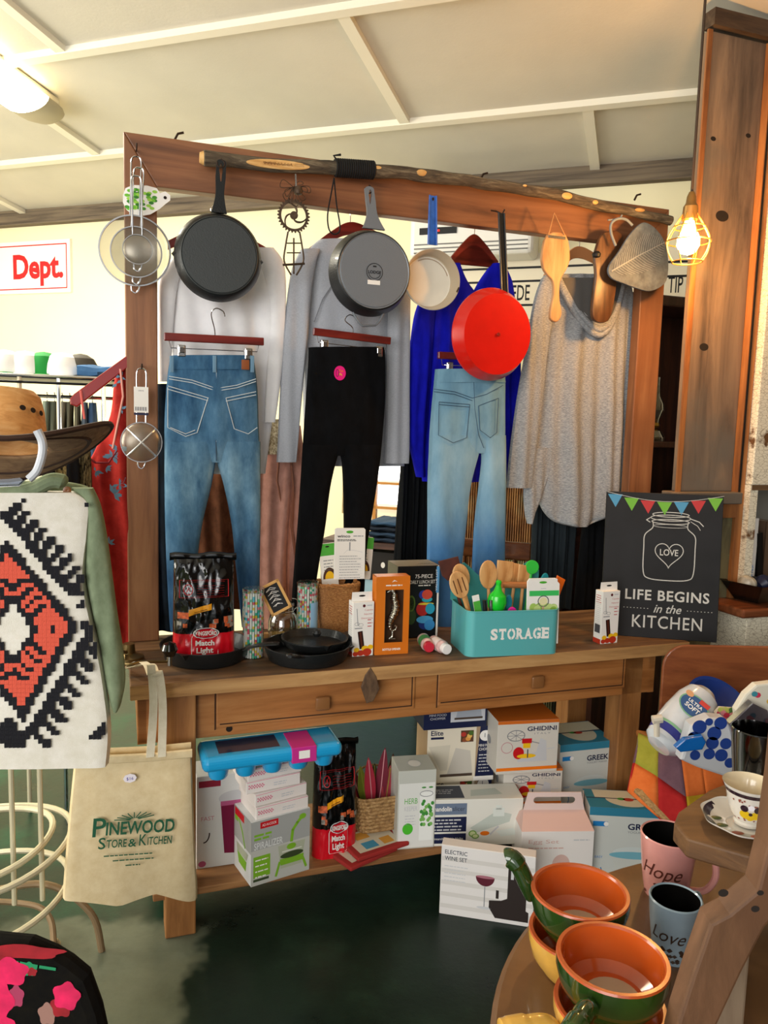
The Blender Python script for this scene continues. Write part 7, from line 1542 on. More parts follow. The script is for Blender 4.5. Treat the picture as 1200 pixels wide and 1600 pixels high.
# herb keeper
def herb(b, fr, lf, tp, w_, d_, h_):
    b.disc(tp, w_ * .5, d_ * .45, .022, .026, WHITE, 1); b.ring(tp, w_ * .5, d_ * .45, .022, .026, .002, LGREY, 2)
    b.rect(fr, w_ * .03, h_ * .02, w_ * .97, h_ * .84, mat('pale_panel', '#e4e5e0', .5), .5)
    b.text(fr, 'HERB', w_ * .18, h_ * .58, h_ * .075, GRI, 1, width=w_ * .34); b.text(fr, 'KEEPER', w_ * .18, h_ * .49, h_ * .06, LGREY, 1, width=w_ * .34); b.scribble(fr, w_ * .2, h_ * .42, w_ * .48, 4, .010, .003, LGREY); b.disc(fr, w_ * .28, h_ * .26, .018, .02, mat('bright_green', '#4cbf2c', .5), 1)
    b.rect(fr, w_ * .58, h_ * .1, w_ * .93, h_ * .72, mat('glassy_white', '#f2f4f0', .3), 1); b.ring(fr, w_ * .75, h_ * .70, .022, .01, .002, GREYI, 2)
    q = random.Random(1)
    for k in range(26): b.disc(fr, w_ * q.uniform(.62, .92), h_ * q.uniform(.3, .62), .006, .007, mat('herb%d' % (k % 2), ['#3f8f3a', '#7ab85a'][k % 2], .6), 2 + k * .01, 8)
    for s_ in (-1, 1): b.disc(fr, w_ * .77 + s_ * .012, h_ * .78, .008, .003, mat('herb0', '#3f8f3a'), 2, 10)
M, w_, h_ = stand((620, 1328), (686, 1325), SZ, (620, 1210))
carton('herb_keeper_box', 'tall pale green lettered HERB keeper box on the low shelf', 'box', TM @ T(.842, .06, SZ, R(-8)), .13, .12, .275, mat('herb_carton', '#c4c6bd', .5), herb)
# mandolin slicer box
DKS = mat('slate_ink', '#39404e', .5)
def mando(b, fr, lf, tp, w_, d_, h_):
    b.rect(tp, w_ * .02, d_ * .1, w_ * .38, d_ * .9, DKS, 1); b.scribble(tp, w_ * .04, d_ * .6, w_ * .3, 3, .012, .004, LGREY, 2); b.poly(tp, [(w_ * .45, d_ * .2), (w_ * .8, d_ * .3), (w_ * .75, d_ * .7), (w_ * .48, d_ * .6)], mat('slicer_pale', '#c3ccc4', .4), 1)
    b.rect(fr, w_ * .02, h_ * .68, w_ * .40, h_ * .92, mat('slate_blue', '#6a7a92', .5)); b.text(fr, 'mandolin', w_ * .04, h_ * .76, h_ * .10, WHITE, 2, width=w_ * .20, off=.02); b.text(fr, 'slicer', w_ * .25, h_ * .76, h_ * .10, DKS, 2, width=w_ * .13)
    b.rect(fr, w_ * .02, h_ * .31, w_ * .40, h_ * .63, NAVY); b.scribble(fr, w_ * .04, h_ * .55, w_ * .36, 4, h_ * .07, h_ * .03, LGREY, 2, 4); b.rect(fr, w_ * .02, h_ * .06, w_ * .40, h_ * .27, NAVY); b.text(fr, '4 interchangeable blades', w_ * .04, h_ * .14, h_ * .05, WHITE, 2, width=w_ * .33)
    b.poly(fr, [(w_ * .44, h_ * .38), (w_ * .72, h_ * .74), (w_ * .88, h_ * .66), (w_ * .86, h_ * .5), (w_ * .52, h_ * .28)], mat('slicer_pale', '#c3ccc4'), 1); b.rect(fr, w_ * .68, h_ * .62, w_ * .80, h_ * .80, mat('slicer_light', '#dfe6e0', .4), 1.5); b.rect(fr, w_ * .71, h_ * .76, w_ * .77, h_ * .86, mat('slicer_light', '#dfe6e0'), 1.5)
    b.disc(fr, w_ * .47, h_ * .26, .014, .012, mat('cuke', '#7aa84a', .5), 2); b.disc(fr, w_ * .47, h_ * .26, .010, .008, mat('cuke_in', '#d4e0a8', .5), 2.4); b.disc(fr, w_ * .50, h_ * .2, .013, .009, mat('cuke', '#7aa84a'), 2.6); b.disc(fr, w_ * .50, h_ * .205, .009, .006, mat('cuke_in', '#d4e0a8'), 2.8); b.disc(fr, w_ * .60, h_ * .26, .016, .008, ORI, 2); b.poly(fr, [(w_ * .72, h_ * .3), (w_ * .9, h_ * .36), (w_ * .96, h_ * .22), (w_ * .78, h_ * .18)], mat('slicer_light', '#dfe6e0'), 1.6); b.line(fr, [(w_ * .66, h_ * .24), (w_ * .74, h_ * .4)], .006, LGREY, 1.8)
M, w_, h_ = stand((660, 1312), (812, 1322), SZ, (664, 1245), d=.1)
carton('mandolin_box', 'wide white mandolin slicer box with navy panels', 'box', TM @ T(.951, .05, SZ, R(-13)), .325, .11, .165, mat('mandolin_card', '#e4e3da', .5), mando)
# chopper boxes, stack of three
def chop(b, fr, lf, tp, w_, d_, h_):
    b.rect(fr, 0, 0, w_ * .72, h_, mat('cream_print', '#e3dac6', .5), .6); b.poly(fr, [(w_ * .72, 0), (w_, 0), (w_, h_), (w_ * .78, h_)], NAVY, .8); b.rect(fr, w_ * .7, 0, w_, h_ * .08, WHITE, 1)
    b.text(fr, 'Elite', w_ * .05, h_ * .86, h_ * .09, NAVY, 1, off=.02, width=w_ * .18); b.rect(fr, w_ * .05, h_ * .79, w_ * .24, h_ * .83, NAVY); b.disc(fr, w_ * .86, h_ * .82, .022, .02, WHITE, 1.5); b.text(fr, '1', w_ * .85, h_ * .79, .016, NAVY, 2, al='C')
    b.text(fr, 'MINI FOOD', w_ * .87, h_ * .62, h_ * .05, WHITE, 2, al='C', width=w_ * .22); b.text(fr, 'CHOPPER', w_ * .87, h_ * .55, h_ * .05, WHITE, 2, al='C', width=w_ * .2); b.scribble(fr, w_ * .77, h_ * .46, w_ * .96, 6, h_ * .06, h_ * .018, LGREY, 2)
    b.poly(fr, [(w_ * .3, h_ * .14), (w_ * .68, h_ * .14), (w_ * .64, h_ * .56), (w_ * .42, h_ * .62)], mat('appliance_grey', '#c9c3b8', .4), 1); b.poly(fr, [(w_ * .02, h_ * .66), (w_ * .34, h_ * .68), (w_ * .3, h_ * .22), (w_ * .2, h_ * .22)], mat('glass_print', '#d3ccba', .3), 1.2); b.rect(fr, w_ * .2, h_ * .1, w_ * .68, h_ * .15, mat('brown_base', '#4a3b30', .5), 1.3)
    b.rect(fr, w_ * .49, h_ * .72, w_ * .68, h_ * .93, mat('food_dark', '#5a3a26', .5), 1); 
    for a_, c_, m in ((.53, .86, '#b5352a'), (.6, .78, '#e09a4a'), (.55, .76, '#8a4a2a'), (.64, .88, '#4a6a2a'), (.62, .83, '#e8b860')): b.disc(fr, w_ * a_, h_ * c_, .010, .009, mat('food' + m, m, .5), 1.5 + a_, 10)
def chopn(b, fr, lf, tp, w_, d_, h_):
    b.rect(fr, w_ * .42, h_ * .22, w_ * .97, h_ * .99, mat('pale_print', '#c9ccd2', .5), 1); b.poly(fr, [(w_ * .5, h_ * .36), (w_ * .92, h_ * .34), (w_ * .88, h_ * .9), (w_ * .56, h_ * .92)], mat('appliance_silver', '#a9b0bb', .3), 1.3); b.rect(fr, w_ * .48, h_ * .3, w_ * .93, h_ * .37, mat('brown_base', '#4a3b30'), 1.4)
    b.disc(fr, w_ * .22, h_ * .82, .018, .018, WHITE); b.text(fr, 'MINI FOOD', w_ * .22, h_ * .46, h_ * .08, LGREY, 1, al='C', width=w_ * .27); b.text(fr, 'CHOPPER', w_ * .22, h_ * .34, h_ * .08, LGREY, 1, al='C', width=w_ * .24)
CB = mat('kraft_side', '#a98f70', .6)
cx0 = Lv(672, 1220, .17)
carton('chopper_box', 'cream and navy mini food chopper box at the bottom of its stack', 'box', TM @ T(1.02, .22, SZ, R(-6)), .24, .16, .145, CB, chop, 'mini food chopper boxes')
carton('chopper_box', 'cream and navy mini food chopper box in the middle of its stack', 'box', TM @ T(1.00, .20, SZ + .147, R(-8)), .25, .16, .205, CB, chop, 'mini food chopper boxes')
carton('chopper_box', 'dark navy mini food chopper box on top of its stack under the drawer', 'box', TM @ T(.975, .18, SZ + .354, R(-5)), .235, .16, .105, NAVY, chopn, 'mini food chopper boxes')
# apple machine boxes
def apple(b, fr, lf, tp, w_, d_, h_):
    b.rect(tp, 0, 0, w_, d_, mat('orange_top', '#cf6a1e', .5), 1); b.rect(fr, 0, h_ * .94, w_, h_, mat('orange_top', '#cf6a1e'), .6); b.rect(fr, 0, h_ * .06, w_, h_ * .12, ORI, 1)
    b.text(fr, 'GHIDINI', w_ * .48, h_ * .80, h_ * .085, NAVY, 1, width=w_ * .48, off=.02); b.text(fr, 'ITALY', w_ * .6, h_ * .73, h_ * .035, GREYI, 1, width=w_ * .26, space=1.5)
    b.ring(fr, w_ * .3, h_ * .72, w_ * .14, h_ * .10, .003, GREYI, 1); [b.line(fr, [(w_ * .3, h_ * .72), (w_ * (.3 + .14 * math.cos(R(a_))), h_ * (.72 + .1 * math.sin(R(a_))))], .0018, GREYI) for a_ in range(0, 360, 45)]; b.ring(fr, w_ * .16, h_ * .5, w_ * .09, h_ * .1, .002, mat('pale_red', '#c9808c', .6), 1)
    b.rect(fr, w_ * .4, h_ * .57, w_ * .56, h_ * .66, REDI, 2); b.rect(fr, w_ * .42, h_ * .48, w_ * .54, h_ * .57, YEI, 2); b.disc(fr, w_ * .35, h_ * .39, .02, .022, REDI, 2); b.disc(fr, w_ * .48, h_ * .33, .035, .008, YEI, 2.4); b.line(fr, [(w_ * .56, h_ * .6), (w_ * .68, h_ * .56)], .003, GREYI, 3)
    b.poly(fr, [(w_ * .34, h_ * .22), (w_ * .82, h_ * .22), (w_ * .80, h_ * .6), (w_ * .7, h_ * .66), (w_ * .64, h_ * .4), (w_ * .34, h_ * .28)], LGREY, 1.2); b.line(fr, [(w_ * .5, h_ * .3), (w_ * .5, h_ * .45)], .004, DKS, 2.6); b.line(fr, [(w_ * .82, h_ * .45), (w_ * .94, h_ * .46)], .003, LGREY, 2)
    b.disc(lf, d_ * .5, h_ * .5, .02, .016, GREYI, 1)
carton('apple_peeler_box', 'white and orange apple peeler box under the other one, partly hidden', 'box', TM @ T(1.255, .10, SZ + .075, R(-13)), .215, .17, .138, mat('ghidini_side', '#d5d0c6', .5), apple, 'apple peeler boxes')
carton('apple_peeler_box', 'upper white and orange apple peeler box on top of its pair', 'box', TM @ T(1.205, .065, SZ + .215, R(-8)), .225, .17, .192, mat('ghidini_side', '#d5d0c6'), apple, 'apple peeler boxes')
carton('plain_carton', 'plain brown carton under the apple peeler boxes', 'box', TM @ T(1.25, .19, SZ, R(-4)), .22, .18, .073, mat('kraft_side', '#a98f70'), lambda *a_: None)
# yogurt maker boxes
TEAL = mat('teal_top', '#2f7f9c', .5)
def greek(b, fr, lf, tp, w_, d_, h_):
    b.rect(tp, 0, 0, w_, d_, TEAL, .6); b.rect(tp, w_ * .12, d_ * .55, w_, d_ * .98, mat('top_cream', '#cfcbb8', .5), 1); b.rect(tp, 0, d_ * .5, w_, d_ * .54, NAVY, 1.4); b.disc(tp, w_ * .55, d_ * .5, w_ * .3, d_ * .42, mat('top_cream', '#cfcbb8'), 1.2); b.disc(tp, w_ * .55, d_ * .48, .018, .012, mat('food#b5352a', '#b5352a', .5), 2); b.disc(tp, w_ * .46, d_ * .5, .014, .009, mat('herb0', '#3f8f3a'), 2)
    b.rect(fr, 0, h_ * .9, w_, h_, TEAL, .6); b.text(fr, 'GREEK', w_ * .5, h_ * .745, h_ * .075, NAVY, 1, width=w_ * .40, off=.025); b.text(fr, 'YOGURT MAKER', w_ * .5, h_ * .70, h_ * .028, GREYI, 1, width=w_ * .38)
    b.rect(fr, w_ * .05, h_ * .77, w_ * .24, h_ * .83, BLUI, 1); b.disc(fr, w_ * .22, h_ * .80, .008, .008, WHITE, 2)
    b.disc(fr, w_ * .6, h_ * .45, w_ * .28, h_ * .085, mat('dome_clear', '#d4dbd8', .3), 1, 24, 0, 180); b.disc(fr, w_ * .6, h_ * .43, w_ * .32, h_ * .045, mat('dome_teal', '#78b4c4', .4), 1.3); b.poly(fr, [(w_ * .32, h_ * .4), (w_ * .88, h_ * .4), (w_ * .82, h_ * .12), (w_ * .4, h_ * .12)], mat('body_pale', '#d0d2ca', .4), 1.1)
    b.text(fr, 'EASY', w_ * .1, h_ * .38, h_ * .03, BLUI, 1); b.ring(fr, w_ * .14, h_ * .22, .014, .02, .003, BLUI, 1, t0=-80, t1=40); b.rect(lf, 0, 0, d_ * .4, h_ * .88, BLUI, 1)
GKB = mat('greek_side', '#cfd2cc', .5)
carton('yogurt_maker_box', 'upper blue and white GREEK yogurt maker box behind, right of the apple peelers', 'box', TM @ T(1.487, .11, SZ, R(-3)), .225, .19, .272, GKB, greek, 'yogurt maker boxes')
carton('yogurt_maker_box', 'lower blue and white GREEK yogurt maker box on the floor behind the green handled crock', 'box', TM @ T(1.47, -.115, 0, R(-22)), .26, .13, .292, GKB, greek, 'yogurt maker boxes')
# pink egg set box with carry handle
PKB = mat('blush_card', '#dcb8ae', .55)
root = thing('egg_set_box', 'blush pink topped gift box with a die-cut carry handle', 'box', TM @ T(1.222, -.10, 0, R(-15)))
w_, d_, h_ = .245, .12, .232
b = B(); b.box(0, 0, 0, w_, d_, h_, mat('egg_card', '#efe9e4', .5), .001); fr, lf, tp = TLB(w_, d_, h_)
b.text(fr, 'Egg Set', w_ * .1, h_ * .82, h_ * .06, PKB, 1, width=w_ * .42); b.scribble(fr, w_ * .1, h_ * .74, w_ * .6, 1, .01, .004, PKB); b.disc(fr, w_ * .56, h_ * .5, .03, .035, PKB, 1); b.scribble(fr, w_ * .72, h_ * .86, w_ * .95, 1, .01, .004, LGREY); b.obj('carton', root)
b = B(); hp_ = .045
b.add([(0, 0, h_), (w_, 0, h_), (w_ * .93, d_ / 2 - .003, h_ + hp_), (w_ * .07, d_ / 2 - .003, h_ + hp_), (0, d_, h_), (w_, d_, h_), (w_ * .93, d_ / 2 + .003, h_ + hp_), (w_ * .07, d_ / 2 + .003, h_ + hp_)], [[0, 1, 2, 3], [5, 4, 7, 6], [3, 2, 6, 7], [0, 3, 7, 4], [1, 5, 6, 2]], PKB); b.obj('sloped_lid', root)
b = B(); bm = bmesh.new(); o_ = [(w_ * .07, 0), (w_ * .93, 0), (w_ * .87, .062), (w_ * .13, .062)]; i_ = [(w_ * .5 + s_ * (.06) + .012 * math.cos(R(a_)) , .034 + .012 * math.sin(R(a_))) for s_, r0 in ((1, -90), (-1, 90)) for a_ in range(r0, r0 + 181, 30)]
ev = [bm.verts.new((x, 0, z)) for x, z in o_]; iv = [bm.verts.new((x, 0, z)) for x, z in i_]
ee = [bm.edges.new((v_[i], v_[(i + 1) % len(v_)])) for v_ in (ev, iv) for i in range(len(v_))]; bmesh.ops.triangle_fill(bm, edges=ee, use_beauty=True)
e_ = bmesh.ops.extrude_face_region(bm, geom=bm.faces[:])
for g in e_['geom']:
    if isinstance(g, bmesh.types.BMVert): g.co.y += .004
bmesh.ops.recalc_face_normals(bm, faces=bm.faces[:]); b.X = T(0, d_ / 2 - .002, h_ + hp_); b.bm(bm, mat('blush_light', '#e8cfc8', .5)); b.obj('carry_handle', root)
b = B(); b.prism([(0, 0), (.04, 0), (.05, .05), (.04, .07), (.02, .07)], .002, mat('blush_light', '#e8cfc8'), M=T(w_ - .005, d_ * .9, h_, R(70))); b.obj('side_flap', root)
# electric wine set box on the floor
def wine(b, fr, lf, tp, w_, d_, h_):
    for k in range(5): b.rect(fr, w_ * .01, h_ * (.1 + .17 * k), w_ * .99, h_ * (.16 + .17 * k), mat('wine_stripe', '#d3cfca', .5), .5)
    b.text(fr, 'ELECTRIC', w_ * .04, h_ * .88, h_ * .06, DKS, 1, width=w_ * .24, off=.01); b.text(fr, 'WINE SET', w_ * .04, h_ * .79, h_ * .06, DKS, 1, width=w_ * .24, off=.01)
    b.scribble(fr, w_ * .04, h_ * .7, w_ * .3, 5, .012, .003, LGREY)
    b.disc(fr, w_ * .48, h_ * .62, w_ * .1, h_ * .13, mat('wine_red', '#5a1a2a', .3), 1, 24, 180, 360); b.disc(fr, w_ * .48, h_ * .62, w_ * .1, h_ * .02, mat('wine_light', '#a86a78', .3), 1.3); b.line(fr, [(w_ * .48, h_ * .48), (w_ * .48, h_ * .2)], .003, GREYI, 1); b.disc(fr, w_ * .48, h_ * .18, w_ * .08, h_ * .02, LGREY, 1)
    BD_ = mat('espresso', '#2c2320', .35)
    b.poly(fr, [(w_ * .70, h_ * .96), (w_ * .86, h_ * .94), (w_ * .86, h_ * .9), (w_ * .84, h_ * .88), (w_ * .84, h_ * .62), (w_ * .92, h_ * .58), (w_ * .92, h_ * .22), (w_ * .95, h_ * .2), (w_ * .95, h_ * .06), (w_ * .60, h_ * .06), (w_ * .53, h_ * .2), (w_ * .53, h_ * .3), (w_ * .66, h_ * .32), (w_ * .72, h_ * .36), (w_ * .72, h_ * .86), (w_ * .70, h_ * .9)], BD_, 1)
    b.rect(fr, w_ * .75, h_ * .64, w_ * .78, h_ * .84, LGREY, 2); b.disc(fr, w_ * .88, h_ * .6, w_ * .06, h_ * .025, LGREY, 2); b.rect(fr, w_ * .6, h_ * .34, w_ * .63, h_ * .46, BD_, 1.5)
M, w_, h_ = stand((686, 1427), (832, 1450), 0.0, (688, 1319))
carton('wine_set_box', 'white ELECTRIC WINE SET box standing on the floor in front of the bench', 'box', M, w_, .045, h_, mat('wine_card', '#e3dfdc', .45), wine)
# ================================================================ RIGHT FOREGROUND
def Wy(px, py, Y):
    d = ray(px, py); return CAM + d * (Y / d.y)
# plywood chair with a cloth lined basket
PLY = wood('plywood_back', ['#5a2e18', '#8a4d2b', '#a36238'], (1.5, 8, 8), .4, .08, 2, coat=.3)
cY = 2.50; a = Wy(1036, 1040, cY); tz_ = Wy(1120, 1010, cY).z
root = thing('plywood_chair', 'plywood backed chair beside the bench carrying the tartan lined basket', 'chair', Matrix.Translation((a.x + .25, 2.3, 0)))
o0 = Vector((a.x + .25, 2.3, 0))
def wb(b, name, root, label=None, **k):
    o = b.obj(name, root, Matrix.Translation(-root.matrix_world.translation) if root.matrix_world.to_3x3() == Matrix.Identity(3) else root.matrix_world.inverted(), **k)
    if label: o['label'] = label
    return o
bpy.context.view_layer.update()
b = B(); wc = .56; hc2 = .30; rows = []; ol = []
r_ = .075
for cx, cz_, a0 in ((wc - r_, hc2 - r_, 0), (r_, hc2 - r_, 90), (.03, .03, 180), (wc - .03, .03, 270)):
    rr_ = r_ if cz_ > .1 else .03
    for k in range(7): aa = R(a0 + 15 * k); ol.append((cx + rr_ * math.cos(aa), cz_ + rr_ * math.sin(aa)))
b.prism(ol, .014, PLY, bev=.004, M=T(a.x, cY, tz_ - hc2, R(2))); wb(b, 'backrest', root)
b = B(); b.box(a.x + .04, 1.97, .405, a.x + wc - .04, 2.44, .42, PLY, .006); wb(b, 'seat', root)
for x, y in ((a.x + .07, 2.02), (a.x + wc - .07, 2.02), (a.x + .07, 2.41), (a.x + wc - .07, 2.41)):
    b = B(); b.tube([(x, y, 0), (x, y, .405)], .014, DARKWIRE, 10); wb(b, 'leg', root)
for x in (a.x + .1, a.x + wc - .1): b = B(); b.tube([(x, 2.41, .40), (x, 2.53, tz_ - hc2 + .12)], .011, DARKWIRE, 8); wb(b, 'back_stay', root)
# basket: four cornered, flared, tartan cloth
zt, zb = .62, .43
A1, B1, C1 = atz(998, 1146, zt), atz(1063, 1172, zt), atz(1165, 1205, zt); D1 = A1 + C1 - B1 + Vector((.02, .05, 0))
A0, B0, C0 = atz(982, 1222, .53), atz(1080, 1322, zb), atz(1165, 1262, zb + .0); A0.z = .50; D0 = A0 + C0 - B0 + Vector((0, .03, 0)); D0.z = zb
root = thing('tartan_basket', 'open basket lined with red, orange and olive checked cloth on the plywood chair', 'basket', Matrix.Translation(((A1.x + C1.x) / 2, (A1.y + C1.y) / 2, zb)))
bpy.context.view_layer.update()
TC = {k: cloth('tartan_' + k, [(.3, c), (.7, c2)]) for k, c, c2 in (('red', '#9c1f22', '#b02a2a'), ('orange', '#c8622a', '#d8743a'), ('olive', '#8a8a30', '#9c9a3c'), ('purple', '#5f4550', '#72545e'), ('brown', '#7e4a20', '#925a2c'), ('yellow', '#a88a20', '#b89a2c'), ('crimson', '#8c1a34', '#a0243e'))}
b = B()
def facet(P00, P10, P11, P01, cols):
    nr, nc = len(cols), len(cols[0]); n = 6
    for i in range(nr):
        for j in range(nc):
            rows = []
            for ii in range(n + 1):
                v_ = (i + ii / n) / nr; row = []
                for jj in range(n + 1):
                    u_ = (j + jj / n) / nc; p = P00.lerp(P10, u_).lerp(P01.lerp(P11, u_), v_); nn = (P10 - P00).cross(P01 - P00).normalized(); row.append(p + nn * (.005 * math.sin(u_ * 7 + v_ * 3) * math.sin(math.pi * v_)))
                rows.append(row)
            b.grid(rows, TC[cols[i][j]])
facet(A1, B1, B0, A0, [['olive', 'purple'], ['orange', 'red']]); facet(B1, C1, C0, B0, [['orange', 'orange', 'crimson'], ['yellow', 'olive', 'brown']])
facet(C1, D1, D0, C0, [['red', 'orange'], ['brown', 'olive']]); facet(D1, A1, A0, D0, [['olive', 'purple'], ['orange', 'red']])
wb(b, 'cloth_lining', root, solid=.006)
b = B(); b.add([A0.lerp(B0, .1) + Vector((0, 0, .02)), B0, C0, D0], [[0, 1, 2, 3]], SG); b.tube([A1, B1, C1, D1], .006, TC['brown'], 8, closed=True); wb(b, 'woven_base', root, solid=.01)
# things in the basket
p0 = Wy(1034, 1160, 2.12); p1 = Wy(1098, 1088, 2.20)
root = thing('detergent_jug', 'white plastic jug with a blue SOFT label lying in the tartan basket', 'jug', Matrix.Translation(p0))
bpy.context.view_layer.update()
d = (p1 - p0).normalized(); JM = Matrix.Translation(p0) @ d.to_track_quat('Z', 'Y').to_matrix().to_4x4(); L_ = (p1 - p0).length
JW = mat('jug_white', '#c9cdd2', .15, coat=.7, var=.1, vscale=14); b = B(); b.lathe([(.0, -.02), (.035, -.015), (.052, .0), (.058, .03), (.062, L_ * .5), (.060, L_ * .8), (.05, L_ * .98), (.03, L_ * 1.08), (0, L_ * 1.1)], JW, 36, M=JM)
b.lathe([(.0545, .012), (.0595, .035)], mat('jug_navy', '#2a2f80', .3), 36, M=JM); b.lathe([(.0598, .036), (.0606, .043)], mat('jug_green', '#7fb08a', .3), 36, M=JM)
cam_dir = (CAM - (p0 + p1) / 2); cam_dir = (cam_dir - d * cam_dir.dot(d)).normalized(); xdir = d.cross(cam_dir).normalized(); PF = Matrix((xdir, -cam_dir, d)).transposed().to_4x4(); PF.translation = p0 + d * L_ * .62 + cam_dir * .0635
PF2 = Matrix(((1, 0, 0, 0), (0, 1, 0, 0), (0, 0, 1, 0), (0, 0, 0, 1)))
b.disc(PF, 0, 0, .044, .034, mat('jug_green', '#7fb08a'), .5); b.disc(PF, 0, 0, .040, .030, mat('label_blue', '#3a5a8a', .3), 1); b.text(PF, 'ULTRA', 0, .004, .010, WHITE, 2, al='C', width=.045, off=.02); b.text(PF, 'SOFT', 0, -.014, .014, WHITE, 2, al='C', width=.045, off=.02); b.rect(PF, .004, .018, .034, .032, mat('label_red', '#c8443c', .4), 2); b.disc(PF, -.03, .024, .012, .009, mat('label_peach', '#d9a070', .4), 2)
wb(b, 'jug_body', root)
b = B(); h0 = Wy(1026, 1150, 2.08); h1 = Wy(1026, 1128, 2.08); b.tube([h0, h1], [.008, .009], mat('ivory_plastic', '#d6cbb8', .4), 10); b.tube([h1 + Vector((-.012, 0, .006)), h1 + Vector((.014, 0, .010))], .012, mat('ivory_plastic', '#d6cbb8'), 10); wb(b, 'spout', root)
pc = Wy(1118, 1118, 2.30); b = B(); b.lathe([(0, -.03), (.07, -.02), (.115, .03), (.12, .032), (.11, .03), (.065, -.012), (0, -.02)], mat('blue_melamine', '#1f3f94', .2, coat=.6), 40); tag(b.obj('blue_bowl', None, Matrix.Translation(pc) @ T(0, 0, 0, 0, R(38), R(22))), 'glossy dark blue bowl standing tilted behind the white jug', 'bowl')
# polka dot pouch
root = thing('polka_dot_pouch', 'white pouch with big blue dots in the tartan basket', 'pouch', Matrix.Translation(Wy(1110, 1190, 2.02)))
bpy.context.view_layer.update()
pY = 2.03; ol = [Wy(x, y, pY) for x, y in ((1080, 1134), (1110, 1122), (1134, 1124), (1150, 1150), (1155, 1200), (1135, 1215), (1090, 1200), (1064, 1188))]
b = B(); b.prism([(p.x, p.z) for p in ol][::-1], .05, mat('pouch_white', '#c9cbd0', .4, coat=.3), bev=.008, M=T(0, pY, 0)); PD = T(0, pY, 0)
for x, y, rr_ in ((1093, 1136, 11), (1116, 1146, 11), (1080, 1150, 5), (1126, 1130, 10), (1084, 1152, 9), (1113, 1161, 10), (1134, 1162, 9), (1127, 1180, 10), (1108, 1178, 9), (1086, 1180, 8), (1108, 1128, 6), (1140, 1192, 8)):
    q0 = Wy(x, y, pY); b.disc(PD, q0.x, q0.z, rr_ * .00178, rr_ * .00178, mat('dot_blue', '#23408c', .4), 1)
wb(b, 'pouch_body', root)
b = B(); q0 = [Wy(x, y, 2.0) for x, y in ((1055, 1168), (1070, 1155), (1098, 1150), (1104, 1160), (1098, 1172), (1064, 1176))]; b.prism([(p.x, p.z) for p in q0][::-1], .02, mat('bright_blue_film', '#1464b4', .15, coat=.8, bump=.4, bscale=30), bev=.004); tag(b.obj('blue_packet', None, T(0, 2.0, 0)), 'shiny bright blue packet in front of the dotted pouch', 'packet')
def floral(name, label, cat, px, Y, dep, seed, base='#d9d4c4'):
    ol = [Wy(x, y, Y) for x, y in px]; b = B(); b.prism([(p.x, p.z) for p in ol][::-1], dep, mat('floral_base', base, .8), bev=.006, M=T(0, Y, 0)); q = random.Random(seed)
    x0, x1 = min(p.x for p in ol), max(p.x for p in ol); z0, z1 = min(p.z for p in ol), max(p.z for p in ol)
    for k in range(40):
        c = q.choice(['#c8324f', '#d98a94', '#4a7a3a', '#d9b04a', '#3a8a9a', '#b8c060']); u_, w_ = q.uniform(.15, .9), q.uniform(.1, .88); b.disc(T(0, Y, 0), x0 + (x1 - x0) * u_, z0 + (z1 - z0) * w_, .009, .008, mat('flower' + c, c, .8), 1 + k * .02, 8)
    return tag(b.obj(name, None, None), label, cat)
floral('oven_mitt', 'floral quilted oven mitt standing at the right of the basket', 'oven mitt', ((1150, 1110), (1165, 1085), (1182, 1070), (1215, 1066), (1260, 1080), (1260, 1200), (1160, 1200)), 2.06, .03, 3)
floral('folded_cloth', 'small floral folded cloth between the blue bowl and the dotted pouch', 'cloth', ((1118, 1115), (1126, 1106), (1150, 1108), (1153, 1120), (1130, 1124), (1118, 1124)), 2.12, .02, 4)
b = B(); ol = [Wy(x, y, 2.02) for x, y in ((1140, 1132), (1176, 1098), (1200, 1110), (1215, 1180), (1150, 1180))]; b.prism([(p.x, p.z) for p in ol][::-1], .03, glass('clear_wrap', '#d8d4e0', .12, .3), bev=.003, M=T(0, 2.02, 0)); tag(b.obj('wrapped_packet', None, None), 'clear cellophane wrapped packet in front of the floral mitt', 'packet')

# round table with crocks, mugs and a rustic wooden stand
RT = wood('round_table_top', ['#38220f', '#5a3c20', '#72502e'], (1, 1, 6), .45, .15, 3, coat=.2); tc_ = Vector((.708, .869, 0)); tr = .552; tzp = .74
root = thing('round_table', 'round brown wooden table in the right foreground carrying crocks and mugs', 'table', Matrix.Translation(tc_))
b = B(); b.lathe([(0, tzp), (tr - .008, tzp), (tr, tzp - .006), (tr, tzp - .026), (tr - .01, tzp - .032), (0, tzp - .032)], RT, 96); b.obj('table_top', root)
b = B(); b.lathe([(.04, tzp - .032), (.05, .5), (.035, .3), (.06, .08), (.22, .03), (.22, 0), (0, 0)], RT, 32); b.obj('pedestal', root)
OR_ = mat('terracotta_glaze', '#b9501a', .12, coat=.8, var=.06, vscale=20); GRG = mat('green_glaze', '#223a10', .12, coat=.8, var=.35, vscale=14); YLG = mat('ochre_glaze', '#c99a44', .25, coat=.5, var=.2, vscale=20)
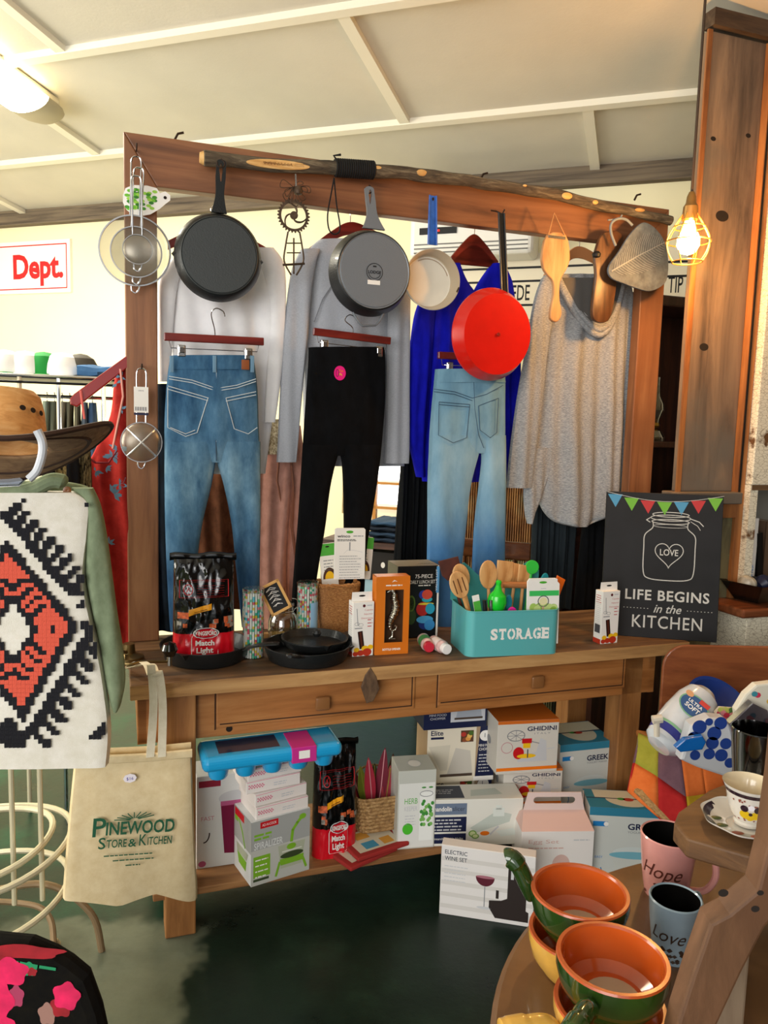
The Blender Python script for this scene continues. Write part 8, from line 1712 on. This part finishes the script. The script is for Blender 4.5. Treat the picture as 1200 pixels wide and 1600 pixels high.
def crock(label, P, out, hdir, up, hcol, sticker, grp, hs=1.0):
    root = thing('handled_crock', label, 'crock', Matrix.Translation(P), grp); r = .0725; h = .066
    b = B(); b.lathe([(0, 0), (.045, 0), (.05, .002), (.066, .025), (r, .05), (r, h - .003)], out, 48); b.lathe([(r, h - .003), (r - .001, h), (r - .006, h), (r - .008, h - .003)], mat('rim_rust', '#a8481c', .3, coat=.5), 48)
    b.lathe([(r - .008, h - .003), (r - .009, .05), (.058, .02), (.045, .010), (0, .008)], OR_, 48); b.obj('bowl', root)
    if sticker: b = B(); b.lathe([(.036, .0), (.036, .0008), (0, .0008)], mat('pale_sticker', '#b3a48c', .6), 28, M=T(.002, -.004, .0115)); b.obj('round_label', root)
    b = B(); d = Vector(hdir).normalized(); b.tube(sm([d * (r - .002) + Vector((0, 0, h * .5)), d * (r + .02 * hs) + Vector((0, 0, h * .75 + up * .3)), d * (r + .05 * hs) + Vector((0, 0, h * .8 + up * .8)), d * (r + .075 * hs) + Vector((0, 0, h * .8 + up)), d * (r + .082 * hs) + Vector((0, 0, h * .8 + up))], 6), [.007, .009, .010, .011, .012, .013] + [.013] * 6 + [.015] * 6 + [.014] * 5 + [.010, .003], hcol, 16); b.obj('handle', root)
c1 = atz(907, 1391, .87); c2 = atz(955, 1488, .87); c2.y -= .007; c1.y += .002
g_ = 'handled soup crocks stacked in pairs'
h1 = atz(818, 1312, .93) - c1; h2 = atz(893, 1590, .88) - c2; h3 = atz(850, 1590, .80) - c2
crock('ochre crock at the bottom of the farther pair on the round table', (c1.x, c1.y, tzp), YLG, (.5, 1, 0), .0, YLG, False, g_, .6)
crock('green crock on top of the farther pair, its handle pointing to the boxes', (c1.x, c1.y, tzp + .064), GRG, (h1.x, h1.y, 0), .04, GRG, True, g_, .45)
crock('ochre crock at the bottom of the nearer pair on the round table', (c2.x, c2.y, tzp), YLG, (h3.x, h3.y, 0), .0, YLG, False, g_)
crock('green crock on top of the nearer pair, its handle pointing at the viewer', (c2.x, c2.y, tzp + .064), GRG, (h2.x, h2.y, 0), .0, GRG, True, g_)
def mug(label, P, r, h, taper, col, word, tcol, hd, grp):
    root = thing('mug', label, 'mug', Matrix.Translation(P), grp); m = mat('mug' + col, col, .25, coat=.6, var=.06, vscale=30); b = B(); DK = mat('mug_inside', '#0b0908', .3)
    prof = [(r * taper + (r - r * taper) * (t ** .7), h * t) for t in [k / 8 for k in range(9)]]
    b.lathe([(0, 0)] + prof + [(r - .002, h + .002), (r - .004, h)], m, 48); b.lathe([(r - .004, h), (r * .93, h * .8), (r * taper * .9, .01), (0, .008)], DK, 40)
    tocam = (CAM - Vector(P)); ang = math.atan2(tocam.y, tocam.x)
    P1 = Vector((math.cos(ang), math.sin(ang), 0))
    o_ = bpy.data.curves.new('t', 'FONT'); o_.body = word; o_.shear = .4; o_.resolution_u = 3; ob = bpy.data.objects.new('t', o_); me = bpy.data.meshes.new_from_object(ob); sc = h * .33
    bmm = bmesh.new(); bmm.from_mesh(me); bmesh.ops.triangulate(bmm, faces=bmm.faces[:]); xs_ = [v.co.x for v in bmm.verts]; wd_ = max(xs_)
    vs = []
    for v in bmm.verts:
        a_ = ang + (v.co.x - wd_ / 2) * sc / r - .25; zz = h * .42 + v.co.y * sc; rr_ = r * taper + (r - r * taper) * (zz / h) ** .7 + .0006; vs.append((rr_ * math.cos(a_), rr_ * math.sin(a_), zz))
    b.add(vs, [[v.index for v in f.verts] for f in bmm.faces], mat('script' + tcol, tcol, .4)); bmm.free(); bpy.data.objects.remove(ob); bpy.data.curves.remove(o_)
    q = random.Random(2)
    for k in range(26):
        a_ = ang + q.uniform(-1.2, 1.0); zz = h * q.uniform(.05, .3); rr_ = r * taper + (r - r * taper) * (zz / h) ** .7 + .0008; c_ = Vector((rr_ * math.cos(a_), rr_ * math.sin(a_), zz)); t_ = Vector((-math.sin(a_), math.cos(a_), 0)) * .004
        b.add([c_ - t_, c_ + Vector((0, 0, -.003)), c_ + t_, c_ + Vector((0, 0, .003))], [[0, 1, 2, 3]], mat('script' + tcol, tcol, .4))
    b.obj('mug_body', root)
    b = B(); d = Vector(hd).normalized(); b.tube(sm([d * (r * .95) + Vector((0, 0, h * .8)), d * (r + .022) + Vector((0, 0, h * .82)), d * (r + .03) + Vector((0, 0, h * .5)), d * (r + .015) + Vector((0, 0, h * .22)), d * (r * taper) + Vector((0, 0, h * .15))], 6), .006, m, 10); b.obj('handle', root)
m1 = atz(1046, 1303, .85); m2 = atz(1056, 1403, .835)
mug('pink mug lettered Hope behind the blue mug on the round table', (m1.x, m1.y, tzp), .049, .11, .72, '#cf8f88', 'Hope', '#5a2a22', (1, -.5, 0), 'mugs on the round table')
mug('pale blue mug with brown lettering in front of the pink mug', (m2.x, m2.y, tzp), .040, .095, .7, '#8fa3b0', 'Love', '#3c2c22', (.8, .6, 0), 'mugs on the round table')
# rustic stand: slab and splayed board
RW = wood('rustic_stand_wood', ['#3a2313', '#5e3f26', '#765237'], (5, 5, 1.4), .65, .5, 3, blotch=('#5a3a22', 5, .55)); RWH = wood('rustic_slab_wood', ['#432b19', '#684829', '#835f3a'], (2, 5, 8), .6, .4, 3)
sz = .93
root = thing('rustic_stand', 'rustic tiered wooden stand with a splayed leg in the right foreground', 'stand', Matrix.Translation((.6, .98, tzp)))
bpy.context.view_layer.update()
ol = [atz(x, y, sz) for x, y in ((1053, 1285), (1060, 1268), (1108, 1234), (1200, 1198), (1330, 1160), (1360, 1320), (1172, 1338), (1074, 1310))]
bm = bmesh.new(); vs = [bm.verts.new((p.x, p.y, sz)) for p in ol]; f = bm.faces.new(vs); e = bmesh.ops.extrude_face_region(bm, geom=[f])
for g in e['geom']:
    if isinstance(g, bmesh.types.BMVert): g.co.z -= .032
bmesh.ops.recalc_face_normals(bm, faces=bm.faces[:]); bmesh.ops.bevel(bm, geom=[e for e in bm.edges], offset=.004, segments=2, affect='EDGES', profile=.5)
b = B(); b.bm(bm, RWH); wb(b, 'upper_slab', root)
lY = .83
ol = [Wy(x, y, lY + .035) for x, y in ((1200, 1120), (1192, 1200), (1178, 1300), (1162, 1365), (1120, 1400), (1092, 1415), (1066, 1490), (1044, 1560), (1035, 1600))]
zf = tzp + .001; kx = Wy(1035, 1600, lY); 
pts = [(p.x, max(p.z, zf)) for p in ol]; right = [Wy(x, y, lY) for x, y in ((1118, 1610), (1160, 1520), (1196, 1450), (1290, 1340), (1290, 1100))]; pts2 = [(p.x, max(p.z, zf)) for p in right]
b = B(); b.prism((pts + pts2)[::-1][::-1], .035, RW, bev=.004, M=T(0, lY, 0))
for kx_, kz_, r2 in ((1130, 1395, .006), (1180, 1420, .005), (1188, 1395, .004)): q0 = Wy(kx_, kz_, lY); b.disc(T(0, lY, 0), q0.x, q0.z, r2, r2 * .8, mat('knot_dark', '#1e1610'), 1, 12)
wb(b, 'splayed_leg', root)
b = B(); q0 = Wy(1135, 1345, .93); q1 = Wy(1160, 1360, .93); b.box(q0.x, .93, tzp + .001, q1.x + .02, .98, sz - .033, wood('grey_brace', ['#4a3a2c', '#6f5c48', '#82705a'], (5, 5, 1), .7, .4), .004); wb(b, 'brace', root)
b = B(); b.box(.72, 1.02, tzp + .001, .78, 1.08, sz - .033, RW, .004); wb(b, 'back_leg', root)
# cup, saucer, smoky tumbler
sc_ = atz(1166, 1282, sz + .012); POR = mat('porcelain', '#dcd6cc', .12, coat=.8); PLUM = mat('plum_band', '#2c1826', .25, coat=.5)
root = thing('saucer', 'scalloped porcelain saucer with a plum band under the teacup', 'saucer', Matrix.Translation((sc_.x, sc_.y, sz + .001)))
b = B(); n_ = 72; rows = []
for r_, z in ((.0, .002), (.028, .002), (.03, .004), (.052, .009), (.066, .015), (.0675, .017), (.066, .014), (.03, .001), (0, 0)):
    rows.append([(r_ * (1 + .025 * math.sin(k * 2 * math.pi * 8 / n_) * (r_ > .04)) * math.cos(2 * math.pi * k / n_), r_ * (1 + .025 * math.sin(k * 2 * math.pi * 8 / n_) * (r_ > .04)) * math.sin(2 * math.pi * k / n_), z) for k in range(n_)])
b.grid(rows, POR, closed=True)
for k0, k1, m in ((24, 46, PLUM), (50, 56, PLUM)): b.grid([[(r_ * math.cos(2 * math.pi * k / n_), r_ * math.sin(2 * math.pi * k / n_), z) for k in range(k0, k1)] for r_, z in ((.053, .0098), (.064, .0150))], m)
for a_, c in ((195, '#3f4f24'), (230, '#8a4a3a'), (265, '#a35a48'), (165, '#3f4f24')):
    p = Vector((.045 * math.cos(R(a_)), .045 * math.sin(R(a_)), .0085)); b.lathe([(.010, 0), (.007, .001), (0, .0015)], mat('sprig' + c, c, .4), 10, M=T(*p) @ Matrix.Diagonal((1, .6, 1, 1)))
b.obj('saucer_plate', root)
root = thing('teacup', 'porcelain teacup with plum rim band and yellow pansy standing on its saucer', 'teacup', Matrix.Translation((sc_.x + .004, sc_.y + .004, sz + .006)))
b = B(); cr = [(.0, 0), (.020, 0), (.021, .004), (.019, .007), (.027, .02), (.033, .038), (.036, .055), (.041, .066), (.0415, .067), (.039, .064), (.034, .052), (.030, .035), (.02, .014), (0, .012)]
b.lathe(cr[:9], POR, 56); b.lathe(cr[8:], mat('cream_porcelain', '#e0cfae', .15, coat=.6), 56); b.lathe([(.0365, .0545), (.0395, .0612)], PLUM, 56)
ang = math.atan2(-sc_.y, -sc_.x); Pn = Matrix.Rotation(ang + math.pi / 2 + .15, 4, 'Z'); YP = mat('pansy_yellow', '#d9b414', .4)
def crad(z):
    for (r0, z0), (r1, z1) in zip(cr[3:8], cr[4:9]):
        if z0 <= z <= z1: return r0 + (r1 - r0) * (z - z0) / (z1 - z0)
    return .02
def oncup(a_, z, rr_, m, k=1.0, lift=.0008):
    rad = crad(z) + lift; aa = ang + .15 + a_ / rad
    vs = [(rad * math.cos(aa), rad * math.sin(aa), z)]
    for t in range(10):
        th = 2 * math.pi * t / 10; z2 = z + rr_ * k * math.sin(th); r2 = crad(z2) + lift; a2 = aa + rr_ * math.cos(th) / rad; vs.append((r2 * math.cos(a2), r2 * math.sin(a2), z2))
    b.add(vs, [[0, 1 + t, 1 + (t + 1) % 10] for t in range(10)], m)
for a_, z, r_, m in ((-.009, .026, .008, YP), (.007, .026, .008, YP), (-.001, .022, .007, YP), (-.001, .028, .003, PLUM), (-.011, .037, .006, PLUM), (.009, .037, .006, PLUM), (-.001, .040, .005, mat('pansy_white', '#e8e4ea', .4))): oncup(a_, z, r_, m, lift=.0006 + z * .01)
q = random.Random(4)
for k in range(22): oncup(q.uniform(-.035, .03), q.choice([.047, .015, .044]) + q.uniform(-.004, .004), .0016, mat('sprig#8a4a3a', '#8a4a3a', .4))
b.obj('cup_body', root)
b = B(); b.tube(sm([(.033, 0, .05), (.055, 0, .055), (.058, 0, .035), (.04, 0, .02), (.026, 0, .02)], 5), .003, POR, 8, M=Matrix.Rotation(R(20), 4, 'Z')); b.obj('handle', root)
gp = atz(1174, 1160, sz + .125)
root = thing('smoky_tumbler', 'tall smoky embossed glass tumbler behind the teacup', 'glass', Matrix.Translation((gp.x + .035, gp.y + .055, sz + .001)))
SMK = glass("smoky_glass", "#3c3238", .1, .06)
b = B(); rows = []
for z, r_ in ((0, .028), (.006, .030), (.05, .033), (.09, .037), (.11, .0385), (.125, .0395), (.127, .0385), (.11, .036), (.06, .031), (.012, .027), (.012, .001)):
    rows.append([(r_ * (1 + .012 * math.sin(k * .9) * math.sin(z * 180)) * math.cos(2 * math.pi * k / 60), r_ * (1 + .012 * math.sin(k * .9) * math.sin(z * 180)) * math.sin(2 * math.pi * k / 60), z) for k in range(60)])
b.grid(rows, SMK, closed=True); b.obj('tumbler_body', root)
# dark metal urn like shape: black pot behind pink mug
pp2 = atz(1030, 1300, .60)
# floral garment bottom left
fY = 1.30
ol = [Wy(x, y, fY) for x, y in ((-60, 1470), (0, 1476), (40, 1480), (78, 1496), (104, 1512), (132, 1535), (152, 1590), (172, 1680))]
root = thing('floral_garment', 'black garment with big hot pink flowers hanging in the near left corner', 'garment', Matrix.Translation((ol[2].x, fY, 0)))
bpy.context.view_layer.update()
b = B(); pts = [(p.x, p.z) for p in ol]; pts += [(pts[-1][0] + .03, .0), (pts[0][0], .0)]
b.prism(pts, .05, cloth('black_velvet', [(.3, '#0a0a0b'), (.7, '#17140f')]), bev=.02, M=T(0, fY, 0)); PB = T(0, fY, 0)
def blob(x, y, rx, ry, m, lay, a0=0): 
    q0 = Wy(x, y, fY); k = fY / F_PX * 1.25; b.poly(PB, [(q0.x + rx * k * (1 + .12 * math.sin(5 * R(t) + a0)) * math.cos(R(t)), q0.z + ry * k * (1 + .12 * math.sin(5 * R(t) + a0)) * math.sin(R(t))) for t in range(0, 360, 12)], m, lay)
HP = mat('hot_pink_flower', '#e0205a', .8, var=.25, vscale=25); DR = mat('dark_red_flower', '#9c1a24', .8, var=.25, vscale=25); EM = mat('emerald_leaf', '#1f8a5a', .8)
blob(30, 1487, 60, 10, DR, 1); b.line(PB, [(p.x, p.z - .01) for p in [Wy(0, 1492, fY), Wy(30, 1496, fY), Wy(60, 1502, fY), Wy(86, 1506, fY)]], .006, EM, 2)
blob(14, 1518, 26, 20, HP, 3); blob(0, 1512, 24, 16, DR, 2.5, 1); blob(-4, 1562, 22, 30, HP, 3.2, 2); blob(0, 1602, 20, 18, HP, 3.1); blob(26, 1556, 10, 16, mat('rose_pink', '#a83a5c', .8), 2.2); blob(46, 1514, 10, 10, EM, 2.1); blob(50, 1518, 7, 6, DR, 2.6); blob(104, 1556, 18, 20, HP, 2.4, 1); blob(96, 1572, 14, 16, DR, 2.3); blob(74, 1584, 12, 16, mat('faded_pink', '#9c7468', .8), 2.2)
wb(b, 'printed_cloth', root)
